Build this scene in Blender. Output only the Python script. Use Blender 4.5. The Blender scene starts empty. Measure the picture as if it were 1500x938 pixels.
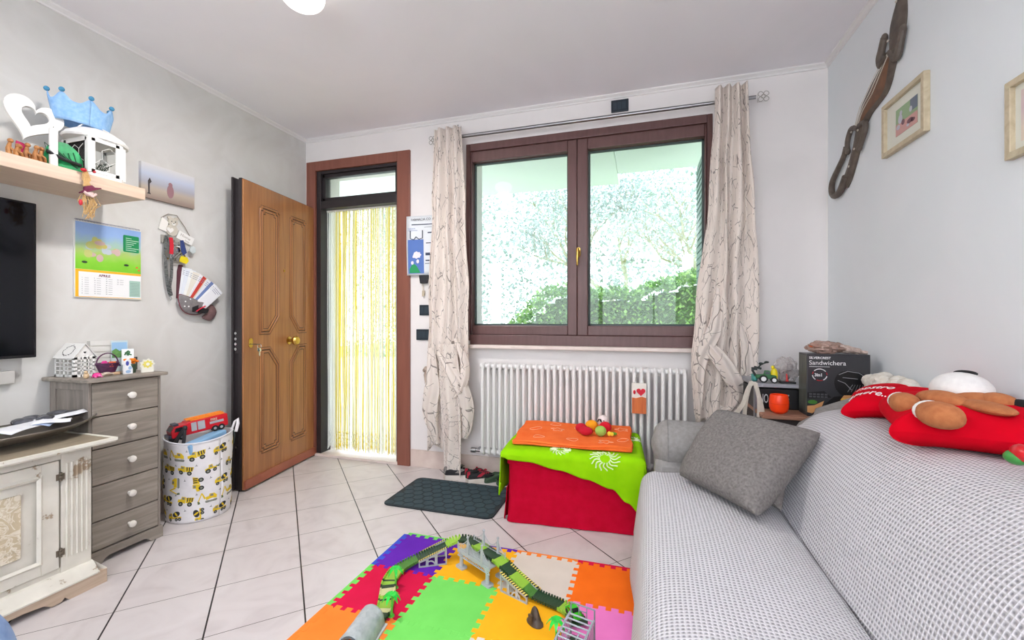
import bpy, bmesh, math, random
from mathutils import Vector, Matrix, noise
random.seed(7)
SC = bpy.context.scene; COL = SC.collection
PI = math.pi
def V(*a): return Vector(a)
def lin(c):
    c /= 255.0
    return c/12.92 if c <= 0.04045 else ((c+0.055)/1.055)**2.4
def rgb(h):
    if isinstance(h, str): h = tuple(int(h[i:i+2], 16) for i in (0, 2, 4))
    return (lin(h[0]), lin(h[1]), lin(h[2]), 1)
# ---------------------------------------------------------------- materials
def nodes(name):
    m = bpy.data.materials.new(name); m.use_nodes = True
    nt = m.node_tree; b = nt.nodes['Principled BSDF']
    return m, nt, b
def N(nt, t, **k):
    n = nt.nodes.new(t)
    for a, v in k.items():
        if a.startswith('i_'): n.inputs[a[2:].replace('_', ' ')].default_value = v
        else: setattr(n, a, v)
    return n
def L(nt, a, b): nt.links.new(a, b)
def ramp(nt, fac, stops):
    r = N(nt, 'ShaderNodeValToRGB'); e = r.color_ramp.elements
    e[0].position, e[0].color = stops[0][0], rgb(stops[0][1])
    e[1].position, e[1].color = stops[-1][0], rgb(stops[-1][1])
    for p, c in stops[1:-1]:
        x = e.new(p); x.color = rgb(c)
    L(nt, fac, r.inputs[0]); return r.outputs[0]
def coords(nt, kind='Object', scale=(1, 1, 1), rot=(0, 0, 0)):
    t = N(nt, 'ShaderNodeTexCoord'); mp = N(nt, 'ShaderNodeMapping')
    mp.inputs['Scale'].default_value = scale; mp.inputs['Rotation'].default_value = rot
    L(nt, t.outputs[kind], mp.inputs[0]); return mp.outputs[0]
def bump(nt, b, fac, strength=.3, dist=.01):
    n = N(nt, 'ShaderNodeBump'); n.inputs['Strength'].default_value = strength; n.inputs['Distance'].default_value = dist
    L(nt, fac, n.inputs['Height']); L(nt, n.outputs[0], b.inputs['Normal'])
def mat(name, c, rough=.6, metal=0, c2=None, sc=20, stretch=(1, 1, 1), bmp=0, emit=None, alpha=1, trans=0, det=4, dist=.004, sheen=0, spec=None, coat=0):
    """plain material with a noise mottling between c and c2"""
    m, nt, b = nodes(name)
    b.inputs['Roughness'].default_value = rough; b.inputs['Metallic'].default_value = metal
    if spec is not None: b.inputs['Specular IOR Level'].default_value = spec
    if coat: b.inputs['Coat Weight'].default_value = coat
    if sheen: b.inputs['Sheen Weight'].default_value = sheen
    if c2 is None:
        a = rgb(c); c2 = None
        b.inputs['Base Color'].default_value = a
    co = coords(nt, 'Object', tuple(sc*s for s in stretch))
    n = N(nt, 'ShaderNodeTexNoise'); n.inputs['Detail'].default_value = det; n.inputs['Scale'].default_value = 1
    L(nt, co, n.inputs['Vector'])
    if c2 is not None:
        L(nt, ramp(nt, n.outputs[0], [(.3, c), (.7, c2)]), b.inputs['Base Color'])
    if bmp: bump(nt, b, n.outputs[0], bmp, dist)
    if trans: b.inputs['Transmission Weight'].default_value = trans
    if alpha < 1: b.inputs['Alpha'].default_value = alpha
    if emit:
        b.inputs['Emission Color'].default_value = rgb(emit[0]); b.inputs['Emission Strength'].default_value = emit[1]
    return m
MC = {}
def P(c, rough=.55, **k):
    """cached plain plastic or paint"""
    key = (c, rough, tuple(sorted(k.items())))
    if key not in MC:
        MC[key] = mat('paint_%s' % (c,), c, rough, **k)
    return MC[key]
# ---------------------------------------------------------------- mesh builder
WM = {}
class MB:
    def __init__(s): s.v = []; s.f = []; s.m = []; s.uv = []; s.mi = 0; s.T = None
    def add(s, vs, fs, uvs=None):
        b = len(s.v)
        for p in vs:
            p = Vector(p)
            s.v.append(s.T @ p if s.T is not None else p)
        for i, f in enumerate(fs):
            s.f.append([b+j for j in f]); s.m.append(s.mi)
            s.uv.append([uvs[j] for j in f] if uvs else None)
        return s
    def box(s, x0, y0, z0, x1, y1, z1):
        vs = [(x, y, z) for z in (z0, z1) for y in (y0, y1) for x in (x0, x1)]
        return s.add(vs, [(0, 2, 3, 1), (4, 5, 7, 6), (0, 1, 5, 4), (2, 6, 7, 3), (0, 4, 6, 2), (1, 3, 7, 5)])
    def obox(s, c, d, M=None):
        M = M or Matrix()
        hx, hy, hz = d[0]/2, d[1]/2, d[2]/2
        vs = [Vector(c)+(M @ V(x, y, z)) for z in (-hz, hz) for y in (-hy, hy) for x in (-hx, hx)]
        return s.add(vs, [(0, 2, 3, 1), (4, 5, 7, 6), (0, 1, 5, 4), (2, 6, 7, 3), (0, 4, 6, 2), (1, 3, 7, 5)])
    def rings(s, rs, closed=True, cap=True, loop=False):
        n = len(rs[0]); vs = [p for r in rs for p in r]; fs = []
        k = len(rs)
        for i in range(k if loop else k-1):
            for j in range(n if closed else n-1):
                a = i*n+j; b = i*n+(j+1) % n; c = ((i+1) % k)*n+(j+1) % n; d = ((i+1) % k)*n+j
                fs.append((a, b, c, d))
        if cap and closed and not loop:
            fs.append(tuple(range(n))[::-1]); fs.append(tuple((k-1)*n+j for j in range(n)))
        return s.add(vs, fs)
    def cyl(s, p0, p1, r0, r1=None, n=16, cap=True):
        p0, p1 = Vector(p0), Vector(p1); r1 = r0 if r1 is None else r1
        d = (p1-p0).normalized(); q = d.to_track_quat('Z', 'Y')
        return s.rings([[p+q @ V(r*math.cos(2*PI*j/n), r*math.sin(2*PI*j/n), 0) for j in range(n)] for p, r in ((p0, r0), (p1, r1))], cap=cap)
    def tube(s, pts, r, n=8, loop=False, flat=1):
        pts = [Vector(p) for p in pts]; rs = []; prev = None; k = len(pts)
        for i, p in enumerate(pts):
            a = pts[(i-1) % k] if (loop or i) else pts[0]; b = pts[(i+1) % k] if (loop or i < k-1) else pts[-1]
            d = (b-a).normalized() if (b-a).length > 1e-9 else V(0, 0, 1)
            u = prev if prev is not None else (V(0, 0, 1) if abs(d.z) < .9 else V(1, 0, 0))
            w = d.cross(u).normalized(); u = w.cross(d).normalized(); prev = u
            rr = r[i] if isinstance(r, (list, tuple)) else r
            rs.append([p+u*rr*flat*math.cos(2*PI*j/n)+w*rr*math.sin(2*PI*j/n) for j in range(n)])
        return s.rings(rs, loop=loop)
    def lathe(s, prof, c, n=24, M=None, cap=True):
        M = M or Matrix(); c = Vector(c)
        return s.rings([[c+M @ V(r*math.cos(2*PI*j/n), r*math.sin(2*PI*j/n), z) for j in range(n)] for r, z in prof], cap=cap)
    def ball(s, c, r, n=16, M=None, e=1):
        if not isinstance(r, (list, tuple)): r = (r, r, r)
        M = M or Matrix(); c = Vector(c); k = n//2+1
        def pw(x): return math.copysign(abs(x)**e, x)
        rs = []
        for i in range(k+1):
            a = -PI/2+PI*i/k; ca, sa = pw(max(math.cos(a), .02)), pw(math.sin(a))
            rs.append([c+M @ V(r[0]*ca*pw(math.cos(2*PI*j/n)), r[1]*ca*pw(math.sin(2*PI*j/n)), r[2]*sa) for j in range(n)])
        return s.rings(rs)
    def prism(s, pts, o, ux, uy, th):
        """2D outline pts placed at o + x*ux + y*uy, extruded along ux x uy by th (from 0)"""
        o, ux, uy = Vector(o), Vector(ux), Vector(uy); nn = ux.cross(uy).normalized()
        n = len(pts)
        a = sum(pts[i][0]*pts[(i+1) % n][1]-pts[(i+1) % n][0]*pts[i][1] for i in range(n))
        if a < 0: pts = pts[::-1]
        r0 = [o+ux*x+uy*y for x, y in pts]; r1 = [p+nn*th for p in r0]
        return s.rings([r0, r1])
    def grid(s, fn, nu, nv, uvs=(1, 1), closed=False):
        vs = []; uv = []
        for i in range(nu+1):
            for j in range(nv+1):
                vs.append(fn(i/nu, j/nv)); uv.append((i/nu*uvs[0], j/nv*uvs[1]))
        fs = [(i*(nv+1)+j, (i+1)*(nv+1)+j, (i+1)*(nv+1)+j+1, i*(nv+1)+j+1) for i in range(nu) for j in range(nv)]
        return s.add(vs, fs, uv)
    def puff(s, pts, o, ux, uy, h, rings=7, flat=0, back=1, p=.5):
        """inflated outline (heart pillow, cushion): h = half thickness"""
        o, ux, uy = Vector(o), Vector(ux), Vector(uy); nn = ux.cross(uy).normalized()
        n = len(pts); cx = sum(q[0] for q in pts)/n; cy = sum(q[1] for q in pts)/n
        for sg in (1, -back):
            rs = []
            for i in range(rings+1):
                t = .03+.97*math.cos(PI/2*i/rings)
                z = sg*h*(1-t**2.2)**p
                rs.append([o+ux*(cx+(x-cx)*t)+uy*(cy+(y-cy)*t)+nn*z for x, y in pts])
            if sg < 0: rs = [r[::-1] for r in rs]
            vs = [q for r in rs for q in r]; fs = []
            for i in range(rings):
                for j in range(n):
                    fs.append((i*n+j, i*n+(j+1) % n, (i+1)*n+(j+1) % n, (i+1)*n+j))
            fs.append(tuple(rings*n+j for j in range(n)))
            s.add(vs, fs)
        return s
    def build(s, name, mats, parent=None, loc=None, smooth=35, bev=0, solid=0, sub=0, w=True, disp=0, seg=2):
        """w: the coordinates are world coordinates; moved into the parent's frame"""
        if not isinstance(mats, (list, tuple)): mats = [mats]
        me = bpy.data.meshes.new(name)
        if parent is not None and w:
            Mi = WM[parent].inverted(); vs = [Mi @ p for p in s.v]
        elif loc is not None and w:
            vs = [p-Vector(loc) for p in s.v]
        else: vs = s.v
        me.from_pydata([tuple(p) for p in vs], [], s.f)
        for m in mats: me.materials.append(m)
        me.polygons.foreach_set('material_index', s.m)
        if any(u for u in s.uv):
            ul = me.uv_layers.new(name='uv').data; k = 0
            for f, u in zip(s.f, s.uv):
                for i in range(len(f)):
                    if u: ul[k].uv = u[i]
                    k += 1
        bm = bmesh.new(); bm.from_mesh(me)
        if sub: bmesh.ops.remove_doubles(bm, verts=bm.verts, dist=1e-5)
        if not solid: bmesh.ops.recalc_face_normals(bm, faces=bm.faces)
        bm.to_mesh(me); bm.free()
        if smooth:
            me.polygons.foreach_set('use_smooth', [True]*len(me.polygons))
            me.set_sharp_from_angle(angle=math.radians(smooth))
        o = bpy.data.objects.new(name, me); COL.objects.link(o)
        if parent is not None: o.parent = parent; WM[o] = WM[parent].copy()
        else:
            o.location = loc or (0, 0, 0); WM[o] = Matrix.Translation(Vector(loc or (0, 0, 0)))
        if solid:
            md = o.modifiers.new('thick', 'SOLIDIFY'); md.thickness = solid; md.offset = -1
        if bev:
            md = o.modifiers.new('bevel', 'BEVEL'); md.width = bev; md.segments = seg; md.limit_method = 'ANGLE'; md.angle_limit = .6
            md.harden_normals = False
        if sub:
            md = o.modifiers.new('sub', 'SUBSURF'); md.levels = sub; md.render_levels = sub
        return o
def tag(o, label, cat, group=None, kind=None):
    o['label'] = label; o['category'] = cat
    if group: o['group'] = group
    if kind: o['kind'] = kind
    return o
def struct(o, label=None):
    o['kind'] = 'structure'
    if label: o['label'] = label
    return o
def thing(name, label, cat, loc=(0, 0, 0), rotz=0, group=None, kind=None):
    o = bpy.data.objects.new(name, None); COL.objects.link(o); o.empty_display_size = .05
    o.location = loc; o.rotation_euler = (0, 0, rotz)
    WM[o] = Matrix.Translation(Vector(loc)) @ Matrix.Rotation(rotz, 4, 'Z')
    if label: o['label'] = label
    if cat: o['category'] = cat
    if group: o['group'] = group
    if kind: o['kind'] = kind
    return o
def dup(root, loc, rotz=0, label=None, group=None, scale=None):
    r = root.copy(); COL.objects.link(r); r.location = loc; r.rotation_euler = (0, 0, rotz)
    if scale: r.scale = (scale,)*3
    if label: r['label'] = label
    if group: r['group'] = group
    for ch in list(root.children):
        c = ch.copy(); COL.objects.link(c); c.parent = r
        for g in list(ch.children):
            d = g.copy(); COL.objects.link(d); d.parent = c
    return r
def text(mb, s, size, o, ux, uy, th=.0006, bold=0, align='LEFT', xs=1):
    """lettering as real thin solid letters, added to a mesh builder"""
    cu = bpy.data.curves.new('lettering', 'FONT'); cu.body = s; cu.size = size; cu.extrude = th/2; cu.offset = bold; cu.align_x = align
    cu.resolution_u = 3
    ob = bpy.data.objects.new('lettering', cu); COL.objects.link(ob)
    dg = bpy.context.evaluated_depsgraph_get(); me = bpy.data.meshes.new_from_object(ob.evaluated_get(dg))
    ux, uy = Vector(ux).normalized(), Vector(uy).normalized(); nn = ux.cross(uy)
    o = Vector(o)
    mb.add([o+ux*v.co.x*xs+uy*v.co.y+nn*(v.co.z+th/2) for v in me.vertices], [tuple(p.vertices) for p in me.polygons])
    bpy.data.objects.remove(ob); bpy.data.curves.remove(cu); bpy.data.meshes.remove(me)
def rrect(x0, y0, x1, y1, r, n=5):
    pts = []
    for cx, cy, a0 in ((x1-r, y1-r, 0), (x0+r, y1-r, 90), (x0+r, y0+r, 180), (x1-r, y0+r, 270)):
        for i in range(n+1):
            a = math.radians(a0+90*i/n); pts.append((cx+r*math.cos(a), cy+r*math.sin(a)))
    return pts
def ell(cx, cy, a, b=None, n=16, rot=0):
    b = a if b is None else b
    return [(cx+a*math.cos(t)*math.cos(rot)-b*math.sin(t)*math.sin(rot), cy+a*math.cos(t)*math.sin(rot)+b*math.sin(t)*math.cos(rot)) for t in [2*PI*i/n for i in range(n)]]
def heart(w, n=40):
    pts = []
    for i in range(n):
        t = 2*PI*i/n
        x = 16*math.sin(t)**3; y = 13*math.cos(t)-5*math.cos(2*t)-2*math.cos(3*t)-math.cos(4*t)
        pts.append((x/32*w, (y+2)/32*w))
    return pts[::-1]
def catmull(pts, k=6, loop=False):
    pts = [Vector(p) for p in pts]; n = len(pts); out = []
    for i in range(n if loop else n-1):
        p0 = pts[(i-1) % n] if (loop or i) else pts[0]; p1 = pts[i]; p2 = pts[(i+1) % n]
        p3 = pts[(i+2) % n] if (loop or i+2 < n) else pts[-1]
        for j in range(k):
            t = j/k
            out.append(.5*((2*p1)+(p2-p0)*t+(2*p0-5*p1+4*p2-p3)*t*t+(3*p1-p0-3*p2+p3)*t**3))
    if not loop: out.append(pts[-1])
    return out
def lerp(tab, t):
    """tab: list of (t, value)"""
    if t <= tab[0][0]: return tab[0][1]
    for (a, x), (b, y) in zip(tab, tab[1:]):
        if t <= b:
            u = (t-a)/(b-a); u = u*u*(3-2*u); return x+(y-x)*u
    return tab[-1][1]
def nz(x, y=0, z=0): return noise.noise(Vector((x, y, z)))
# ---------------------------------------------------------------- place dimensions
XL, XR, YB, YR, HC = -2.765, 1.075, 3.03, -2.6, 2.70
# ================================================================ THE ROOM
def wall_mat(name, c, c2, sc, b=.08):
    m, nt, bs = nodes(name); bs.inputs['Roughness'].default_value = .75
    co = coords(nt, 'Object', (sc, sc, sc))
    n = N(nt, 'ShaderNodeTexNoise'); n.inputs['Scale'].default_value = 1; n.inputs['Detail'].default_value = 6; n.inputs['Distortion'].default_value = 1.2
    L(nt, co, n.inputs['Vector']); L(nt, ramp(nt, n.outputs[0], [(.3, c), (.5, c2), (.68, c)]), bs.inputs['Base Color'])
    bump(nt, bs, n.outputs[0], b, .01); return m
m_left = wall_mat('mottled_plaster', (212, 209, 204), (219, 217, 213), 3.0, .06)
m_back = wall_mat('white_paint', (232, 227, 225), (236, 231, 229), 1.6, .04)
m_right = wall_mat('pale_paint', (231, 236, 239), (234, 238, 241), 1.2, .04)
m_ceil = wall_mat('ceiling_paint', (239, 236, 240), (242, 239, 243), .8, .03)
m_mold = mat('cornice_paint', (232, 229, 228), .7)
def floor_material():
    m, nt, b = nodes('floor_tiles')
    tc = N(nt, 'ShaderNodeTexCoord'); sx = N(nt, 'ShaderNodeSeparateXYZ'); L(nt, tc.outputs['Object'], sx.inputs[0])
    def mth(op, a, bb):
        n = N(nt, 'ShaderNodeMath', operation=op)
        for i, q in enumerate((a, bb)):
            if q is None: continue
            if isinstance(q, (int, float)): n.inputs[i].default_value = q
            else: L(nt, q, n.inputs[i])
        return n.outputs[0]
    def line(w, off, pitch, half):
        d = mth('SUBTRACT', mth('MULTIPLY', w, 1/math.sqrt(2)), off); d = mth('DIVIDE', d, pitch)
        fr = mth('FRACT', d, None); ab = mth('ABSOLUTE', mth('SUBTRACT', fr, .5), None)
        return mth('GREATER_THAN', ab, .5-half/pitch)
    s = mth('ADD', sx.outputs[0], sx.outputs[1]); d = mth('SUBTRACT', sx.outputs[1], sx.outputs[0])
    l1 = line(s, -.583, .3325, .0030); l2 = line(d, 2.24, .3345, .0017)
    no = N(nt, 'ShaderNodeTexNoise'); no.inputs['Scale'].default_value = 5; no.inputs['Detail'].default_value = 7; no.inputs['Distortion'].default_value = 1.5
    L(nt, tc.outputs['Object'], no.inputs['Vector'])
    base = ramp(nt, no.outputs[0], [(.25, (197, 188, 187)), (.5, (210, 202, 201)), (.75, (216, 209, 208))])
    m1 = N(nt, 'ShaderNodeMixRGB'); L(nt, l2, m1.inputs[0]); L(nt, base, m1.inputs[1]); m1.inputs[2].default_value = rgb((92, 84, 80))
    m2 = N(nt, 'ShaderNodeMixRGB'); L(nt, l1, m2.inputs[0]); L(nt, m1.outputs[0], m2.inputs[1]); m2.inputs[2].default_value = rgb((40, 38, 38))
    L(nt, m2.outputs[0], b.inputs['Base Color']); b.inputs['Roughness'].default_value = .38
    g = mth('MAXIMUM', l1, l2); inv = mth('SUBTRACT', 1, g); bump(nt, b, inv, .4, .002)
    return m
def slab(name, boxes, m, label=None):
    b = MB()
    for q in boxes: b.box(*q)
    return struct(b.build(name, m, smooth=0), label)
slab('floor', [(XL-.2, YR-.2, -.12, XR+.2, YB+.3, 0)], floor_material())
slab('ceiling', [(XL-.2, YR-.2, HC, XR+.2, YB+.3, HC+.15)], m_ceil)
slab('wall_left', [(XL-.2, YR-.2, 0, XL, YB+.3, HC)], m_left)
slab('wall_right', [(XR, YR-.2, 0, XR+.2, YB+.3, HC)], m_right)
DX0, DX1, DZ = -2.66, -1.86, 2.43      # door opening with its transom
WX0, WX1, WZ0, WZ1 = -1.262, .425, 1.00, 2.475
T = .30
slab('wall_back', [(XL, YB, 0, DX0, YB+T, HC), (DX0, YB, DZ, DX1, YB+T, HC), (DX1, YB, 0, WX0, YB+T, HC), (WX0, YB, 0, WX1, YB+T, WZ0), (WX0, YB, WZ1, WX1, YB+T, HC), (WX1, YB, 0, XR, YB+T, HC)], m_back)
# unseen rear wall of the room, big window added to light the room evenly
RX0, RX1, RZ0, RZ1 = -2.3, .7, .25, 2.35
slab('wall_rear', [(XL, YR-.2, 0, RX0, YR, HC), (RX1, YR-.2, 0, XR, YR, HC), (RX0, YR-.2, 0, RX1, YR, RZ0), (RX0, YR-.2, RZ1, RX1, YR, HC)], m_back)
m_frame = mat('brown_window_paint', (92, 62, 60), .38, c2=(104, 72, 69), sc=6, stretch=(8, 8, 1))
m_casing = mat('brown_door_casing', (128, 76, 62), .42, c2=(140, 86, 70), sc=4, stretch=(9, 9, .8))
m_steel = mat('dark_door_steel', (44, 38, 40), .45)
m_glass = None
def glass_material():
    m = bpy.data.materials.new('window_glass'); m.use_nodes = True; nt = m.node_tree
    nt.nodes.clear(); out = N(nt, 'ShaderNodeOutputMaterial'); mx = N(nt, 'ShaderNodeMixShader'); t = N(nt, 'ShaderNodeBsdfTransparent'); g = N(nt, 'ShaderNodeBsdfGlossy')
    t.inputs[0].default_value = (.97, .985, .98, 1); g.inputs['Roughness'].default_value = .02
    fr = N(nt, 'ShaderNodeFresnel'); fr.inputs[0].default_value = 1.45
    L(nt, fr.outputs[0], mx.inputs[0]); L(nt, t.outputs[0], mx.inputs[1]); L(nt, g.outputs[0], mx.inputs[2]); L(nt, mx.outputs[0], out.inputs[0]); return m
m_glass = glass_material()
b = MB()
for q in ((RX0, YR-.12, RZ0, RX1, YR-.06, RZ0+.07), (RX0, YR-.12, RZ1-.07, RX1, YR-.06, RZ1), (RX0, YR-.12, RZ0+.07, RX0+.07, YR-.06, RZ1-.07), (RX1-.07, YR-.12, RZ0+.07, RX1, YR-.06, RZ1-.07), (-.84, YR-.12, RZ0+.07, -.76, YR-.06, RZ1-.07)): b.box(*q)
rw = struct(b.build('added_rear_window', m_frame, bev=.004, smooth=0))  # window added out of view, lets in daylight from behind
MB().box(RX0+.06, YR-.095, RZ0+.06, RX1-.06, YR-.09, RZ1-.06).build('pane', m_glass, rw, smooth=0)
# cornice, skirting
def cornice(p0, p1, inward):
    p0, p1, n = Vector(p0), Vector(p1), Vector(inward); prof = [(0, 0), (.028, 0), (.026, -.008), (.010, -.018), (.008, -.026), (0, -.028)]
    b = MB(); b.rings([[p+n*x+V(0, 0, z) for x, z in prof] for p in (p0, p1)]); return b
cornice((XL, YB, HC), (XR, YB, HC), (0, -1, 0)).build('trim_1', m_mold, smooth=0)['kind'] = 'structure'
cornice((XL, YR, HC), (XL, YB, HC), (1, 0, 0)).build('trim_2', m_mold, smooth=0)['kind'] = 'structure'
cornice((XR, YR, HC), (XR, YB, HC), (-1, 0, 0)).build('trim_3', m_mold, smooth=0)['kind'] = 'structure'
m_marble = mat('pinkish_marble', (206, 186, 176), .45, c2=(224, 208, 198), sc=9, det=8)
def skirt(name, x0, y0, x1, y1, along, n):
    b = MB()
    for i in range(n):
        t0, t1 = i/n, (i+1)/n
        if along == 'x': b.box(x0+(x1-x0)*t0+.001, y0, 0, x0+(x1-x0)*t1-.001, y1, .135)
        else: b.box(x0, y0+(y1-y0)*t0+.001, 0, x1, y0+(y1-y0)*t1-.001, .135)
    return struct(b.build(name, m_marble, bev=.002, smooth=0))
skirt('baseboard_back', -1.748, YB-.012, XR-.012, YB, 'x', 7)
skirt('baseboard_left', XL, 0.0, XL+.012, YB-.02, 'y', 9)
skirt('baseboard_right', XR-.012, YR, XR, YB, 'y', 14)
# door casing (brown), with dark steel frame inside and the transom window
b = MB(); yf = YB-.018
b.box(-2.745, yf, 0, DX0+.005, YB+.06, 2.50); b.box(DX1-.005, yf, 0, -1.752, YB+.06, 2.50); b.box(DX0+.005, yf, DZ-.01, DX1-.005, YB+.06, 2.50)
struct(b.build('trim_4', m_casing, bev=.003, smooth=0), 'brown wooden casing around the entrance door')
b = MB()
b.box(DX0+.005, YB+.0, 0, DX0+.05, YB+.12, DZ-.01); b.box(DX1-.022, YB+.0, 0, DX1-.005, YB+.12, DZ-.01)
b.box(DX0+.05, YB, DZ-.035, DX1-.022, YB+.12, DZ-.01); b.box(DX0+.05, YB, 2.10, DX1-.022, YB+.12, 2.165)
ts = struct(b.build('trim_5', m_steel, bev=.003, smooth=0), 'dark steel door frame')
b = MB(); x0, x1, z0, z1 = DX0+.05, DX1-.022, 2.165, DZ-.035
for q in ((x0, YB+.02, z0, x1, YB+.07, z0+.03), (x0, YB+.02, z1-.03, x1, YB+.07, z1), (x0, YB+.02, z0, x0+.03, YB+.07, z1), (x1-.022, YB+.02, z0, x1, YB+.07, z1)): b.box(*q)
tw = struct(b.build('window_2', m_steel, bev=.003, smooth=0), 'transom window over the entrance door')
MB().box(x0+.02, YB+.04, z0+.02, x1-.012, YB+.045, z1-.02).build('pane', m_glass, tw, smooth=0)
# marble threshold
m_sill = mat('sill_marble', (214, 198, 190), .35, c2=(228, 214, 207), sc=14, det=8)
struct(MB().box(DX0, YB-.02, 0, DX1, YB+.32, .022).build('trim_6', m_sill, bev=.004, smooth=0), 'marble door threshold')
struct(MB().box(WX0-.02, YB-.07, .945, WX1+.02, YB+.02, .972).build('trim_7', m_sill, bev=.006, smooth=0), 'marble window sill')
# ---- window with two sashes
b = MB(); y0, y1 = YB-.012, YB+.06
b.box(WX0-.012, y0, WZ0, WX0+.02, y1, WZ1+.01); b.box(WX1-.02, y0, WZ0, WX1+.012, y1, WZ1+.01)
b.box(WX0+.02, y0, WZ1-.045, WX1-.02, y1, WZ1+.01); b.box(WX0+.02, y0, WZ0-.03, WX1-.02, y1, WZ0+.045)
win = struct(b.build('window_1', m_frame, bev=.004, smooth=0), 'wide brown framed window over the radiator')
def sash(x0, x1, l, r):
    b = MB(); z0, z1 = WZ0+.045, WZ1-.045; y0, y1 = YB+.002, YB+.065
    zt, zb = 2.352, 1.115
    b.box(x0, y0, z0, x0+l, y1, z1); b.box(x1-r, y0, z0, x1, y1, z1); b.box(x0+l, y0, z0, x1-r, y1, zb); b.box(x0+l, y0, zt, x1-r, y1, z1)
    o = b.build('sash', m_frame, win, bev=.006, smooth=0)
    g = MB(); k = .012
    xa, xb = x0+l, x1-r
    for q in ((xa, y1-.012, zb, xa+k, y1+.006, zt), (xb-k, y1-.012, zb, xb, y1+.006, zt), (xa, y1-.012, zt-k, xb, y1+.006, zt), (xa, y1-.012, zb, xb, y1+.006, zb+k)): g.box(*q)
    g.build('glazing_seal', P((70, 82, 80), .6), o, smooth=0)
    MB().box(xa, y1-.008, zb, xb, y1-.003, zt).build('pane', m_glass, o, smooth=0)
    return o
s1 = sash(WX0+.02, -.437, .012, .066); s2 = sash(-.435, WX1-.02, .073, .012)
m_brass = mat('brass', (196, 160, 84), .25, 1); m_chrome = mat('chrome', (200, 202, 205), .22, 1)
m_steelrod = mat('brushed_rod', (150, 150, 152), .3, 1)
b = MB(); xh = -.425; b.prism(rrect(xh-.014, 1.60, xh+.014, 1.665, .012), (0, YB+.002, 0), (1, 0, 0), (0, 0, 1), .008)
b.cyl((xh, YB, 1.645), (xh, YB-.045, 1.645), .009); b.tube([(xh, YB-.045, 1.652), (xh, YB-.05, 1.62), (xh-.002, YB-.05, 1.58), (xh-.003, YB-.042, 1.535)], [.011, .011, .0095, .006], 10)
b.build('window_handle', m_brass, s2)
# ================================================================ CAMERA
TH = math.atan(190/630)
cam = bpy.data.cameras.new('camera'); co = bpy.data.objects.new('camera', cam); COL.objects.link(co)
co.location = (0, 0, 1.155); co.rotation_euler = (PI/2, 0, TH); cam.sensor_width = 36; cam.lens = 36*630/1500; cam.clip_start = .02
SC.camera = co
# ================================================================ LIGHT
w = bpy.data.worlds.new('sky'); SC.world = w; w.use_nodes = True; nt = w.node_tree
bg = nt.nodes['Background']
tc = N(nt, 'ShaderNodeTexCoord'); sp = N(nt, 'ShaderNodeSeparateXYZ'); L(nt, tc.outputs['Generated'], sp.inputs[0])
L(nt, ramp(nt, sp.outputs[2], [(0, (236, 243, 250)), (.5, (222, 234, 255))]), bg.inputs[0]); bg.inputs[1].default_value = 3.6
def portal(name, loc, rot, sx, sy):
    l = bpy.data.lights.new(name, 'AREA'); l.shape = 'RECTANGLE'; l.size = sx; l.size_y = sy; l.cycles.is_portal = True
    o = bpy.data.objects.new(name, l); COL.objects.link(o); o.location = loc; o.rotation_euler = rot
portal('window_daylight', ((WX0+WX1)/2, YB+.28, (WZ0+WZ1)/2), (-PI/2, 0, 0), WX1-WX0, WZ1-WZ0)
portal('door_daylight', ((DX0+DX1)/2, YB+.28, DZ/2), (-PI/2, 0, 0), DX1-DX0, DZ)
portal('added_window_daylight', ((RX0+RX1)/2, YR-.15, (RZ0+RZ1)/2), (PI/2, 0, 0), RX1-RX0, RZ1-RZ0)  # sky portal of the added rear window
# ceiling lamp: white metal rose and opal glass globe
lt = thing('ceiling_lamp', 'round glowing white opal ceiling lamp hanging over the room, top left', 'lamp', (-1.47, 1.60, HC))
b = MB(); b.lathe([(.001, 0), (.07, 0), (.07, -.012), (.05, -.022), (.02, -.026), (.02, -.05), (.001, -.05)][::-1], (-1.47, 1.60, HC), 32); b.build('ceiling_rose', P((240, 240, 240), .4), lt)
m_globe = mat('opal_glass', (250, 250, 248), .5, emit=((255, 250, 244), 1.6))
MB().ball((-1.48, 1.60, 2.638), (.096, .096, .062), 32).build('lamp_shade', m_globe, lt)
pl = bpy.data.lights.new('lamp_bulb', 'AREA'); pl.shape = 'DISK'; pl.size = .18; pl.energy = 18; pl.color = (1, .98, .96)
po = bpy.data.objects.new('lamp_bulb', pl); COL.objects.link(po); po.location = (-1.47, 1.60, 2.548)
SC.view_settings.view_transform = 'Standard'; SC.view_settings.look = 'None'; SC.view_settings.gamma = 1; SC.view_settings.use_curve_mapping = False
SC.view_settings.exposure = 0.52
# ================================================================ OUTSIDE
m_grass = mat('lawn', (150, 190, 110), .9, c2=(180, 205, 140), sc=14, det=6)
m_pave = mat('pale_paving', (232, 228, 214), .8, c2=(240, 236, 226), sc=5)
b = MB().box(-14, YB+.31, -.25, 12, 26, -.12); struct(b.build('ground', m_grass, smooth=0), 'lawn outside')
struct(MB().box(-9, YB+.31, -.12, -1.2, YB+9, -.02).box(-1.2, YB+.31, -.12, 4, YB+1.5, -.02).build('ground', m_pave, smooth=0), 'paved strip outside')
m_over = mat('pale_green_soffit', (218, 226, 222), .8)
b = MB(); b.box(-7, YB+.3, 2.62, -.23, YB+1.75, 2.85); b.box(-.23, YB+.3, 2.62, 4, YB+1.42, 2.85)
struct(b.build('ceiling', m_over, bev=.01, smooth=0), 'balcony slab above the window outside')
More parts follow.
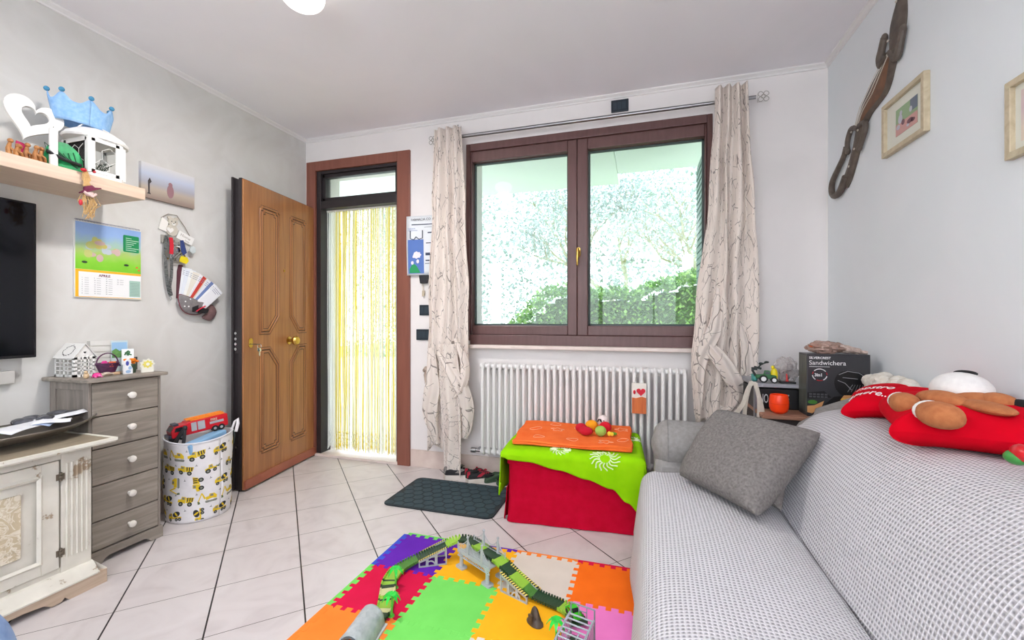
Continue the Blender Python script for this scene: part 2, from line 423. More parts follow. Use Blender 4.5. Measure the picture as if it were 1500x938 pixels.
# pale outer wall seen through the transom
# green shutter leaf folded open outside
b = MB(); b.box(.44, YB+.34, 1.05, .475, YB+.86, 2.42)
for i in range(26): b.box(.432, YB+.38, 1.10+i*.05, .442, YB+.82, 1.125+i*.05)
tag(b.build('window_shutter', mat('green_shutter_paint', (120, 146, 134), .6), loc=(.46, YB+.6, 1.05), smooth=0), 'dull green louvred shutter folded open outside the window', 'shutter')
# hedge: leafy core and leaves
def leafpile(name, fnpts, n, size, m, seed, core=None, mcore=None):
    rnd = random.Random(seed); b = MB()
    if core: b.mi = 1; core(b); b.mi = 0
    for _ in range(n):
        p = Vector(fnpts(rnd)); s = size*rnd.uniform(.6, 1.3)
        M = Matrix.Rotation(rnd.uniform(0, 2*PI), 3, 'Z') @ Matrix.Rotation(rnd.uniform(-1.1, 1.1), 3, 'X')
        a = [V(-s*.35, 0, 0), V(0, s*.5, s*.08), V(s*.35, 0, 0), V(0, -s*.5, s*.08)]
        b.mi = 0 if rnd.random() < .6 else 2
        b.add([p+M @ q for q in a], [(0, 1, 2, 3)])
    return b
m_leaf1 = mat('hedge_leaf', (142, 180, 124), .55); m_leaf2 = mat('young_hedge_leaf', (182, 224, 136), .55); m_core = mat('hedge_twigs', (112, 134, 100), .9, c2=(140, 160, 124), sc=30)
def hedge_h(x): return 1.46+.06*nz(x*1.7)+.05*nz(x*5)+max(0, (x-.1))*.30-max(0, -1.0-x)*.9
def hp(r):
    x = r.uniform(-1.45, 3.2); h = hedge_h(x)
    if r.random() < .6: return (x, 4.5+.34*r.random()+.05*nz(x*4, 3), r.uniform(-.05, h))
    return (x, r.uniform(4.5, 5.2), h+r.uniform(-.05, .07))
def hcore(b):
    n = 40
    for i in range(n):
        x0 = -1.4+4.5*i/n; x1 = -1.4+4.5*(i+1)/n; b.box(x0, 4.86, -.12, x1, 5.2, hedge_h(x0)-.07)
tag(leafpile('hedge', hp, 24000, .050, None, 3, hcore).build('hedge', [m_leaf1, m_core, m_leaf2], loc=(1, 4.8, -.12), smooth=0), 'clipped green leafy hedge in the garden outside the window', 'hedge')
def lowp(r):
    x = r.uniform(-3.2, -1.0); return (x, r.uniform(4.9, 5.7), r.uniform(-.1, 1.05+.25*nz(x*3, 1)))
tag(leafpile('shrub', lowp, 2600, .05, None, 5).build('shrub', [m_leaf2, m_core, m_leaf2], loc=(-2, 5.3, -.12), smooth=0), 'sparse pale green shrub left of the hedge outside the window', 'shrub')
# fence: white posts and wire mesh
m_white = P((238, 238, 234), .5)
def post(x, y, h, r, lab):
    b = MB(); b.box(x-r, y-r, -.12, x+r, y+r, h); b.rings([[V(x-r, y-r, h), V(x+r, y-r, h), V(x+r, y+r, h), V(x-r, y+r, h)], [V(x-.3*r, y-.3*r, h+.03), V(x+.3*r, y-.3*r, h+.03), V(x+.3*r, y+.3*r, h+.03), V(x-.3*r, y+.3*r, h+.03)]])
    tag(b.build('fence_post', m_white, loc=(x, y, -.12), smooth=0), lab, 'post', 'white fence posts')
post(-2.15, 6.3, 2.0, .055, 'white fence post seen through the left window pane')
post(.60, 6.3, 2.02, .065, 'thick white fence post seen through the right window pane')
post(1.0, 6.6, 1.85, .03, 'thin white fence post right of the thick one')
b = MB()
for i in range(110):
    x = -4.5+i*.09; b.box(x-.002, 6.35, -.1, x+.002, 6.354, 1.62)
for i in range(13): b.box(-4.5, 6.35, .1+i*.125, 5.4, 6.355, .104+i*.125)
tag(b.build('wire_fence', P((205, 208, 205), .4), loc=(0, 6.35, -.12), smooth=0), 'pale wire mesh fence behind the hedge', 'fence')
# trees in pale spring leaf
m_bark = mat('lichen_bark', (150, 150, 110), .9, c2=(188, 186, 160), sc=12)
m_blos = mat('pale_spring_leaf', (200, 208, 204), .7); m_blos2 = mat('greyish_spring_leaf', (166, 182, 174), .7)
def tree(x, y, h, seed, lab, n=5200, spread=1.7):
    r = random.Random(seed); t = thing('tree', lab, 'tree', (x, y, -.12))
    br = MB(); tips = []
    def grow(p, d, l, rad, dep):
        pts = [p]; q = p.copy(); dd = d.copy()
        for i in range(4):
            dd = (dd+V(r.uniform(-.25, .25), r.uniform(-.25, .25), r.uniform(-.1, .15))).normalized(); q = q+dd*l/4; pts.append(q.copy())
        br.tube(pts, [rad*(1-.12*i) for i in range(5)], 6)
        tips.extend(pts[2:])
        if dep:
            for k in range(3):
                grow(pts[-1-(k % 2)], (dd+V(r.uniform(-1, 1), r.uniform(-.7, .7), r.uniform(-.1, .7))).normalized(), l*.72, rad*.58, dep-1)
    grow(V(x, y, -.12), V(r.uniform(-.2, .2), 0, 1).normalized(), h*.42, .10, 4)
    br.build('trunk', m_bark, t)
    cr = MB(); P2 = [p for p in tips if p.z > 1.3]
    for _ in range(n):
        c = r.choice(P2); p = c+V(r.gauss(0, .28), r.gauss(0, .28), r.gauss(0, .25)); s = r.uniform(.03, .075)
        M = Matrix.Rotation(r.uniform(0, 6.28), 3, 'Z') @ Matrix.Rotation(r.uniform(-1.3, 1.3), 3, 'X'); cr.mi = r.random() < .45
        cr.add([p+M @ q for q in (V(-s*.4, 0, 0), V(0, s*.6, 0), V(s*.4, 0, 0), V(0, -s*.6, 0))], [(0, 1, 2, 3)])
    cr.build('foliage', [m_blos, m_blos2], t, smooth=0)
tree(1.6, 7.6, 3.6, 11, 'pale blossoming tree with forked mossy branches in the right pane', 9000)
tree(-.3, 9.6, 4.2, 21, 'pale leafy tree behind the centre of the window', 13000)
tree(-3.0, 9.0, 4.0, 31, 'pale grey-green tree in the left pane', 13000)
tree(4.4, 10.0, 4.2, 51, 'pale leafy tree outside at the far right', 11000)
# dense pale thicket closing the view far behind the fence
def farp(r):
    x = r.uniform(-9, 9); return (x, r.uniform(11.5, 13.5), r.uniform(-.1, 5.6+.6*nz(x*.7)+.4*nz(x*2)) )
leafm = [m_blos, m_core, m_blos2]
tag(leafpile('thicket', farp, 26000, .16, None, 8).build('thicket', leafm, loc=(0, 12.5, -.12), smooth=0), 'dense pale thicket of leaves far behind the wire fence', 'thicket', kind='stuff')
# pendant added out of view behind the camera, brightens walls and ceiling
l2 = thing('added_pendant', 'added white opal pendant lamp, unseen behind the camera, for even room light', 'lamp', (-.9, -1.25, HC))
b = MB(); b.cyl((-.9, -1.25, HC), (-.9, -1.25, HC-.02), .05, n=24); b.cyl((-.9, -1.25, HC-.02), (-.9, -1.25, 2.2), .004, n=8); b.build('cord', P((236, 236, 236), .5), l2)
MB().ball((-.9, -1.25, 2.06), .15, 28).build('lamp_shade', mat('added_opal_globe', (250, 250, 248), .5, emit=((250, 250, 255), 13)), l2)
fl_ = thing('added_uplighter', 'added tall floor lamp with an upward bowl, unseen behind the camera, brightening the ceiling', 'lamp', (.2, -1.7, 0))  # uplighter added out of view to bounce light off the ceiling
MB().cyl((.2, -1.7, 0), (.2, -1.7, .03), .14, n=28).cyl((.2, -1.7, .03), (.2, -1.7, 1.72), .012, n=12).build('pole', P((60, 60, 62), .4), fl_)
MB().lathe([(.02, 1.70), (.10, 1.74), (.16, 1.82), (.155, 1.82), (.095, 1.75), (.02, 1.715)], (.2, -1.7, 0), 32, cap=False).build('bowl', P((230, 230, 230), .4), fl_)
ul = bpy.data.lights.new('added_uplighter_bulb', 'AREA'); ul.shape = 'DISK'; ul.size = .22; ul.energy = 72; ul.color = (.96, .98, 1)  # extra upward light of the added floor lamp
uo = bpy.data.objects.new('added_uplighter_bulb', ul); COL.objects.link(uo); uo.location = (.2, -1.7, 1.79); uo.rotation_euler = (PI, 0, 0)
for x_, z_, l_ in ((-1.345, 2.645, 'small screw hole above the left curtain'), (.532, 2.655, 'small screw hole above the right curtain')):
    tag(MB().cyl((x_, YB, z_), (x_, YB-.002, z_), .004, n=10).build('wall_plug', P((60, 54, 50), .6), loc=(x_, YB, z_)), l_, 'wall plug')
# ================================================================ LEFT WALL
X, Y, Z = V(1, 0, 0), V(0, 1, 0), V(0, 0, 1)
def wood(name, c1, c2, grain=(1.2, 14, 14), sc=6, rough=.6, rot=(0, 0, 0), b=.15, dist=1.5):
    m, nt, bs = nodes(name); bs.inputs['Roughness'].default_value = rough
    co = coords(nt, 'Object', tuple(sc*g for g in grain), rot)
    n = N(nt, 'ShaderNodeTexNoise'); n.inputs['Scale'].default_value = .6; n.inputs['Detail'].default_value = 6; n.inputs['Distortion'].default_value = dist
    L(nt, co, n.inputs['Vector']); L(nt, ramp(nt, n.outputs[0], [(.3, c1), (.5, tuple((p+q)//2 for p, q in zip(c1, c2))), (.7, c2)]), bs.inputs['Base Color'])
    bump(nt, bs, n.outputs[0], b, .003); return m
def chipped(name, c, chip, sc, amt, rough=.6, stretch=(1, 1, 1)):
    """old paint worn through in patches"""
    m, nt, bs = nodes(name); bs.inputs['Roughness'].default_value = rough
    n = N(nt, 'ShaderNodeTexNoise'); n.inputs['Scale'].default_value = 1; n.inputs['Detail'].default_value = 8; n.inputs['Roughness'].default_value = .65
    L(nt, coords(nt, 'Object', tuple(sc*s for s in stretch)), n.inputs['Vector'])
    n2 = N(nt, 'ShaderNodeTexNoise'); n2.inputs['Scale'].default_value = 9; n2.inputs['Detail'].default_value = 3
    L(nt, coords(nt, 'Object'), n2.inputs['Vector'])
    basec = ramp(nt, n2.outputs[0], [(.3, c), (.7, tuple(max(0, q-18) for q in c))])
    f = ramp(nt, n.outputs[0], [(amt, (0, 0, 0)), (amt+.03, (255, 255, 255))])
    mx = N(nt, 'ShaderNodeMixRGB'); L(nt, f, mx.inputs[0]); L(nt, basec, mx.inputs[1]); mx.inputs[2].default_value = rgb(chip)
    L(nt, mx.outputs[0], bs.inputs['Base Color']); bump(nt, bs, f, -.3, .002); return m
m_cream = chipped('distressed_cream_paint', (228, 223, 211), (160, 140, 116), 9, .605, stretch=(1, 1, 1))
m_worn = wood('worn_pale_timber', (180, 156, 134), (206, 186, 164), (14, 1.2, 14), 4)
m_top = wood('waxed_grey_brown_top', (136, 124, 106), (164, 150, 128), (12, 1.2, 12), 5)
m_dark = P((40, 34, 32), .7)
# ---- sideboard
sb = thing('sideboard', 'distressed cream painted wooden sideboard under the television, with a leaf shaped dish on top', 'sideboard', (-2.54, .62, 0))
ys, ye = -.06, 1.273
b = MB(); b.box(XL+.01, ys, .09, -2.335, ye, .60)
b.box(-2.335, 1.17, .10, -2.31, ye, .60); b.box(-2.335, ys, .10, -2.31, .04, .60); b.box(-2.335, .04, .10, -2.315, 1.17, .125); b.box(-2.335, .04, .575, -2.31, 1.17, .60)
body = b.build('body', m_cream, sb, bev=.002, smooth=0)
b = MB()
for yc in (1.188, 1.205, 1.222, 1.239, 1.256):
    b.tube([(-2.309, yc, .16), (-2.309, yc, .555)], .0046, 6)
b.build('fluting', m_cream, body)
b = MB(); prof = [(-2.31, .60), (-2.296, .603), (-2.285, .606), (-2.262, .612), (-2.25, .62), (-2.25, .63), (XL+.01, .63), (XL+.01, .60)]
b.rings([[V(x, y, z) for x, z in prof] for y in (ys-.05, ye+.06)]); b.build('top', m_top, sb, bev=.001, smooth=0)
b = MB(); prof = [(-2.262, .6095), (-2.247, .619), (-2.246, .6315), (-2.262, .632)]
b.rings([[V(x, y, z) for x, z in prof] for y in (ys-.052, ye+.062)])
b.rings([[V(x, y, z) for x, z in prof2] for prof2, y in ()] or [[V(-2.262, ye+.046, .6095), V(-2.262, ye+.062, .619), V(-2.262, ye+.063, .6315), V(-2.262, ye+.046, .632)], [V(XL+.01, ye+.046, .6095), V(XL+.01, ye+.062, .619), V(XL+.01, ye+.063, .6315), V(XL+.01, ye+.046, .632)]])
b.build('top_edge', chipped('chipped_white_edge', (240, 236, 224), (158, 134, 104), 14, .60), sb, smooth=0)
# plinth: sloped moulding and scalloped foot board
b = MB(); prof = [(-2.31, .104), (-2.30, .102), (-2.268, .066), (-2.258, .062), (-2.258, .056), (XL+.01, .056), (XL+.01, .104)]
b.rings([[V(x, y, z) for x, z in prof] for y in (ys-.03, ye+.002)])
b.rings([[V(x, ye+.002, .104) for x in (-2.31, XL+.01)]+[V(x, ye+.03, .062) for x in (XL+.01, -2.262)], [V(x, ye+.002, .056) for x in (-2.31, XL+.01)]+[V(x, ye+.03, .056) for x in (XL+.01, -2.262)]])
b.build('plinth_moulding', m_cream, sb, smooth=0)
def scallop(y0, y1):
    pts = [(y1, .0), (y1, .058), (y0, .058), (y0, 0)]
    w = y1-y0
    up = [(y0+.13, 0), (y0+.145, .018), (y0+.155, .006), (y0+.185, .004), (y0+.21, .022), (y0+.27, .030)]
    dn = [(y1-(p-y0), q) for p, q in up][::-1]
    return pts+up+dn
b = MB(); b.prism([(p[0], p[1]) for p in scallop(ys-.03, ye+.03)], (-2.262, 0, 0), Y, Z, -.022)
b.box(XL+.01, ye+.008, 0, -2.285, ye+.03, .058); b.box(XL+.01, ys-.03, 0, -2.285, ys-.008, .058)
b.build('foot_board', m_worn, sb, smooth=0)
m_panel = None
def panel_mat():
    m, nt, bs = nodes('embossed_floral_panel'); bs.inputs['Roughness'].default_value = .6
    v = N(nt, 'ShaderNodeTexNoise'); v.inputs['Scale'].default_value = 16; v.inputs['Detail'].default_value = 1; v.inputs['Distortion'].default_value = 3.5
    L(nt, coords(nt, 'Object'), v.inputs['Vector'])
    L(nt, ramp(nt, v.outputs[0], [(.46, (196, 180, 150)), (.5, (228, 220, 204)), (.58, (200, 184, 154)), (.62, (224, 214, 196))]), bs.inputs['Base Color'])
    bump(nt, bs, v.outputs[0], .5, .006); return m
m_panel = panel_mat()
def sb_door(y0, y1, hinge):
    b = MB(); z0, z1 = .127, .573; xf = -2.307; i = .055
    b.box(-2.33, y0, z0, xf, y0+i, z1); b.box(-2.33, y1-i, z0, xf, y1, z1); b.box(-2.33, y0+i, z0, xf, y1-i, z0+i-.01); b.box(-2.33, y0+i, z1-i+.01, xf, y1-i, z1)
    b.box(-2.33, y0+i, z0+i-.01, xf-.014, y1-i, z1-i+.01)
    d = b.build('door', m_cream, sb, bev=.0025, smooth=0)
    b = MB()
    def frame(a, w, h0):
        ya, yb, za, zb = y0+a, y1-a, z0+a-.01, z1-a+.01
        o = [(ya, za), (yb, za), (yb, zb), (ya, zb)]; n = [(ya+w, za+w), (yb-w, za+w), (yb-w, zb-w), (ya+w, zb-w)]
        m = [((p[0]+q[0])/2, (p[1]+q[1])/2) for p, q in zip(o, n)]
        for k in range(4):
            l = (k+1) % 4
            b.add([V(h0, *o[k]), V(h0, *o[l]), V(h0+.009, *m[k]), V(h0+.009, *m[l]), V(h0, *n[k]), V(h0, *n[l])], [(0, 1, 3, 2), (2, 3, 5, 4), (0, 4, 5, 1)])
    frame(.05, .02, xf-.001)
    b.build('panel_moulding', m_cream, d, smooth=0)
    a = .112
    MB().box(xf-.014, y0+a, z0+a-.014, xf-.005, y1-a, z1-a+.014).build('carved_panel', m_panel, d, bev=.002, smooth=0)
    for z in (.19, .505):
        b = MB()
        for k in range(3): b.cyl((xf+.002, hinge, z-.018+.013*k), (xf+.002, hinge, z-.008+.013*k), .0055)
        b.box(xf-.0005, hinge-.014, z-.014, xf+.001, hinge+.014, z+.012); b.build('hinge', mat('old_iron', (120, 110, 96), .5, .6), d)
sb_door(.625, 1.163, 1.166); sb_door(.045, .62, .042)
# ---- leaf dish with papers
m_dish = mat('brushed_pewter', (104, 98, 92), .35, .7, c2=(128, 120, 112), sc=12)
def dishpt(u, v, top):
    s = u*2-1; t = v*2-1; w = .155*(1-abs(s)**2.4)**.7+.002; yy = 1.065+.335*s
    z = .6335+(0.008 if top else 0)+.052*abs(t)**2.2*(1-abs(s)**3)+.075*abs(s)**3.2*1.05
    return V(-2.50+w*t, yy, z)
ds = thing('leaf_dish', 'dark metal leaf shaped dish full of papers on the cream sideboard', 'dish', (-2.50, 1.065, .63))
b = MB(); b.grid(lambda u, v: dishpt(u, v, 1), 40, 14); b.build('bowl', m_dish, ds, solid=.006)
def sheet(name, c, wd, ln, rz, tilt, m, lab, cat, grp=None, curl=.006):
    b = MB(); M = Matrix.Rotation(rz, 3, 'Z') @ Matrix.Rotation(tilt, 3, 'X'); c = Vector(c)
    b.grid(lambda u, v: c+M @ V((u-.5)*wd, (v-.5)*ln, curl*math.cos((u-.5)*5)+curl*.6*math.sin(v*5)), 6, 8)
    return tag(b.build(name, m, loc=tuple(c), solid=.0012), lab, cat, grp)
m_paper = mat('printed_paper', (236, 236, 238), .6, c2=(222, 224, 230), sc=30); m_news = mat('glossy_flyer', (226, 230, 214), .35, c2=(150, 170, 120), sc=14)
g = 'papers heaped in the leaf dish'
sheet('paper_sheet', (-2.49, 1.00, .705), .15, .21, .2, .05, m_news, 'greenish flyer lying at the left of the dish', 'paper', g)
sheet('paper_sheet', (-2.46, .90, .708), .13, .2, -.1, -.03, m_paper, 'white sheet lying at the near end of the dish', 'paper', g)
sheet('paper_sheet', (-2.46, 1.10, .714), .12, .19, .5, .04, m_paper, 'white folded letter in the middle of the dish', 'paper', g)
sheet('paper_sheet', (-2.47, 1.20, .716), .08, .13, .7, .08, mat('blue_leaflet', (70, 110, 180), .4, c2=(200, 215, 235), sc=22), 'small blue leaflet on the papers in the dish', 'leaflet', g)
sheet('paper_sheet', (-2.475, 1.25, .728), .05, .18, .1, .13, m_paper, 'narrow white strip of paper pointing along the tip of the dish', 'paper', g)
sheet('paper_sheet', (-2.43, 1.20, .722), .06, .12, -.6, .02, m_paper, 'white paper corner hanging over the front rim of the dish', 'paper', g)
b = MB(); r_ = random.Random(4)
for k in range(9): b.ball((-2.53+r_.uniform(-.04, .04), 1.16+k*.018, .716+r_.uniform(0, .012)), (.045, .03, .016), 10, Matrix.Rotation(k, 3, 'Z'))
tag(b.build('plastic_bag', mat('black_plastic_film', (48, 48, 54), .25, c2=(96, 98, 106), sc=40, bmp=.6), loc=(-2.53, 1.22, .70)), 'crumpled dark plastic wrapping on the papers in the dish', 'plastic bag')
# ---- grey chest of five drawers
m_grey = wood('weathered_grey_wood', (124, 116, 108), (158, 148, 137), (10, 1.3, 16), 3.2, .65, b=.25)
m_greyv = wood('weathered_grey_upright', (116, 108, 102), (146, 136, 127), (12, 12, 1.3), 4, .65)
cd = thing('chest_of_drawers', 'narrow weathered grey wooden chest of five drawers between sideboard and toy basket', 'chest of drawers', (-2.6, 1.5, 0))
cx0, cx1, cy0, cy1 = XL+.03, -2.455, 1.342, 1.655
b = MB(); st = .028
b.box(cx0, cy0+.008, .06, cx1-.02, cy0+.016, .86); b.box(cx0, cy1-.016, .06, cx1-.02, cy1-.008, .86); b.box(cx0, cy0+.01, .06, cx0+.01, cy1-.01, .86); b.box(cx0+.011, cy0+.013, .05, cx1-.02, cy1-.013, .07); b.box(cx0+.011, cy0+.013, .845, cx1-.02, cy1-.013, .861)
for x0 in (cx0, cx1-st-.013):
    for y0, y1 in ((cy0, cy0+.012), (cy1-.012, cy1)): b.box(x0, y0, .03, x0+st+.012+(0 if x0 == cx0 else .0), y1, .862)
for y0, y1 in ((cy0+.001, cy0+.011), (cy1-.011, cy1-.001)): b.box(cx0+st+.012, y0, .06, cx1-st-.013, y1, .10); b.box(cx0+st+.012, y0, .825, cx1-st-.013, y1, .861)
b.build('carcass', m_greyv, cd, bev=.002, smooth=0)
b = MB(); b.box(XL+.005, cy0-.02, .862, cx1+.028, cy1+.02, .880); b.build('top', m_grey, cd, bev=.005, smooth=0)
b = MB()
pts = [(cy0-.008, 0), (cy0-.008, .062), (cy1+.008, .062), (cy1+.008, 0), (cy1-.05, 0), (cy1-.06, .016), (cy1-.08, .026), (cy0+.08, .026), (cy0+.06, .016), (cy0+.05, 0)]
b.prism(pts, (cx1+.006, 0, 0), Y, Z, -.02); b.box(cx0, cy0-.008, .0, cx1-.014, cy0+.01, .03); b.box(cx0, cy1-.01, .0, cx1-.014, cy1+.008, .03)
b.build('plinth', m_grey, cd, bev=.002, smooth=0)
zs = [.066, .203, .373, .544, .697, .858]
m_knob = mat('white_ceramic', (236, 232, 226), .25, c2=(220, 214, 206), sc=40)
for i in range(5):
    d = MB().box(cx1-.022, cy0+.0135, zs[i]+.002, cx1, cy1-.0135, zs[i+1]-.003).build('drawer', m_grey, cd, bev=.003, smooth=0)
    zc = (zs[i]+zs[i+1])/2+.004
    b = MB(); Mx = Matrix.Rotation(PI/2, 3, 'Y'); b.lathe([(.001, 0), (.008, 0), (.006, .010), (.011, .016), (.0165, .022), (.0155, .030), (.008, .034), (.001, .035)], (cx1, 1.507, zc), 18, Mx); b.build('knob', m_knob, d)
# ---- things on the chest of drawers
zt = .880
wl = mat('white_metal_paint', (232, 230, 226), .5)
h = thing('house_lantern', 'white metal house shaped candle lantern with cut out windows on the grey chest', 'lantern', (-2.66, 1.40, zt))
hx0, hx1, hy0, hy1 = -2.735, -2.595, 1.362, 1.445    # side facing the camera at hy0, gable side facing the room at hx1
hz = zt+.095; b = MB()
def winwall(b, o, ux, w, h_, cols, rows, th):
    # wall with rows of square openings made of bars
    nn = ux.cross(Z)
    m = .012; xs = []
    pw = (w-2*m)/cols
    for i in range(cols+1):
        xx = m+pw*i; wdt = .006 if 0 < i < cols else m
        x0 = 0 if i == 0 else (w-m if i == cols else xx-.0022-(.003 if i*2 == cols else 0)); x1 = m if i == 0 else (w if i == cols else xx+.0022+(.003 if i*2 == cols else 0))
        b.prism([(x0, 0), (x1, 0), (x1, h_), (x0, h_)], o, ux, Z, th)
    z0s = [0]+[.012+(h_-.02)/rows*(j+1)-.004 for j in range(rows)]
    for j in range(rows+1):
        za = .012+(h_-.02)/rows*j; lo = 0 if j == 0 else za-.0022; hi = .012 if j == 0 else (h_ if j == rows else za+.0022)
        b.prism([(0, lo), (w, lo), (w, hi), (0, hi)], o, ux, Z, th)
# long side seen on the left (parallel to the wall-normal), gable toward the room
winwall(b, V(hx0, hy0, zt), X, hx1-hx0, .095, 4, 4, .002); winwall(b, V(hx0, hy1, zt), X, hx1-hx0, .095, 4, 4, .002)
winwall(b, V(hx1, hy0, zt), Y, hy1-hy0, .095, 4, 4, .002); b.box(hx0, hy0, zt, hx0+.002, hy1, zt+.095); b.box(hx0, hy0, zt, hx1, hy1, zt+.003)
b.build('walls', wl, h, smooth=0)
ymid = (hy0+hy1)/2; pk = hz+.062
for x in (hx0, hx1-.002): MB().prism([(hy0, hz), (hy1, hz), (ymid, pk)], (x, 0, 0), Y, Z, .002).build('gable', wl, h, smooth=0)
b = MB()
for s in (-1, 1):
    e = ymid+s*(.048); b.add([V(hx0-.006, e, hz-.004), V(hx1+.006, e, hz-.004), V(hx1+.006, ymid, pk+.003), V(hx0-.006, ymid, pk+.003)], [(0, 1, 2, 3)])
rf = b.build('roof', wl, h, solid=.002, smooth=0)
b = MB(); r_ = random.Random(1); sl = V(0, .048, .069).normalized(); nrm = V(0, -.069, .048).normalized()
for k in range(30):
    a = 2*PI*k/30; c = V((hx0+hx1)/2, ymid-.048, hz-.004)+sl*.043+X*.036*math.cos(a)*r_.uniform(.85, 1.1)+sl*.028*math.sin(a)*r_.uniform(.85, 1.1)+nrm*.0004
    b.prism(ell(0, 0, .0035, .0018, 6, r_.uniform(0, 3)), c, X, sl, .0006)
b.prism([(x*.8, y*.8) for x, y in heart(.014, 16)], (hx1+.001, ymid, hz+.022), Y, Z, .0008)
b.build('cut_out_wreath', m_dark, rf, smooth=0)
# second grey-white slatted object behind
b = MB(); b.box(-2.755, 1.50, zt, -2.735, 1.60, zt+.165)
for k in range(5): b.box(-2.737, 1.50, zt+.012+k*.032, -2.731, 1.60, zt+.038+k*.032)
tag(b.build('shutter_ornament', wl, loc=(-2.74, 1.55, zt), smooth=0), 'white slatted ornament leaning on the wall behind the house lantern', 'ornament')
def card(name, p, w, h_, yaw, lean, mats, lab, cat, deco=None, th=.0015):
    """standing card: p = bottom centre, faces +x turned by yaw"""
    b = MB(); M = Matrix.Rotation(yaw, 3, 'Z') @ Matrix.Rotation(-lean, 3, 'Y'); o = Vector(p); uy = M @ Y; uz = M @ Z; nn = uy.cross(uz)
    b.prism([(-w/2, 0), (w/2, 0), (w/2, h_), (-w/2, h_)], o-nn*th, uy, uz, th)
    if deco: deco(b, o, uy, uz)
    return tag(b.build(name, mats, loc=tuple(p), smooth=0), lab, cat)
def d1(b, o, uy, uz):
    n = uy.cross(uz)*.0004
    b.mi = 1; b.prism([(-.031, .11), (.031, .11), (.031, .155), (-.031, .155)], o+n, uy, uz, .0004)
    b.mi = 2; b.prism([(-.031, .072), (.031, .072), (.031, .105), (.02, .118), (.0, .108), (-.015, .122), (-.031, .11)], o+n*2, uy, uz, .0004)
    b.mi = 3
    for k in range(16):
        b.prism(ell(random.uniform(-.024, .0), random.uniform(.028, .055), .005, .004, 7), o+n*3, uy, uz, .0006)
card('picture_card', (-2.70, 1.615, zt), .07, .165, -.35, .12, [P((196, 210, 214), .5), P((150, 190, 225), .5), mat('printed_meadow', (60, 120, 60), .5, c2=(110, 160, 80), sc=60), P((84, 66, 120), .5)], 'tall landscape greeting card with blue sky and green trees on the grey chest', 'card', d1)
def d2(b, o, uy, uz):
    n = uy.cross(uz)*.0004; b.mi = 1
    for k in range(12): b.prism(ell(random.uniform(-.012, .012), random.uniform(.05, .075), .006, .004, 7, k), o+n, uy, uz, .0006)
card('flower_card', (-2.665, 1.63, zt+.035), .05, .085, -.5, .25, [P((238, 240, 240), .5), P((50, 110, 60), .6)], 'white card with a dark green motif leaning before the landscape card', 'card', d2)
# photo frame grey, right
b = MB(); 
for q in ((-.028, 0, .028, .004), (-.028, .066, .028, .07), (-.028, 0, -.024, .07), (.024, 0, .028, .07)): b.prism([(q[0], q[1]), (q[2], q[1]), (q[2], q[3]), (q[0], q[3])], (-2.70, 1.705-.04, zt), Y, Z, .008)
b.mi = 1; b.prism([(-.026, .002), (.026, .002), (.026, .068), (-.026, .068)], (-2.699, 1.665, zt), Y, Z, .002)
tag(b.build('framed_photo', [P((96, 92, 88), .5), P((150, 154, 150), .3)], loc=(-2.70, 1.665, zt), smooth=0), 'small dark edged glass photo frame at the back right of the grey chest', 'photo frame')
# wicker basket with handle
bk = thing('wicker_basket', 'small dark purple wicker basket with hoop handle on the grey chest', 'basket', (-2.585, 1.49, zt))
m_wk = mat('purple_wicker', (96, 40, 84), .6, c2=(60, 30, 56), sc=60)
b = MB()
for k in range(8): 
    b.tube([(-2.585+(.022+.0016*k)*math.cos(a), 1.49+(.030+.002*k)*math.sin(a), zt+.012+.0055*k) for a in [2*PI*i/24 for i in range(24)]], .0032, 6, loop=True)
b.lathe([(.001, 0), (.022, 0), (.022, .006), (.001, .007)], (-2.585, 1.49, zt+.006), 20)
b.build('bowl', m_wk, bk)
MB().tube([(-2.585, 1.49+.046*math.cos(a), zt+.055+.052*math.sin(a)) for a in [PI*i/16 for i in range(17)]]+[(-2.585, 1.444, zt+.05)], .003, 6).build('handle', m_wk, bk)
MB().tube([(-2.585+.036*math.cos(a), 1.49+.046*math.sin(a), zt+.056) for a in [2*PI*i/24 for i in range(24)]], .0035, 6, loop=True).build('rim', m_wk, bk)
for k, (dy, dx, z, c, nm) in enumerate(((-.02, .01, .056, (226, 60, 150), 'pink'), (.022, .006, .05, (236, 130, 30), 'orange'), (.0, .026, .052, (220, 90, 60), 'red'))):
    b = MB(); c0 = V(-2.585+dx, 1.49+dy, zt+z)
    for j in range(6): b.ball(c0+V(.003, .009*math.cos(j*PI/3), .009*math.sin(j*PI/3)), (.005, .007, .007), 8)
    b.ball(c0+V(.006, 0, 0), .005, 8); tag(b.build('fabric_flower', P(c, .7), loc=tuple(c0)), '%s little flower in the purple wicker basket' % nm, 'flower', 'flowers in the wicker basket')
tag(MB().lathe([(.001, 0), (.038, 0), (.04, .004), (.038, .010), (.001, .010)], (-2.56, 1.492, zt), 24, Matrix.Diagonal((.8, 1.05, 1))).build('wooden_disc', P((206, 170, 134), .6), loc=(-2.56, 1.492, zt)), 'light wooden disc lying in front of the purple basket', 'wooden disc')
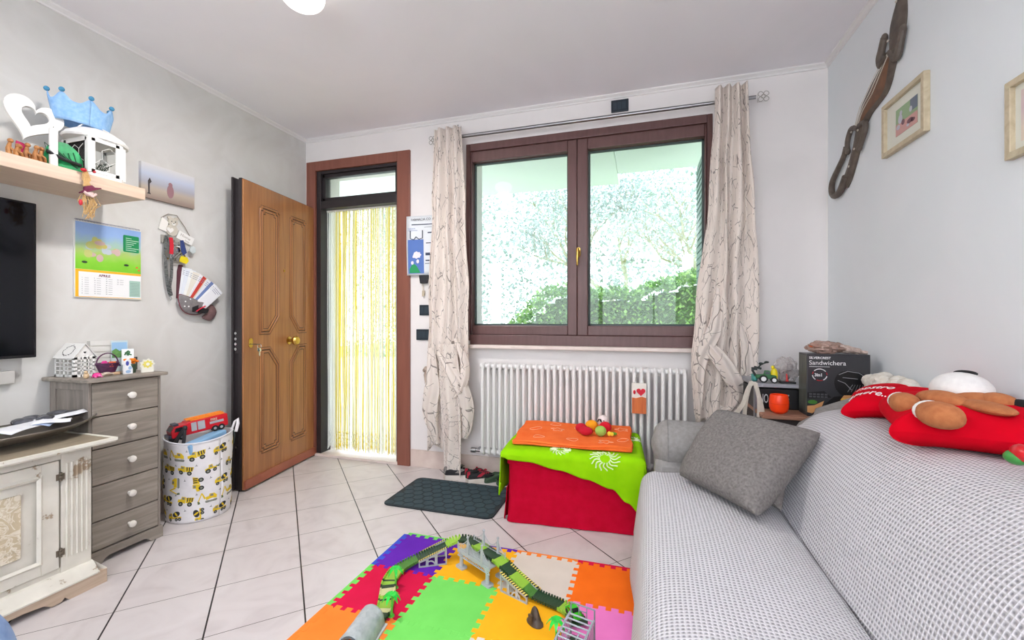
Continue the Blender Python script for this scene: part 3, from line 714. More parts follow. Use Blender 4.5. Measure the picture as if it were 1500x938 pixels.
# lift basket onto its own feet behind the disc: pink turtle, shell, stone, etc.
tt = thing('toy_turtle', 'tiny bright pink turtle figure at the front edge of the grey chest', 'toy', (-2.487, 1.392, zt))
b = MB().ball((-2.487, 1.392, zt+.011), (.015, .018, .012), 14); b.build('shell', P((230, 50, 140), .4), tt)
b = MB()
for dx, dy in ((-.01, -.012), (.012, -.012), (-.01, .012), (.012, .012)): b.ball((-2.487+dx, 1.392+dy, zt+.004), (.005, .005, .004), 8)
b.ball((-2.468, 1.392, zt+.010), .006, 10); b.build('limbs', P((240, 120, 180), .5), tt)
tag(MB().ball((-2.49, 1.352, zt+.014), (.010, .010, .014), 10, e=.8).ball((-2.485, 1.348, zt+.03), (.007, .007, .008), 10).build('wooden_figurine', P((206, 178, 140), .6), loc=(-2.49, 1.352, zt)), 'tiny pale wooden figurine before the house lantern', 'figurine')
b = MB(); 
for i in range(7): b.ball((-2.50-.002*i, 1.418+.008*i, zt+.007+.006*math.sin(i*.5)), (.013, .009, .009-.0006*i), 10)
tag(b.build('sea_shell', mat('shell', (222, 206, 188), .4, c2=(186, 166, 148), sc=70), loc=(-2.50, 1.44, zt)), 'pale sea shell between the pink turtle and the wooden disc', 'shell')
# cut-out blue and white ornament
b = MB(); o = V(-2.515, 1.535, zt)
b.prism(catmull([(-.018, 0, 0), (-.02, .03, 0), (-.014, .06, 0), (-.002, .075, 0), (.012, .068, 0), (.012, .045, 0), (.02, .025, 0), (.02, 0, 0)], 4) and [(p.x, p.y) for p in catmull([(-.018, 0, 0), (-.02, .03, 0), (-.014, .06, 0), (-.002, .075, 0), (.012, .068, 0), (.012, .045, 0), (.02, .025, 0), (.02, 0, 0)], 4)], o, Y, Z, .008)
b.mi = 1; b.prism(ell(-.004, .054, .007, .012, 14), o+X*.008, Y, Z, .0006); b.mi = 2; b.prism(ell(.008, .03, .008, .009, 12), o+X*.008, Y, Z, .0006); b.prism(ell(.0, .012, .012, .008, 12), o+X*.008, Y, Z, .0006)
tag(b.build('ceramic_ornament', [P((240, 240, 242), .3), P((70, 80, 170), .4), P((160, 190, 225), .4)], loc=tuple(o), smooth=0), 'white and blue standing ceramic ornament between the wicker basket and the orange flowers', 'ornament')
fp = thing('flower_pot', 'small green pot of orange flowers on the grey chest', 'flower pot', (-2.55, 1.575, zt))
MB().lathe([(.001, 0), (.018, 0), (.022, .035), (.024, .038), (.024, .044), (.02, .044), (.018, .036), (.001, .034)], (-2.55, 1.575, zt), 18).build('pot', P((74, 92, 74), .6), fp)
b = MB(); r_ = random.Random(3)
for k in range(14): b.ball((-2.55+r_.uniform(-.015, .02), 1.575+r_.uniform(-.026, .024), zt+.05+r_.uniform(0, .022)), (.009, .009, .006), 8)
b.build('blossoms', mat('orange_petals', (240, 92, 30), .6, c2=(250, 170, 30), sc=90), fp)
b = MB(); o = V(-2.50, 1.617, zt); b.prism(rrect(-.029, 0, .029, .03, .003), o, Y, Z, .006)
b.prism([(.033*math.cos(t)*(1+.12*math.cos(9*t)), .042+.026*math.sin(t)*(1+.12*math.cos(9*t))) for t in [2*PI*i/72 for i in range(72)]], o+X*.001, Y, Z, .004)
b.mi = 1; b.prism([(.022*math.cos(t)*(1+.15*math.cos(8*t)), .042+.018*math.sin(t)*(1+.15*math.cos(8*t))) for t in [2*PI*i/64 for i in range(64)]], o+X*.005, Y, Z, .0015)
b.mi = 0; b.prism(ell(0, .042, .009, .008), o+X*.0065, Y, Z, .001)
tag(b.build('flower_ornament', [P((240, 238, 226), .5), P((236, 222, 110), .5)], loc=tuple(o), smooth=0), 'cream flower shaped ornament with yellow petals at the right end of the grey chest', 'ornament')
# ---- television
tv = thing('television', 'black flat television hanging on the left wall under the shelf', 'television', (-2.73, .72, .98))
MB().box(-2.715, .165, .982, -2.69, 1.275, 1.695).build('case', P((22, 22, 26), .35), tv, bev=.004, smooth=0)
MB().box(-2.6905, .175, .995, -2.689, 1.265, 1.686).build('screen', mat('screen_glass', (9, 10, 16), .08), tv, smooth=0)
MB().box(XL+.0005, .45, 1.15, -2.715, .95, 1.5).build('wall_bracket', P((40, 40, 42), .5), tv, smooth=0)
tag(MB().box(XL, .95, .865, XL+.03, 1.225, .925).build('grey_wall_box', P((196, 192, 186), .6), loc=(XL, 1.08, .865), bev=.004, smooth=0), 'light grey box on the wall under the television', 'cable cover')  # plain light grey box fixed to the wall
# ---- floating shelf
m_shelf = wood('pale_oak_shelf', (206, 180, 158), (220, 198, 176), (12, 1, 16), 4, .5, b=.05)
tag(MB().box(XL, .25, 1.772, -2.445, 1.575, 1.830).build('wall_shelf', m_shelf, loc=(-2.6, .9, 1.772), bev=.003, smooth=0), 'thick pale oak floating shelf over the television', 'shelf')
# ---- things on the shelf
zs_ = 1.830
ln = thing('candle_lantern', 'white round topped candle lantern with wire patterned glass at the end of the shelf', 'lantern', (-2.545, 1.425, zs_))
lx0, lx1, ly0, ly1 = -2.635, -2.458, 1.345, 1.502; c = .03
oct_ = [(lx0, ly0), (lx1-.008, ly0), (lx1, ly0+.008), (lx1, ly1-c), (lx1-c, ly1), (lx0, ly1)]
def octring(gr, z): 
    cx, cy = (lx0+lx1)/2, (ly0+ly1)/2
    return [V(cx+(x-cx)*gr, cy+(y-cy)*gr, z) for x, y in oct_]
b = MB(); b.rings([octring(1.05, zs_), octring(1.05, zs_+.014), octring(1.0, zs_+.018)]); b.build('base', wl, ln, bev=.001, smooth=0)
b = MB(); b.rings([octring(1.0, zs_+.178), octring(1.02, zs_+.19)]); 
for x, y in ((lx0, ly0), (lx1, ly0), (lx1, ly1-c), (lx1-c, ly1), (lx0, ly1)): b.box(x-.007, y-.007, zs_+.015, x+.007, y+.007, zs_+.18)
b.build('frame', wl, ln, bev=.0015, smooth=0)
b = MB()
for a0, a1 in (((lx0, ly0), (lx1, ly0)), ((lx1, ly0), (lx1, ly1-c)), ((lx1-c, ly1), (lx0, ly1))):
    d = V(a1[0]-a0[0], a1[1]-a0[1], 0); w_ = d.length; d.normalize(); o = V(a0[0], a0[1], zs_)
    fr = .014; i = .008
    for q in ((i, .018, w_-i, .018+fr), (i, .178-fr, w_-i, .178), (i, .018, i+fr, .178), (w_-i-fr, .018, w_-i, .178)):
        b.prism([(q[0], q[1]), (q[2], q[1]), (q[2], q[3]), (q[0], q[3])], o, d, Z, .004)
b.build('door_frame', wl, ln, smooth=0)
b = MB()
for (a0, a1) in (((lx0, ly0), (lx1, ly0)), ((lx1, ly0), (lx1, ly1-c))):
    d = V(a1[0]-a0[0], a1[1]-a0[1], 0); w_ = d.length; d.normalize(); o = V(a0[0], a0[1], zs_)
    def q(x, z): return o+d*x+V(0, 0, z)+d.cross(Z)*.002
    for pl_ in ([(.02, .06), (.05, .09), (.05, .13), (.08, .15), (.11, .13), (.14, .15)], [(.05, .09), (.08, .07), (.08, .04), (.05, .03)], [(.08, .07), (.11, .09), (.11, .13)], [(.11, .09), (.145, .07)]):
        b.tube([q(min(x, w_-.015), z) for x, z in pl_], .0012, 5)
b.build('wire', P((236, 236, 232), .4), ln)
b = MB(); r_ = random.Random(9)
for k in range(60):
    a = r_.uniform(0, 6.28); l = r_.uniform(.02, .05); p = V(-2.545+r_.uniform(-.03, .03), 1.42+r_.uniform(-.02, .03), zs_+.02)
    b.tube([p, p+V(l*.5*math.cos(a), l*.5*math.sin(a), l*1.2), p+V(l*math.cos(a), l*math.sin(a), l*1.6)], .0012, 4)
b.build('pine_sprig', P((60, 78, 58), .7), ln)
b = MB(); b.box(lx0+.01, ly0+.006, zs_+.03, lx1-.01, ly0+.0075, zs_+.168); b.box(lx1-.008, ly0+.01, zs_+.03, lx1-.0065, ly1-c-.01, zs_+.168)
b.build('glass', glass_material(), ln, smooth=0)
b = MB(); b.lathe([(.001, 0), (.122, 0), (.126, .008), (.122, .015), (.116, .017), (.112, .028), (.075, .052), (.03, .066), (.001, .068)], (-2.552, 1.425, zs_+.186), 40, Matrix.Diagonal((.86, 1, 1))); b.build('roof', wl, ln)
b = MB(); b.tube([(-2.552, 1.425-.07, zs_+.24), (-2.552, 1.425-.05, zs_+.262), (-2.552, 1.425, zs_+.27), (-2.552, 1.425+.05, zs_+.262), (-2.552, 1.425+.07, zs_+.24)], .003, 6); b.build('handle', wl, ln)
cr = thing('party_crown', 'light blue felt party crown sitting on top of the white lantern', 'crown', (-2.555, 1.40, zs_+.255))
ring = []
b = MB(); cz = 2.088
def crn(u, v):
    a = 2*PI*u; R = .105+.02*v; pk = .088+.034*abs(math.cos(3.5*a))**3
    return V(-2.60+R*.55*math.cos(a), 1.395+R*math.sin(a), cz+v*pk)
b.grid(crn, 80, 6); b.build('band', mat('blue_felt', (130, 176, 226), .9, c2=(158, 196, 234), sc=60), cr, solid=.004)
b = MB()
for k in range(7):
    a = 2*PI*k/7; b.ball((-2.60+.125*.55*math.cos(a), 1.395+.125*math.sin(a), cz+.131), .011, 12)
b.build('bobble', mat('teal_pompom', (72, 140, 176), .9), cr)
# white heart hanger
hh = heart(.19, 48); hin = [(x*.46+.004, y*.46+.012) for x, y in hh]; A = math.radians(16)
hu = V(.25, math.cos(A), -math.sin(A)).normalized(); hv = V(-.05, math.sin(A), math.cos(A)); hv = (hv-hu*hv.dot(hu)).normalized()
b = MB(); o = V(-2.62, 1.222, 2.045); nn = hu.cross(hv)
r1 = [o+hu*x*1.0+hv*y*1.15 for x, y in hh]; r2 = [o+hu*x+hv*y*1.15 for x, y in hin]
r1b = [p+nn*.016 for p in r1]; r2b = [p+nn*.016 for p in r2]; b.rings([r1, r1b, r2b, r2], loop=True)
tag(b.build('heart_ornament', wl, loc=(-2.62, 1.22, 1.93), bev=.003, smooth=30), 'large white wooden heart with a heart shaped hole leaning at the left of the shelf', 'ornament')
cn = thing('candle', 'slim white candle standing between the wooden figures and the green leaf ornament', 'candle', (-2.49, 1.235, zs_))
MB().lathe([(.001, 0), (.0145, 0), (.0145, .168), (.012, .172), (.001, .170)], (-2.49, 1.235, zs_), 20).build('wax', P((240, 238, 234), .4), cn)
MB().cyl((-2.49, 1.235, 2.0), (-2.49, 1.235, 2.01), .0012, n=6).build('wick', P((50, 45, 40), .8), cn)
b = MB()
for k, (y0, hgt) in enumerate(((1.155, .10), (1.26, .09))):
    b.prism([(y0, 0), (y0+.055, 0), (y0+.04, hgt), (y0+.01, hgt*1.05)], (-2.60-.02*k, 0, zs_), Y, Z, .003)
tag(b.build('gift_card', P((196, 28, 92), .6), loc=(-2.6, 1.2, zs_), smooth=0), 'magenta folded card standing behind the wooden figures', 'card')
b = MB(); r_ = random.Random(12)
for k in range(7):
    y0 = 1.105+.019*k; x0 = -2.50+r_.uniform(-.03, .02); hgt = .05+.03*r_.random()
    b.tube([(x0, y0, zs_), (x0+.004, y0-.006, zs_+hgt*.5), (x0, y0, zs_+hgt*.85)], [.011, .009, .006], 8); b.ball((x0, y0+.002, zs_+hgt), .0095, 10)
    b.tube([(x0+.006, y0-.004, zs_+hgt*.6), (x0+.018, y0+.004, zs_+hgt*.4), (x0+.01, y0+.01, zs_+hgt*.2)], .0045, 6)
b.ball((-2.50, 1.16, zs_+.004), (.04, .065, .006), 16)
tag(b.build('nativity_carving', mat('olive_wood', (150, 92, 46), .45, c2=(196, 140, 84), sc=50), loc=(-2.50, 1.16, zs_)), 'brown carved wooden group of little figures at the left of the shelf', 'carving')
b = MB(); o = V(-2.50, 1.285, zs_)
lf = [(p.x, p.y) for p in catmull([(-.075, .03, 0), (-.06, .10, 0), (-.01, .125, 0), (.035, .10, 0), (.055, .055, 0), (.052, .012, 0), (.035, 0, 0), (-.04, 0, 0)], 6, True)]
b.prism(lf, o, V(.1, .995, 0), Z, .006); b.mi = 1
for k in range(6): b.tube([o+V(.008, .05, .01), o+V(.010, .03-.022*k, .05+.01*k), o+V(.010, .02-.018*k, .09-.008*k)], .0016, 5)
b.mi = 2; b.tube([o+V(.014, -.075, .065), o+V(.02, -.02, .045), o+V(.014, .045, .04)], .008, 8)
tag(b.build('leaf_ornament', [mat('green_glaze', (40, 170, 100), .3, c2=(20, 130, 76), sc=30), P((14, 60, 38), .5), P((24, 24, 26), .5)], loc=tuple(o)), 'bright green leaf shaped ornament with a black strap left of the white lantern', 'ornament')
# raffia doll hanging over the shelf edge
rd = thing('raffia_doll', 'raffia doll with a dark red hat hanging from the shelf edge over the calendar', 'doll', (-2.425, 1.325, 1.63))
b = MB(); r_ = random.Random(6); m_raf = mat('raffia', (214, 178, 124), .8, c2=(186, 146, 92), sc=60)
for k in range(34):
    y0 = 1.325+r_.uniform(-.02, .02); b.tube([(-2.435+r_.uniform(0, .012), y0, 1.735), (-2.43+r_.uniform(0, .02), y0+r_.uniform(-.025, .03), 1.69), (-2.43, y0*.3+.7*1.328+r_.uniform(-.02, .02), 1.625+r_.uniform(-.01, .03))], .0016, 4)
for k in range(16):
    y0 = 1.325+r_.uniform(-.012, .012); b.tube([(-2.44, y0, 1.838), (-2.434, y0+r_.uniform(-.01, .01), 1.80), (-2.43, 1.325+r_.uniform(-.02, .02), 1.765)], .002, 4)
b.build('body', m_raf, rd)
b = MB(); b.lathe([(.001, .014), (.018, .012), (.024, .0), (.045, -.006), (.046, -.010), (.02, -.006), (.001, -.006)], (-2.425, 1.328, 1.757), 20, Matrix.Rotation(.5, 3, 'X') @ Matrix.Diagonal((.6, 1, 1))); b.build('hat', P((104, 28, 60), .8), rd)
b = MB(); b.ball((-2.415, 1.322, 1.733), (.012, .018, .014), 12); b.tube([(-2.41, 1.30, 1.735), (-2.405, 1.33, 1.72), (-2.41, 1.345, 1.735)], .006, 8); b.build('scarf', P((222, 190, 184), .8), rd)
b = MB(); b.ball((-2.418, 1.293, 1.685), (.006, .007, .014), 10); b.ball((-2.43, 1.31, 1.838), (.01, .012, .008), 10); b.ball((-2.43, 1.35, 1.842), (.007, .006, .006), 10); b.build('red_berry', P((196, 32, 50), .5), rd)
# ---- photo canvas
def canvas_mat():
    m, nt, bs = nodes('beach_photo_print'); bs.inputs['Roughness'].default_value = .5
    t = N(nt, 'ShaderNodeTexCoord'); s = N(nt, 'ShaderNodeSeparateXYZ'); L(nt, t.outputs['Generated'], s.inputs[0])
    L(nt, ramp(nt, s.outputs[2], [(0, (150, 130, 120)), (.3, (190, 176, 160)), (.45, (176, 176, 186)), (.7, (196, 204, 222)), (1, (224, 222, 222))]), bs.inputs['Base Color']); return m
pc = thing('photo_canvas', 'unframed photo print of a hazy beach on the left wall above the key rack', 'picture', (XL, 1.90, 1.866))
MB().box(XL, 1.745, 1.866, XL+.02, 2.052, 2.068).build('print', canvas_mat(), pc, smooth=0)
b = MB(); o = V(XL+.0202, 0, 0); b.prism([(1.775, 1.89), (1.797, 1.89), (1.79, 1.90), (1.79, 1.95), (1.80, 1.965), (1.79, 1.985), (1.78, 1.965), (1.782, 1.90)], o, Y, Z, .0006); b.mi = 1
b.prism(ell(1.905, 1.935, .02, .04), o, Y, Z, .0005); b.prism(ell(1.905, 1.975, .012, .014), o, Y, Z, .0006)
b.build('printed_figures', [P((66, 60, 62), .6), P((160, 120, 126), .6)], pc, smooth=0)
# ---- calendar
cl = thing('wall_calendar', 'large colourful wall calendar with a meadow picture and an April page', 'calendar', (XL, 1.595, 1.27))
x = XL+.012; MB().box(XL, 1.447, 1.272, x, 1.75, 1.668).build('pages', P((236, 234, 230), .6), cl, smooth=0)
def calmat():
    m, nt, bs = nodes('calendar_picture'); bs.inputs['Roughness'].default_value = .4
    t = N(nt, 'ShaderNodeTexCoord'); s = N(nt, 'ShaderNodeSeparateXYZ'); L(nt, t.outputs['Object'], s.inputs[0])
    n = N(nt, 'ShaderNodeTexNoise'); n.inputs['Scale'].default_value = 14; L(nt, t.outputs['Object'], n.inputs['Vector'])
    a = N(nt, 'ShaderNodeMath', operation='MULTIPLY_ADD'); L(nt, n.outputs[0], a.inputs[0]); a.inputs[1].default_value = .09; L(nt, s.outputs[2], a.inputs[2])
    mr = N(nt, 'ShaderNodeMapRange'); mr.inputs[1].default_value = .17; mr.inputs[2].default_value = .44; L(nt, a.outputs[0], mr.inputs[0])
    L(nt, ramp(nt, mr.outputs[0], [(0, (120, 200, 40)), (.25, (140, 210, 60)), (.45, (176, 204, 110)), (.6, (168, 200, 190)), (.8, (150, 180, 226)), (1, (140, 170, 220))]), bs.inputs['Base Color']); return m
MB().box(x, 1.45, 1.418, x+.001, 1.748, 1.66).build('picture', calmat(), cl, smooth=0)
b = MB(); b.mi = 0; b.box(x, 1.45, 1.275, x+.0008, 1.748, 1.417); b.mi = 1; b.box(x+.0008, 1.463, 1.278, x+.0016, 1.748, 1.405)
b.mi = 2; b.box(x+.0016, 1.690, 1.285, x+.0022, 1.744, 1.375)
b.build('month_page', [P((244, 184, 40), .5), P((240, 240, 240), .5), P((168, 200, 186), .5)], cl, smooth=0)
b = MB(); text(b, 'APRILE', .017, (x+.0018, 1.548, 1.385), Y, Z, .0006, .0004); b.build('month_name', P((120, 40, 60), .5), cl, smooth=0)
b = MB()
for c_ in range(4):
    for r__ in range(8):
        if c_ == 3 and r__ > 2: continue
        text(b, str(c_*8+r__+1), .007, (x+.0018, 1.475+.052*c_, 1.372-.0115*r__), Y, Z, .0004); b.prism([(0, 0), (.018, 0), (.018, .0012), (0, .0012)], (x+.0018, 1.487+.052*c_, 1.373-.0115*r__), Y, Z, .0004)
for r__ in range(9): b.prism([(0, 0), (.045, 0), (.045, .0011), (0, .0011)], (x+.0024, 1.694, 1.292+.0085*r__), Y, Z, .0004)
b.build('dates', P((90, 90, 100), .5), cl, smooth=0)
b = MB(); b.prism(rrect(1.66, 1.535, 1.738, 1.628, .006), (x+.0012, 0, 0), Y, Z, .0006); b.build('green_panel', P((24, 140, 84), .5), cl, smooth=0)
b = MB()
for r__ in range(7): b.prism([(0, 0), (.04+.012*((r__*3) % 4)-.012, 0), (.04+.012*((r__*3) % 4)-.012, .003), (0, .003)], (x+.002, 1.672, 1.61-.011*r__), Y, Z, .0004)
b.build('panel_lines', P((200, 230, 210), .5), cl, smooth=0)
b = MB(); r_ = random.Random(8)
for k in range(18):
    b.mi = k % 4; b.prism(ell(1.50+.14*r_.random(), 1.47+.11*r_.random(), .012+.014*r_.random(), .010+.01*r_.random(), 14), (x+.0012+.0003*k/18, 0, 0), Y, Z, .0003)
for q in ((1.487, 1.455), (1.675, 1.46)): b.mi = 4; b.prism(ell(q[0], q[1], .012, .006), (x+.002, 0, 0), Y, Z, .0004)
for q in ((1.727, 1.452), (1.737, 1.437)): b.mi = 5; b.prism(ell(q[0], q[1], .006, .0045), (x+.002, 0, 0), Y, Z, .0004)
b.build('printed_shapes', [P((196, 200, 120), .5), P((206, 176, 170), .5), P((186, 196, 206), .5), P((206, 196, 110), .5), P((50, 70, 50), .5), P((230, 110, 50), .5)], cl, smooth=0)
b = MB()
for k in range(46):
    y0 = 1.452+.0064*k; b.tube([(x+.004, y0, 1.662), (x+.002, y0, 1.672), (x-.006, y0, 1.672), (x-.01, y0, 1.664)], .0009, 4)
b.build('spiral', P((60, 70, 110), .4), cl)
# ---- key rack with bear
kr = thing('key_rack', 'white wooden key rack with a little bear plaque hung on a cord', 'key rack', (XL, 1.93, 1.62))
x = XL+.004; b = MB()
b.prism(ell(1.925, 1.755, .028, .026), (x, 0, 0), Y, Z, .012); b.prism(ell(1.905, 1.78, .010, .010), (x, 0, 0), Y, Z, .010); b.prism(ell(1.948, 1.78, .010, .010), (x, 0, 0), Y, Z, .010)
b.prism(ell(1.92, 1.705, .034, .036), (x, 0, 0), Y, Z, .010); b.build('bear', P((206, 198, 184), .6), kr, smooth=0)
b = MB(); b.prism(ell(1.925, 1.742, .011, .008), (x+.012, 0, 0), Y, Z, .004); b.prism([(1.845+p*.9, q) for p, q in ((0, 1.70), (.05, 1.69), (.06, 1.75), (.02, 1.775))], (x, 0, 0), Y, Z, .008); b.prism([(p+1.905, q+1.70) for p, q in heart(.04, 20)], (x+.011, 0, 0), Y, Z, .005)
b.build('white_patches', P((238, 234, 228), .6), kr, smooth=0)
b = MB()
for q in ((1.915, 1.758), (1.937, 1.758), (1.925, 1.746)): b.ball((x+.0165 if q[1] < 1.75 else x+.013, *q), .003, 8)
b.build('eyes', P((30, 26, 24), .4), kr)
b = MB(); d = V(0, .93, -.36).normalized(); u = V(0, .36, .93).normalized(); o = V(x, 1.945, 1.665)
b.prism([(0, 0), (.10, 0), (.10, .052), (0, .052)], o, d, u, .009); b.build('plaque', P((240, 238, 234), .6), kr, smooth=0)
b = MB(); text(b, 'Home', .026, o+d*.014+u*.024+X*.0092, d, u, .0006); text(b, 'love', .018, o+d*.05+u*.006+X*.0092, d, u, .0006); b.build('plaque_lettering', P((176, 168, 160), .6), kr, smooth=0)
MB().tube([(x+.005, 1.86, 1.77), (x+.004, 1.90, 1.80), (x+.004, 1.95, 1.803), (x+.004, 2.0, 1.74), (x+.005, 2.035, 1.68)], .0022, 6).build('cord', P((140, 130, 116), .7), kr)
b = MB()
for yy, zz in ((1.875, 1.665), (1.90, 1.655), (1.93, 1.648), (1.955, 1.64), (1.985, 1.63)): b.tube([(x, yy, zz), (x+.02, yy, zz-.006), (x+.024, yy, zz+.006)], .0022, 6)
b.box(x, 1.86, 1.62, x+.008, 2.0, 1.668); b.build('hooks', P((170, 166, 158), .5), kr)
# hanging from the rack
x = XL+.026
def strap(pts, w_, m, name, lab, cat, grp=None, clip=True):
    b = MB(); pts = catmull(pts, 5); rs = []
    for i, p in enumerate(pts):
        a = pts[max(0, i-1)]; c_ = pts[min(len(pts)-1, i+1)]; d = (c_-a).normalized(); s = d.cross(X).normalized()*w_/2
        rs.append([p-s, p+s, p+s+X*.002, p-s+X*.002])
    b.rings(rs); b.mi = 1
    e = pts[-1]; 
    if clip: b.tube([e+V(.001, 0, 0), e+V(.001, -.004, -.012), e+V(.001, 0, -.026), e+V(.001, .006, -.016), e+V(.001, 0, -.004)], .0022, 6)
    return tag(b.build(name, [m, m_chrome], loc=tuple(pts[0])), lab, cat, grp)
m_lan = mat('black_grey_webbing', (40, 42, 44), .7, c2=(126, 128, 126), sc=60, stretch=(1, 1, 2))
strap([(x, 1.878, 1.665), (x, 1.872, 1.56), (x, 1.878, 1.42), (x, 1.892, 1.33), (x, 1.902, 1.30)], .019, m_lan, 'lanyard', 'long black and grey lanyard hanging at the left of the key rack', 'lanyard')
strap([(x+.004, 1.885, 1.66), (x+.004, 1.90, 1.56), (x+.004, 1.905, 1.44), (x+.004, 1.895, 1.36), (x+.004, 1.904, 1.305)], .016, m_lan, 'lanyard', 'second dark lanyard hanging beside the long one on the key rack', 'lanyard', clip=False)
strap([(x+.006, 1.898, 1.655), (x+.008, 1.902, 1.61), (x+.007, 1.90, 1.555)], .022, P((206, 30, 50), .6), 'keyring_tag', 'red fabric key tag on the key rack', 'key tag')
def keys(y, z, n, seed, lab):
    r = random.Random(seed); t = thing('key_bunch', lab, 'keys', (x, y, z))
    MB().tube([(x, y+.013*math.cos(a), z+.013*math.sin(a)) for a in [2*PI*i/20 for i in range(20)]], .0012, 6, loop=True).build('ring', m_chrome, t)
    for k in range(n):
        a = -PI/2+(k-(n-1)/2)*.32+r.uniform(-.1, .1); d = V(.05*(k % 3), math.cos(a), math.sin(a)).normalized(); s = d.cross(X).normalized(); p = V(x+.002*k-.002, y, z)+d*.012
        b = MB(); b.prism(ell(0, .015, .014, .014, 12)[::-1], p, s, d, .002)
        b.prism([(-.005, .026), (.005, .026), (.005, .068), (0, .074), (-.005, .068), (-.005, .06), (-.003, .057), (-.005, .05), (-.003, .046), (-.005, .042)], p, s, d, .002)
        b.build('key', m_chrome if k % 3 else m_brass, t, smooth=0)
    return t
keys(1.93, 1.615, 4, 1, 'bunch of keys with a ring in the middle of the key rack'); keys(1.962, 1.60, 4, 2, 'bunch of keys at the right of the key rack'); keys(1.915, 1.60, 3, 3, 'small bunch of keys behind the red tag')
b = MB(); b.prism([(1.945, 1.515), (1.985, 1.505), (2.0, 1.525), (1.99, 1.548), (1.95, 1.55)], (x+.01, 0, 0), Y, Z, .007); b.tube([(x+.012, 1.965, 1.545), (x+.008, 1.955, 1.59)], .0015, 5)
tag(b.build('key_fob', P((228, 208, 30), .4), loc=(x, 1.97, 1.52), bev=.002, smooth=0), 'yellow plastic key fob hanging on the key rack', 'key fob')
b = MB(); b.prism([(1.945, 1.645), (1.963, 1.65), (1.985, 1.575), (1.965, 1.555), (1.95, 1.58)], (x+.016, 0, 0), Y, Z, .006)
tag(b.build('key_fob', P((50, 66, 122), .5), loc=(x+.01, 1.96, 1.6), bev=.002, smooth=0), 'dark blue key fob hanging on the key rack', 'key fob')
b = MB(); b.prism(ell(1.885, 1.555, .02, .026, 18), (x+.001, 0, 0), Y, Z, .006)
tag(b.build('key_fob', P((96, 92, 86), .5), loc=(x, 1.885, 1.55), bev=.002, smooth=0), 'round grey leather key fob left of the yellow one', 'key fob')
b = MB(); b.tube([(x+.012, 1.925, 1.52), (x+.012, 1.965, 1.565), (x+.012, 1.955, 1.575), (x+.012, 1.915, 1.53)], .005, 6, loop=True)
tag(b.build('karabiner', P((120, 118, 110), .4), loc=(x, 1.94, 1.54)), 'grey karabiner clip hanging under the keys', 'karabiner')
b = MB(); b.prism(ell(2.03, 1.60, .02, .024, 8), (x+.002, 0, 0), Y, Z, .01)
tag(b.build('key_fob', P((198, 206, 206), .2), loc=(x, 2.03, 1.60), bev=.003, smooth=0), 'clear faceted key fob at the right end of the key rack', 'key fob')
# ---- letter pocket
lp = thing('letter_pocket', 'grey polka dot fabric wall pocket with a red bow, stuffed with letters', 'letter holder', (XL, 2.05, 1.19))
x = XL+.002
outl = [(p.x, p.y) for p in catmull([(1.945, 1.31, 0), (1.95, 1.25, 0), (1.98, 1.205, 0), (2.04, 1.188, 0), (2.10, 1.205, 0), (2.13, 1.26, 0), (2.135, 1.285, 0), (2.05, 1.29, 0), (1.99, 1.305, 0)], 5, True)]
b = MB(); b.puff(outl, (x+.03, 0, 0), Y, Z, .028, 6, back=.9); b.build('pouch', mat('grey_felt', (118, 112, 112), .9, c2=(134, 128, 128), sc=60), lp)
b = MB()
for q in ((1.97, 1.27), (2.0, 1.285), (1.99, 1.24), (2.02, 1.255), (2.05, 1.275), (2.08, 1.27), (2.10, 1.245), (2.02, 1.22), (2.06, 1.235), (1.965, 1.24), (2.115, 1.27)):
    b.ball((x+.053, *q), (.003, .005, .005), 8)
b.build('polka_dots', P((236, 234, 232), .8), lp)
b = MB(); b.tube([(x+.03, p, q) for p, q in outl], .0028, 6, loop=True); b.build('red_piping', P((120, 30, 50), .7), lp)
MB().prism([(1.95, 1.29), (2.0, 1.30), (1.995, 1.45), (1.985, 1.50), (1.965, 1.50), (1.955, 1.46)], (x, 0, 0), Y, Z, .008).build('back_panel', P((92, 50, 60), .8), lp, smooth=0)
b = MB(); b.mi = 0; b.prism([(2.01, 1.235), (2.045, 1.25), (2.045, 1.215), (2.01, 1.205)], (x+.056, 0, 0), Y, Z, .006); b.prism([(2.05, 1.24), (2.12, 1.225), (2.11, 1.20), (2.05, 1.195)], (x+.05, 0, 0), Y, Z, .006)
b.mi = 1; b.tube([(x+.064, 2.03, 1.21), (x+.066, 2.05, 1.225), (x+.062, 2.09, 1.245)], .004, 8); b.build('bow', [P((30, 28, 30), .8), P((200, 30, 60), .7)], lp)
r_ = random.Random(10)
cols = [(238, 240, 244), (228, 232, 240), (240, 240, 238), (232, 226, 214), (238, 238, 242), (196, 60, 50), (214, 200, 170), (232, 234, 240), (110, 130, 180), (240, 240, 240), (236, 236, 240)]
labs = ['tallest white letter at the back of the wall pocket', 'white letter, second from the left in the wall pocket', 'white folded letter before the tallest ones in the wall pocket', 'cream letter in the middle of the wall pocket', 'white letter leaning right in the wall pocket', 'red printed leaflet among the letters in the wall pocket', 'beige leaflet behind the red one in the wall pocket', 'white letter below the red leaflet in the wall pocket', 'blue edged envelope leaning right in the wall pocket', 'white letter leaning far right in the wall pocket', 'lowest white letter at the right of the wall pocket']
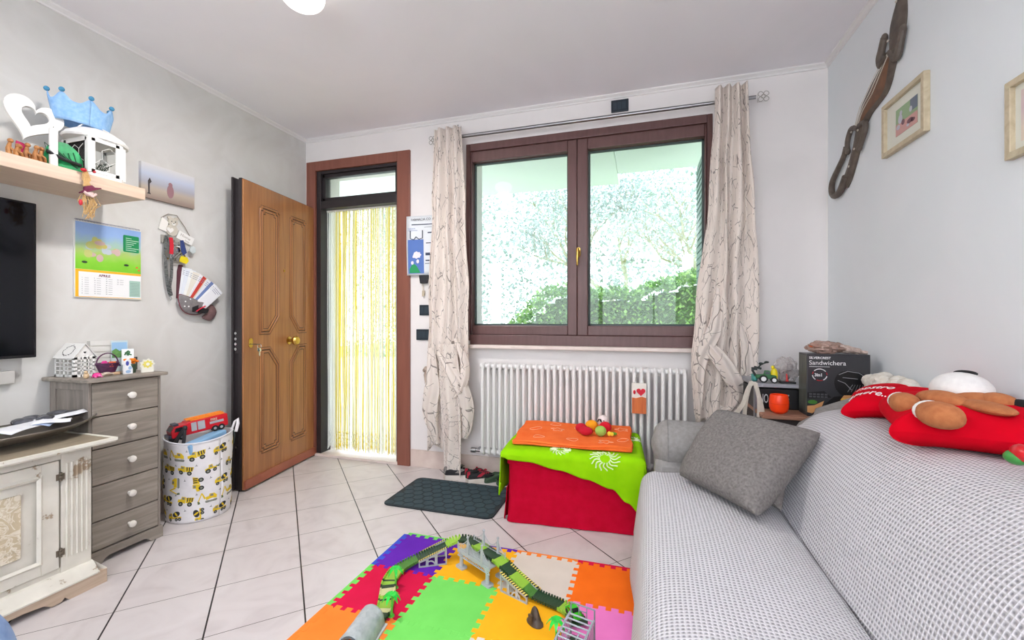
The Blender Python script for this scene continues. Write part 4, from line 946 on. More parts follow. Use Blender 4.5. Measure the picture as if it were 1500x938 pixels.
for k in range(11):
    a = math.radians(6+k*4.4+r_.uniform(-5, 5)); d = V(0, math.sin(a), math.cos(a)); s = V(0, math.cos(a), -math.sin(a)); o = V(x+.008+.0045*k, 1.985+.0085*k, 1.25); lnn = .235-.007*k; w_ = .062+.006*(k % 3)
    b = MB(); b.prism([(-w_/2, 0), (w_/2, 0), (w_/2, lnn), (-w_/2, lnn)], o, s, d, .002); b.mi = 1
    for j in range(3): b.prism([(-w_/2+.006, lnn-.02-.012*j), (w_/2-.012*j, lnn-.02-.012*j), (w_/2-.012*j, lnn-.017-.012*j), (-w_/2+.006, lnn-.017-.012*j)], o+X*.002, s, d, .0003)
    tag(b.build('envelope', [P(cols[k], .6), P((140, 140, 160), .6)], loc=tuple(o), smooth=0), labs[k], 'letter', 'letters in the wall pocket')
b = MB(); b.puff([(p.x, p.y) for p in catmull([(2.10, 1.17, 0), (2.13, 1.20, 0), (2.14, 1.25, 0), (2.175, 1.255, 0), (2.20, 1.21, 0), (2.18, 1.17, 0), (2.15, 1.15, 0)], 5, True)], (XL+.02, 0, 0), Y, Z, .018, 5)
tag(b.build('felt_ornament', mat('brown_felt', (112, 84, 84), .95, c2=(134, 104, 102), sc=40), loc=(XL, 2.15, 1.15)), 'dusky brown felt ornament hanging right under the letter pocket', 'ornament')
# ================================================================ TOY BASKET
bc = V(-2.55, 1.935, 0); BR, BH = .165, .462
tb = thing('toy_basket', 'round white fabric toy basket printed with yellow diggers and trucks', 'basket', tuple(bc))
def bwall(a, z, off=0):
    # slightly slumped cloth wall
    f = z/BH; k = 1+.035*math.sin(3*a+5*f)*math.sin(PI*f)+.05*math.sin(PI*f)*math.sin(2*a+1)-.03*(1-f)+.02*f
    k -= .03*math.exp(-((f-.62)/.06)**2)*max(0, math.sin(a*2.0+4))
    R = BR*k+off
    return V(bc.x+R*math.cos(a), bc.y+R*math.sin(a), max(z, .002)+.010*math.sin(2*a)*f)
m_cloth = mat('white_basket_cloth', (226, 222, 224), .85, c2=(234, 231, 232), sc=30, bmp=.3)
b = MB(); b.grid(lambda u, v: bwall(2*PI*u, v*BH), 72, 28); b.build('basket_wall', m_cloth, tb, solid=.004)
MB().cyl((bc.x, bc.y, .004), (bc.x, bc.y, .012), BR*.95, n=40).build('basket_bottom', m_cloth, tb)
MB().tube([bwall(2*PI*i/60, BH) for i in range(60)], .005, 8, loop=True).build('rim', P((222, 222, 226), .7), tb)
ah = math.radians(62)
b = MB(); p = bwall(ah, BH); b.tube([p+V(0, -.012, -.05), p+V(.008, -.006, 0), p+V(.012, .01, .045), p+V(.022, .022, .06), p+V(.026, .02, .03), p+V(.018, .012, -.02)], .009, 8, flat=.35)
b.mi = 1; b.tube([p+V(.01, .0, .002), p+V(.02, .004, -.04), p+V(.016, .0, -.09)], .002, 5)
b.build('handle', [m_cloth, P((70, 90, 86), .7)], tb)
# the print
pm = [P((224, 190, 30), .8), P((46, 48, 50), .8), P((130, 132, 122), .8), P((96, 108, 70), .8)]
b = MB()
def stamp(pts, a0, z0, rot, sc, k, off=.0014):
    n = len(pts); cx = sum(p[0] for p in pts)/n; cy = sum(p[1] for p in pts)/n; cr, sr = math.cos(rot), math.sin(rot)
    def q(x, y, o=off):
        X_, Y_ = (x*cr-y*sr)*sc, (x*sr+y*cr)*sc
        return bwall(a0+X_/BR, min(BH-.008, max(.012, z0+Y_)), o)
    m = 3; vs = []; fs = []
    for t in range(m+1):
        f = 1-t/m
        for x, y in pts: vs.append(q(cx+(x-cx)*f, cy+(y-cy)*f))
    for t in range(m):
        for j in range(n): fs.append((t*n+j, t*n+(j+1) % n, (t+1)*n+(j+1) % n, (t+1)*n+j))
    b.mi = k; b.add(vs, fs)
def wheel(x, y, r, A): stamp(ell(x, y, r, n=14), *A, 1, .0020); stamp(ell(x, y, r*.5, n=10), *A, 2, .0026)
def dumper(A):
    stamp([(-.5, -.1), (-.5, .08), (-.3, .12), (-.28, .3), (-.02, .3), (.0, -.12)], *A, 0); stamp([(-.24, .12), (-.24, .26), (-.08, .26), (-.08, .12)], *A, 2, .0022)
    stamp([(.02, -.08), (.0, .26), (.5, .3), (.45, .02), (.3, -.08)], *A, 0)
    for x in (.1, .24, .37): stamp([(x, .02), (x-.02, .27), (x+.05, .28), (x+.06, .02)], *A, 1, .0022)
    wheel(-.28, -.18, .15, A); wheel(.28, -.16, .15, A)
def digger(A):
    stamp([(-.1, -.1), (-.12, .12), (.05, .14), (.08, .3), (.34, .28), (.5, .1), (.5, -.1)], *A, 0); stamp([(.12, .1), (.13, .26), (.28, .25), (.3, .1)], *A, 2, .0022)
    stamp([(-.12, -.14), (-.16, -.22), (-.1, -.3), (.48, -.3), (.54, -.22), (.5, -.14)], *A, 2)
    stamp([(-.1, .02), (-.3, .42), (-.36, .4), (-.2, -.02)], *A, 0); stamp([(-.3, .42), (-.36, .44), (-.56, -.12), (-.5, -.14)], *A, 0)
    stamp([(-.58, -.1), (-.46, -.14), (-.42, -.3), (-.56, -.32)], *A, 3)
def mixer(A):
    stamp([(-.5, -.12), (-.5, .1), (-.34, .24), (-.16, .24), (-.14, -.12)], *A, 0); stamp([(-.42, .06), (-.33, .19), (-.22, .19), (-.22, .06)], *A, 2, .0022); stamp([(-.14, -.12), (-.14, -.02), (.46, -.02), (.46, -.12)], *A, 0)
    stamp(ell(.14, .16, .26, .17, 16, .3), *A, 1); stamp(ell(.14, .16, .06, .16, 10, .6), *A, 0, .0022)
    for x in (-.34, .12, .34): wheel(x, -.18, .11, A)
def loader(A):
    stamp([(-.3, -.1), (-.3, .05), (-.1, .08), (-.08, .26), (.12, .26), (.16, .04), (.36, .02), (.36, -.1)], *A, 0); stamp([(-.04, .08), (-.02, .22), (.08, .22), (.1, .08)], *A, 2, .0022)
    stamp([(.32, .0), (.5, -.1), (.58, .06), (.52, .08), (.46, .0), (.34, .08)], *A, 3); wheel(-.16, -.14, .15, A); wheel(.22, -.16, .12, A)
def cone(A): stamp([(-.3, -.3), (.3, -.3), (.3, -.2), (.08, -.2), (0, .4), (-.08, -.2), (-.3, -.2)], *A, 1)
kinds = [dumper, mixer, digger, loader]; r_ = random.Random(5); row = 0
z = .045
while z < BH-.02:
    n = 9; 
    for i in range(n):
        a = 2*PI*(i+.5*(row % 2)+r_.uniform(-.08, .08))/n
        kinds[(i*3+row*2+r_.randint(0, 1)) % 4]((a, z+r_.uniform(-.006, .006), r_.choice((0, .12, -.15, PI/2, 0)), .086))
        cone((a+PI/n, z+.033, r_.uniform(-.2, .2), .020))
    z += .086; row += 1
b.build('vehicle_print', pm, tb, smooth=0)
# light blue box and other toys in the basket
b = MB(); M = Matrix.Rotation(math.radians(24), 3, 'Z') @ Matrix.Rotation(-.1, 3, 'Y')
b.obox((bc.x+.065, bc.y-.015, BH-.03), (.07, .25, .06), Matrix.Rotation(.12, 3, 'Z') @ Matrix.Rotation(.12, 3, 'X'))
tag(b.build('toy_box', P((140, 184, 220), .5), loc=(bc.x+.06, bc.y, BH-.06), bev=.008, smooth=0), 'light blue box lying in the toy basket in front of the fire engine', 'box')
tag(MB().cyl((bc.x, bc.y, .02), (bc.x, bc.y, .40), BR*.86, n=30).build('toys', mat('jumbled_toys', (70, 60, 66), .6, c2=(120, 70, 60), sc=26), loc=tuple(bc), kind=None) if False else MB().lathe([(.001, .38), (.13, .38), (.13, .392), (.001, .40)], (bc.x, bc.y, 0), 30).build('toy_heap', mat('jumbled_toys', (60, 56, 62), .6, c2=(130, 70, 66), sc=26, bmp=1, dist=.03), loc=(bc.x, bc.y, .38)), 'dark jumble of small toys inside the basket under the fire engine', 'toys', kind='stuff')
b = MB(); b.tube([(bc.x-.02, bc.y-.14, .40), (bc.x+.0, bc.y-.13, .47), (bc.x+.02, bc.y-.10, .53)], .011, 8); b.tube([(bc.x+.03, bc.y-.12, .41), (bc.x+.035, bc.y-.115, .47), (bc.x+.02, bc.y-.10, .52)], .009, 8); b.ball((bc.x+.02, bc.y-.10, .53), .014, 10); b.ball((bc.x-.04, bc.y-.125, .47), .022, 10)
tag(b.build('toy_digger_arm', P((44, 44, 46), .5), loc=(bc.x, bc.y-.12, .40)), 'dark grey plastic toy arm sticking out of the basket left of the fire engine', 'toy')
# fire engine
fe = thing('toy_fire_engine', 'red toy fire engine lying across the top of the toy basket', 'toy truck', (bc.x-.015, bc.y+.005, BH+.012), math.radians(72))
WM[fe] = WM[fe] @ Matrix.Rotation(math.radians(-5), 4, 'Y'); fe.rotation_euler = (0, math.radians(-5), math.radians(72)); WM[fe] = Matrix.Translation(Vector(fe.location)) @ fe.rotation_euler.to_matrix().to_4x4()
m_red = P((204, 24, 40), .3)
def LB(): return MB()
b = LB(); b.prism([(-.14, .012), (.15, .012), (.15, .085), (-.06, .085), (-.065, .078), (-.125, .076), (-.142, .05)], (0, .042, 0), X, Z, .084); b.build('body', m_red, fe, bev=.004, smooth=0, w=False)
b = LB()
for s in (-1, 1):
    y = s*.0425
    b.prism([(-.128, .046), (-.120, .068), (-.09, .068), (-.09, .044)][::s], (0, y, 0), X, Z, .001*(-s)); b.prism([(-.083, .044), (-.083, .068), (-.066, .068), (-.066, .044)][::s], (0, y, 0), X, Z, .001*(-s))
b.add([V(-.1435, -.034, .05), V(-.1435, .034, .05), V(-.127, .034, .073), V(-.127, -.034, .073)], [(0, 1, 2, 3)])
b.build('windows', P((30, 36, 44), .1), fe, smooth=0, w=False)
b = LB()
for s in (-1, 1):
    for x0, x1 in ((-.045, -.018), (-.012, .025)):
        b.box(x0, min(s*.042, s*.0445), .028, x1, max(s*.042, s*.0445), .078)
    b.box(.05, min(s*.042, s*.0438), .044, .125, max(s*.042, s*.0438), .058)
b.build('roller_shutter', P((176, 178, 182), .4), fe, smooth=0, w=False)
b = LB()
for s in (-1, 1): text(b, 'FIRE', .020, (.055 if s < 0 else .12, s*.0432, .062), V(-s, 0, 0) if s > 0 else X, Z, .0006)
b.build('lettering', P((240, 226, 200), .5), fe, smooth=0, w=False)
b = LB(); b.box(-.04, -.022, .085, .14, .022, .091)
for y in (-.016, .016): b.box(-.06, y-.002, .092, .135, y+.002, .10)
for k in range(12): b.box(-.055+.016*k, -.016, .094, -.052+.016*k, .016, .097)
b.build('ladder', P((244, 150, 50), .4), fe, bev=.001, smooth=0, w=False)
b = LB(); b.box(-.125, -.03, .077, -.10, .03, .088); b.box(-.155, -.038, .014, -.142, .038, .03); b.build('light_bar', P((60, 66, 84), .3), fe, bev=.002, smooth=0, w=False)
for x in (-.095, .075, .11):
    for s in (-1, 1):
        b = LB(); b.cyl((x, s*.028, .012), (x, s*.045, .012), .018, n=18); b.mi = 1; b.cyl((x, s*.0452, .012), (x, s*.0455, .012), .008, n=12); b.build('wheel', [P((28, 28, 30), .7), P((170, 170, 172), .3)], fe, w=False)
# ================================================================ DOOR LEAF
A_ = V(-2.558, 2.240, 0); B_ = V(-2.672, 3.014, 0); DL = (B_-A_).length; ang = math.atan2(B_.y-A_.y, B_.x-A_.x)
dl = thing('door_1', 'open brown panelled entrance door', None, tuple(A_), ang, kind='structure')
if 'category' in dl: del dl['category']
m_door = wood('door_veneer', (146, 94, 58), (176, 120, 74), (14, 14, .8), 3.4, .33, b=.04, dist=.8)
m_groove = P((58, 30, 20), .5)
HD = 2.105
MB().box(0, -.002, .012, DL, .010, HD).build('door_panel', m_door, dl, bev=.003, smooth=0, w=False)
b = MB(); b.box(-.002, .010, .010, DL, .032, HD+.006); b.box(.006, .032, .010, DL, .066, HD); b.box(-.012, .066, .010, DL, .080, HD+.01); b.build('door_core', m_steel, dl, bev=.002, smooth=0, w=False)
b = MB(); b.prism([(.0, .014), (.0, .066), (.008, .074), (.845, .074), (.845, .014)], (0, -.002, 0), X, Z, .016); b.build('kick_board', mat('reddish_kick_board', (150, 82, 62), .4, c2=(164, 96, 74), sc=5), dl, bev=.002, smooth=0, w=False)
def shp(x0, x1, z0, z1, cut, side):
    """octagonal panel outline with one big cut corner: side = 'br','bl','tr','tl'"""
    c = .018; w_ = x1-x0; o = []
    pts = {'br': [(x0, z0), (x0+w_*.5, z0), (x1, z0+cut), (x1, z1-c), (x1-c, z1-c), (x1-c, z1), (x0+c, z1), (x0+c, z1-c), (x0, z1-c)],
           'bl': [(x1, z0), (x1, z1-c), (x1-c, z1-c), (x1-c, z1), (x0+c, z1), (x0+c, z1-c), (x0, z1-c), (x0, z0+cut), (x1-w_*.5, z0)],
           'tr': [(x0, z1), (x0, z0+c), (x0+c, z0+c), (x0+c, z0), (x1-c, z0), (x1-c, z0+c), (x1, z0+c), (x1, z1-cut), (x0+w_*.5, z1)],
           'tl': [(x1, z1), (x1-w_*.5, z1), (x0, z1-cut), (x0, z0+c), (x0+c, z0+c), (x0+c, z0), (x1-c, z0), (x1-c, z0+c), (x1, z0+c)]}
    return pts[side]
def inset(p, d):
    n = len(p); a = sum(p[i][0]*p[(i+1) % n][1]-p[(i+1) % n][0]*p[i][1] for i in range(n)); sg = 1 if a > 0 else -1; out = []
    for i in range(n):
        e1 = (Vector(p[i])-Vector(p[i-1])).normalized(); e2 = (Vector(p[(i+1) % n])-Vector(p[i])).normalized()
        n1 = Vector((-e1.y, e1.x))*sg; n2 = Vector((-e2.y, e2.x))*sg; m = n1+n2; k = d*2/m.length_squared if m.length_squared > .2 else d
        out.append((p[i][0]+m.x*k, p[i][1]+m.y*k))
    return out
def ringprof(b, p, prof):
    n = len(p); loops = [[V(x, -.002-h, z) for x, z in inset(p, d)] for d, h in prof]
    b.rings(loops, cap=False)
for nm, (x0, x1, z0, z1, side) in {'a': (.15, .35, 1.055, 1.965, 'br'), 'b': (.475, .675, 1.055, 1.965, 'bl'), 'c': (.155, .355, .21, .955, 'tr'), 'd': (.478, .678, .21, .955, 'tl')}.items():
    p = shp(x0, x1, z0, z1, .125, side)
    b = MB(); ringprof(b, p, [(-.003, 0), (0, .004), (.006, .0065), (.010, .004), (.012, .0005)])
    ringprof(b, p, [(.018, .0005), (.021, .004), (.027, .006), (.032, .003), (.034, .0002)])
    mo = b.build('panel_moulding', m_door, dl, w=False, smooth=50)
    b = MB(); ringprof(b, p, [(-.006, .0003), (-.003, .0006), (-.002, .0003)]); ringprof(b, p, [(.011, .0006), (.015, .0016), (.0185, .0006)]); ringprof(b, p, [(.033, .0003), (.036, .0008), (.039, .0002)])
    b.build('groove', m_groove, mo, w=False, smooth=0)
Mk = Matrix.Rotation(PI/2, 3, 'X')
b = MB(); b.lathe([(.001, 0), (.030, 0), (.030, .006), (.014, .012), (.013, .028), (.024, .036), (.034, .050), (.036, .062), (.028, .074), (.012, .078), (.001, .078)], (.463, -.002, .996), 28, Mk); b.build('door_knob', m_brass, dl, w=False)
b = MB(); b.prism(rrect(.045, .965, .082, 1.03, .016), (0, -.002, 0), X, Z, .004); b.build('escutcheon', m_brass, dl, bev=.001, smooth=0, w=False)
MB().lathe([(.001, 0), (.010, 0), (.010, .004), (.005, .006), (.001, .005)], (.407, -.002, 1.531), 16, Mk).build('peephole', m_brass, dl, w=False)
b = MB(); b.prism(rrect(.012, .93, .058, 1.09, .004), (-.0025, 0, 0), Y, Z, -.0015)
b.mi = 1
for z in (1.066, 1.028, .994, .960): b.cyl((-.002, .048, z), (-.012, .048, z), .009, n=16)
b.cyl((-.002, .045, .30), (-.010, .045, .30), .007, n=12)
b.build('lock_bolts', [m_steel, m_chrome], dl, w=False)
b = MB()
for z in (1.62, 1.25, .55, .25): b.box(DL-.002, -.006, z-.016, DL+.006, .008, z+.016)
b.build('hinge_pin', m_steel, dl, smooth=0, w=False)
# keys in the lock
kl = thing('door_keys', 'bunch of silver keys hanging from the lock of the open brown door', 'keys', (0, 0, 0)); kl.matrix_world = WM[dl]; kl.location = WM[dl].to_translation(); kl.rotation_euler = (0, 0, ang); 
WM[kl] = WM[dl].copy()
b = MB(); b.cyl((.064, -.006, .99), (.066, -.052, .99), .0025, n=8); b.prism([(.052, -.05), (.082, -.05), (.082, -.068), (.052, -.068)], (0, 0, .988), X, Y, .003); b.build('lock_key', P((56, 52, 50), .5), kl, w=False)
MB().tube([(.072+.0*math.cos(a), -.062+.014*math.cos(a), .975+.016*math.sin(a)) for a in [2*PI*i/20 for i in range(20)]], .0013, 6, loop=True).build('ring', m_chrome, kl, w=False)
for k in range(6):
    a = -PI/2+(k-2.5)*.3; d = V(math.cos(a), .12*(k-3), math.sin(a)).normalized(); s = V(0, -1, 0).cross(d).normalized(); b = MB(); p = V(.072, -.060+.004*(k-3), .962)
    b.prism(ell(0, .012, .012, .012, 12), p, s, d, .002); b.prism([(-.004, .02), (.004, .02), (.004, .05), (0, .054), (-.004, .05)], p, s, d, .002)
    b.build('key', m_chrome if k != 3 else P((90, 170, 160), .4), kl, smooth=0, w=False)
# ================================================================ BEAD CURTAIN
r_ = random.Random(2); b = MB(); x = DX0+.055; i = 0
while x < DX1-.028:
    k = r_.random(); b.mi = (0 if k < (.62 if -2.52 < x < -2.38 else .20) else (1 if k < .72 else 2)) if x > -2.54 else 1
    wv = r_.uniform(-.006, .006); y = YB+.085+r_.uniform(-.012, .012); zb = r_.uniform(.035, .075)
    ph = r_.uniform(0, 6); pts = [(x+wv*(1-z/2.1)+.0022*math.sin(z*3+ph), y+.004*math.cos(z*4+ph), z) for z in [2.094-(2.094-zb)*j/10 for j in range(11)]]
    b.tube(pts, r_.choice((.0024, .003, .0036)), 5)
    for q in range(3): b.ball((x+wv, y, zb+.02+.05*q+r_.uniform(0, .01)), (.0045, .0045, .009), 6)
    x += r_.uniform(.0042, .0068); i += 1
def strand(name, c, tr):
    m, nt, bs = nodes(name); bs.inputs['Base Color'].default_value = rgb(c); bs.inputs['Roughness'].default_value = .3
    t = N(nt, 'ShaderNodeBsdfTranslucent'); t.inputs[0].default_value = rgb(c); mx = N(nt, 'ShaderNodeMixShader'); mx.inputs[0].default_value = tr
    L(nt, bs.outputs[0], mx.inputs[1]); L(nt, t.outputs[0], mx.inputs[2]); L(nt, mx.outputs[0], nt.nodes['Material Output'].inputs[0]); return m
bcur = thing('bead_curtain', 'yellow and clear white bead curtain hanging in the open entrance doorway', 'bead curtain', (-2.26, YB+.085, .03))
b.build('strands', [strand('yellow_strand', (252, 240, 130), .75), strand('clear_strand', (252, 252, 250), .75), strand('pale_strand', (246, 244, 214), .75)], bcur)['kind'] = 'stuff'
MB().box(DX0+.05, YB+.07, 2.086, DX1-.024, YB+.10, 2.10).build('rail', P((236, 234, 226), .5), bcur, smooth=0)
# ================================================================ WALL BITS
ps = thing('pharmacy_poster', 'pharmacy rota leaflet with a blue picture hung between door and left curtain', 'poster', (-1.64, YB, 1.5))
def pst(u, v): 
    return V(-1.768+.25*u-.010*(1-v)*0, YB-.022-.010*math.sin(v*2.2)-.006*math.cos(u*4), 1.505+.462*v+.02*u*0)
b = MB(); b.grid(pst, 6, 12); b.build('sheet', P((228, 232, 236), .5), ps, solid=.0008)
def pshape(u0, v0, u1, v1, c, nm='printed_area'):
    b = MB(); b.grid(lambda u, v: pst(u0+(u1-u0)*u, v0+(v1-v0)*v)+V(0, -.0012, 0), 6, 8); return b.build(nm, P(c, .5), ps, smooth=30)
pshape(.05, .03, .58, .60, (86, 120, 190), 'blue_picture'); b = MB()
b.grid(lambda u, v: pst(.10+.42*u, .04+.15*v*math.sin(PI*min(1, u+.15)))+V(0, -.002, 0), 8, 4); b.build('green_hill', P((30, 150, 90), .5), ps)
b = MB(); o = pst(.34, .34)+V(0, -.003, 0); b.prism([(.04*math.cos(t)*(1+.1*math.cos(8*t)), .026*math.sin(t)*(1+.1*math.cos(8*t))) for t in [2*PI*i/48 for i in range(48)]], o, X, Z, .0006); b.prism(ell(.012, -.05, .012, .016), o, X, Z, .0008); b.prism(ell(-.035, -.06, .012, .014), o, X, Z, .0008)
b.build('speech_cloud', P((236, 230, 240), .5), ps, smooth=0)
b = MB(); o = pst(.14, .62)+V(0, -.003, 0)
b.tube([o+V(0, 0, .06), o+V(0, 0, .0), o+V(.03, 0, -.01), o+V(.05, 0, .012), o+V(.075, 0, -.008), o+V(.105, 0, 0), o+V(.105, 0, .06)], .0035, 5)
for u0, v0, u1, v1 in ((.72, .70, .86, .72), (.66, .53, .86, .545), (.64, .33, .90, .375), (.64, .235, .9, .255), (.62, .19, .88, .20), (.18, .845, .9, .86), (.6, .80, .86, .805)):
    b.grid(lambda u, v: pst(u0+(u1-u0)*u, v0+(v1-v0)*v)+V(0, -.0016, 0), 2, 1)
b.build('dark_print', P((50, 60, 84), .5), ps)
b = MB(); text(b, 'FARMACIA CO', .026, pst(.16, .915)+V(0, -.004, 0), X, Z, .0005); b.build('heading', P((66, 60, 66), .5), ps, smooth=0)
b = MB()
for k in range(6): text(b, ('Scegli quando', 'mettere al sicuro')[k % 2], .012, pst(.06, .78-.035*k if k < 2 else .55-.03*k)+V(0, -.004, 0), X, Z, .0004) if k < 2 else None
b.build('small_print', P((110, 130, 190), .5), ps, smooth=0)
m_out = P((34, 44, 54), .35)
def plate(x, z, w_, h_, lab, holes=3):
    t = thing('wall_switch', lab, 'switch', (x, YB, z)); MB().prism(rrect(x-w_/2, z-h_/2, x+w_/2, z+h_/2, .004), (0, YB, 0), X, Z, .011).build('cover_plate', m_out, t, bev=.002, smooth=0)
    b = MB(); n = holes
    for k in range(n): b.prism(rrect(x-w_/2+.012+(w_-.024)/n*k, z-h_/2+.016, x-w_/2+.009+(w_-.024)/n*(k+1), z+h_/2-.016, .002), (0, YB-.011, 0), X, Z, .002)
    b.build('insert', P((48, 60, 70), .3), t, bev=.001, smooth=0)
plate(-.143, 2.618, .115, .082, 'dark cover plate on the wall high above the curtain rod')
plate(-1.612, 1.232, .115, .082, 'upper dark switch plate beside the left curtain'); plate(-1.632, 1.040, .13, .085, 'lower dark socket plate beside the left curtain')
b = MB(); b.prism([(-1.665, 1.505), (-1.585, 1.505), (-1.60, 1.44), (-1.655, 1.44)], (0, YB, 0), X, Z, .03)
tag(b.build('key_holder', P((36, 38, 44), .5), loc=(-1.63, YB, 1.44), bev=.004, smooth=0), 'dark holder on the wall under the pharmacy leaflet', 'holder')
b = MB(); b.tube([(-1.635, YB-.02, 1.44), (-1.633, YB-.02, 1.40), (-1.628, YB-.02, 1.375)], .003, 6); b.prism([(-1.642, 1.34), (-1.622, 1.345), (-1.618, 1.385), (-1.64, 1.385)], (0, YB-.015, 0), X, Z, .006)
tag(b.build('tassel', P((196, 182, 160), .7), loc=(-1.63, YB-.02, 1.34)), 'small beige tassel hanging from the dark holder', 'tassel')
b = MB(); b.tube([(-1.625, YB-.012, .76), (-1.60, YB-.03, .78), (-1.585, YB-.03, .775), (-1.61, YB-.02, .73), (-1.60, YB-.02, .66), (-1.57, YB-.018, .61)], [.016, .018, .014, .016, .014, .008], 8)
tag(b.build('curtain_tieback', mat('beige_print_cloth', (206, 190, 176), .8, c2=(160, 140, 126), sc=40), loc=(-1.6, YB, .7)), 'crumpled beige cloth tieback on the wall hook left of the curtain', 'tieback')
# ================================================================ RADIATOR
rd = thing('radiator', 'long white column radiator under the window', 'radiator', (-.42, 2.95, .15))
m_rad = P((232, 230, 228), .3)
x0, x1 = -1.115, .277; n = 32; pit = (x1-x0-.03)/(n-1)
b = MB()
b.tube([(0, 2.915, .20), (0, 2.911, .23), (0, 2.911, .79), (0, 2.915, .82)], .0125, 10); b.tube([(0, 2.975, .20), (0, 2.979, .23), (0, 2.979, .79), (0, 2.975, .82)], .0125, 10)
for z in (.20, .82): b.ball((0, 2.945, z), (.0165, .046, .026), 14)
c0 = b.build('column', m_rad, rd, w=False); c0.location = (x0+.015+.42, -2.95, -.15)
for i in range(1, n):
    c_ = c0.copy(); COL.objects.link(c_); c_.location = (x0+.015+.42+pit*i, -2.95, -.15)
b = MB(); b.tube([(x0-.012, 2.945, .82), (x1+.0, 2.945, .82)], .018, 12); b.tube([(x0-.012, 2.945, .20), (x1, 2.945, .20)], .018, 12); b.build('header', m_rad, rd)
b = MB(); b.cyl((x0-.012, 2.945, .20), (x0-.05, 2.945, .20), .011, n=14); b.cyl((x0-.05, 2.945, .20), (x0-.085, 2.945, .20), .019, n=14); b.cyl((x0-.045, 2.945, .20), (x0-.045, 3.02, .20), .008, n=10); b.build('valve', m_chrome, rd)
b = MB()
for x in (-.95, .1): b.box(x-.015, 2.985, .26, x+.015, YB-.001, .30); b.box(x-.015, 2.985, .74, x+.015, YB-.001, .78)
b.prism([(-.5+.0, 0), (-.44, 0), (-.47, .06)], (-.47, YB-.01, .15), X, Z, .01) if False else None
b.build('wall_bracket', m_rad, rd, smooth=0)
rc = thing('humidifier_card', 'white wooden hanger with a red heart and an orange block hung on the radiator', 'hanger', (-.017, 2.89, .55))
b = MB(); b.prism([(-.062, .552), (.030, .552), (.030, .748), (-.062, .748)], (0, 2.899, 0), X, Z, .014); b.build('board', P((232, 228, 218), .5), rc, bev=.003, smooth=0)
b = MB(); b.prism([(-.060, .553), (.028, .553), (.028, .655), (.0, .662), (-.035, .652), (-.060, .655)], (0, 2.885, 0), X, Z, .004); b.build('orange_block', mat('orange_stained_wood', (214, 116, 50), .5, c2=(190, 92, 40), sc=10, stretch=(8, 1, .6)), rc, smooth=0)
b = MB(); b.prism([(x*1.0-.005, z+.69) for x, z in heart(.055, 30)], (0, 2.885, 0), X, Z, .007); b.ball((-.045, 2.882, .69), (.008, .005, .014), 10); b.build('heart', P((210, 24, 50), .6), rc)
b = MB(); b.tube([(-.045, 2.892, .745), (-.03, 2.90, .80), (.005, 2.91, .80), (.015, 2.892, .745)], .0015, 5); b.build('cord', P((190, 180, 160), .7), rc)
# ================================================================ CURTAINS
def curtain_mat():
    m, nt, bs = nodes('cream_curtain_with_twigs'); bs.inputs['Roughness'].default_value = .85
    co = coords(nt, 'UV', (1, 1, 1))
    nn = N(nt, 'ShaderNodeTexNoise'); nn.inputs['Scale'].default_value = 3; L(nt, co, nn.inputs['Vector'])
    ma = N(nt, 'ShaderNodeMixRGB'); ma.inputs[0].default_value = .18; L(nt, co, ma.inputs[1]); L(nt, nn.outputs[1], ma.inputs[2])
    mp = N(nt, 'ShaderNodeMapping'); mp.inputs['Scale'].default_value = (1.5, .62, 1); mp.inputs['Rotation'].default_value = (0, 0, .25); L(nt, ma.outputs[0], mp.inputs[0])
    masks = []
    for sc, th in ((7, .016), (15, .018)):
        v = N(nt, 'ShaderNodeTexVoronoi', feature='DISTANCE_TO_EDGE'); v.inputs['Scale'].default_value = sc; L(nt, mp.outputs[0], v.inputs['Vector'])
        lt_ = N(nt, 'ShaderNodeMath', operation='LESS_THAN'); lt_.inputs[1].default_value = th; L(nt, v.outputs[0], lt_.inputs[0])
        g_ = N(nt, 'ShaderNodeTexNoise'); g_.inputs['Scale'].default_value = sc*.55; L(nt, co, g_.inputs['Vector'])
        gt = N(nt, 'ShaderNodeMath', operation='GREATER_THAN'); gt.inputs[1].default_value = .49; L(nt, g_.outputs[0], gt.inputs[0])
        mu = N(nt, 'ShaderNodeMath', operation='MULTIPLY'); L(nt, lt_.outputs[0], mu.inputs[0]); L(nt, gt.outputs[0], mu.inputs[1]); masks.append(mu.outputs[0])
    mx = N(nt, 'ShaderNodeMath', operation='MAXIMUM'); L(nt, masks[0], mx.inputs[0]); L(nt, masks[1], mx.inputs[1])
    sc_ = N(nt, 'ShaderNodeMath', operation='MULTIPLY'); sc_.inputs[1].default_value = .68; L(nt, mx.outputs[0], sc_.inputs[0])
    c = N(nt, 'ShaderNodeMixRGB'); L(nt, sc_.outputs[0], c.inputs[0]); c.inputs[1].default_value = rgb((247, 237, 229)); c.inputs[2].default_value = rgb((92, 78, 72))
    L(nt, c.outputs[0], bs.inputs['Base Color'])
    t = N(nt, 'ShaderNodeBsdfTranslucent'); L(nt, c.outputs[0], t.inputs[0]); ms = N(nt, 'ShaderNodeMixShader'); ms.inputs[0].default_value = .32
    w_ = N(nt, 'ShaderNodeTexNoise'); w_.inputs['Scale'].default_value = 60; L(nt, coords(nt, 'UV', (1, 1, 1)), w_.inputs['Vector']); bump(nt, bs, w_.outputs[0], .12, .003)
    L(nt, bs.outputs[0], ms.inputs[1]); L(nt, t.outputs[0], ms.inputs[2]); L(nt, ms.outputs[0], nt.nodes['Material Output'].inputs[0]); return m
m_cur = curtain_mat()
YC = YB-.095; ROD = 2.512
b = MB(); b.cyl((-1.47, YC, ROD), (.665, YC, ROD), .011, n=16); b.cyl((-1.30, YC, ROD), (.30, YC, ROD), .0125, n=16)
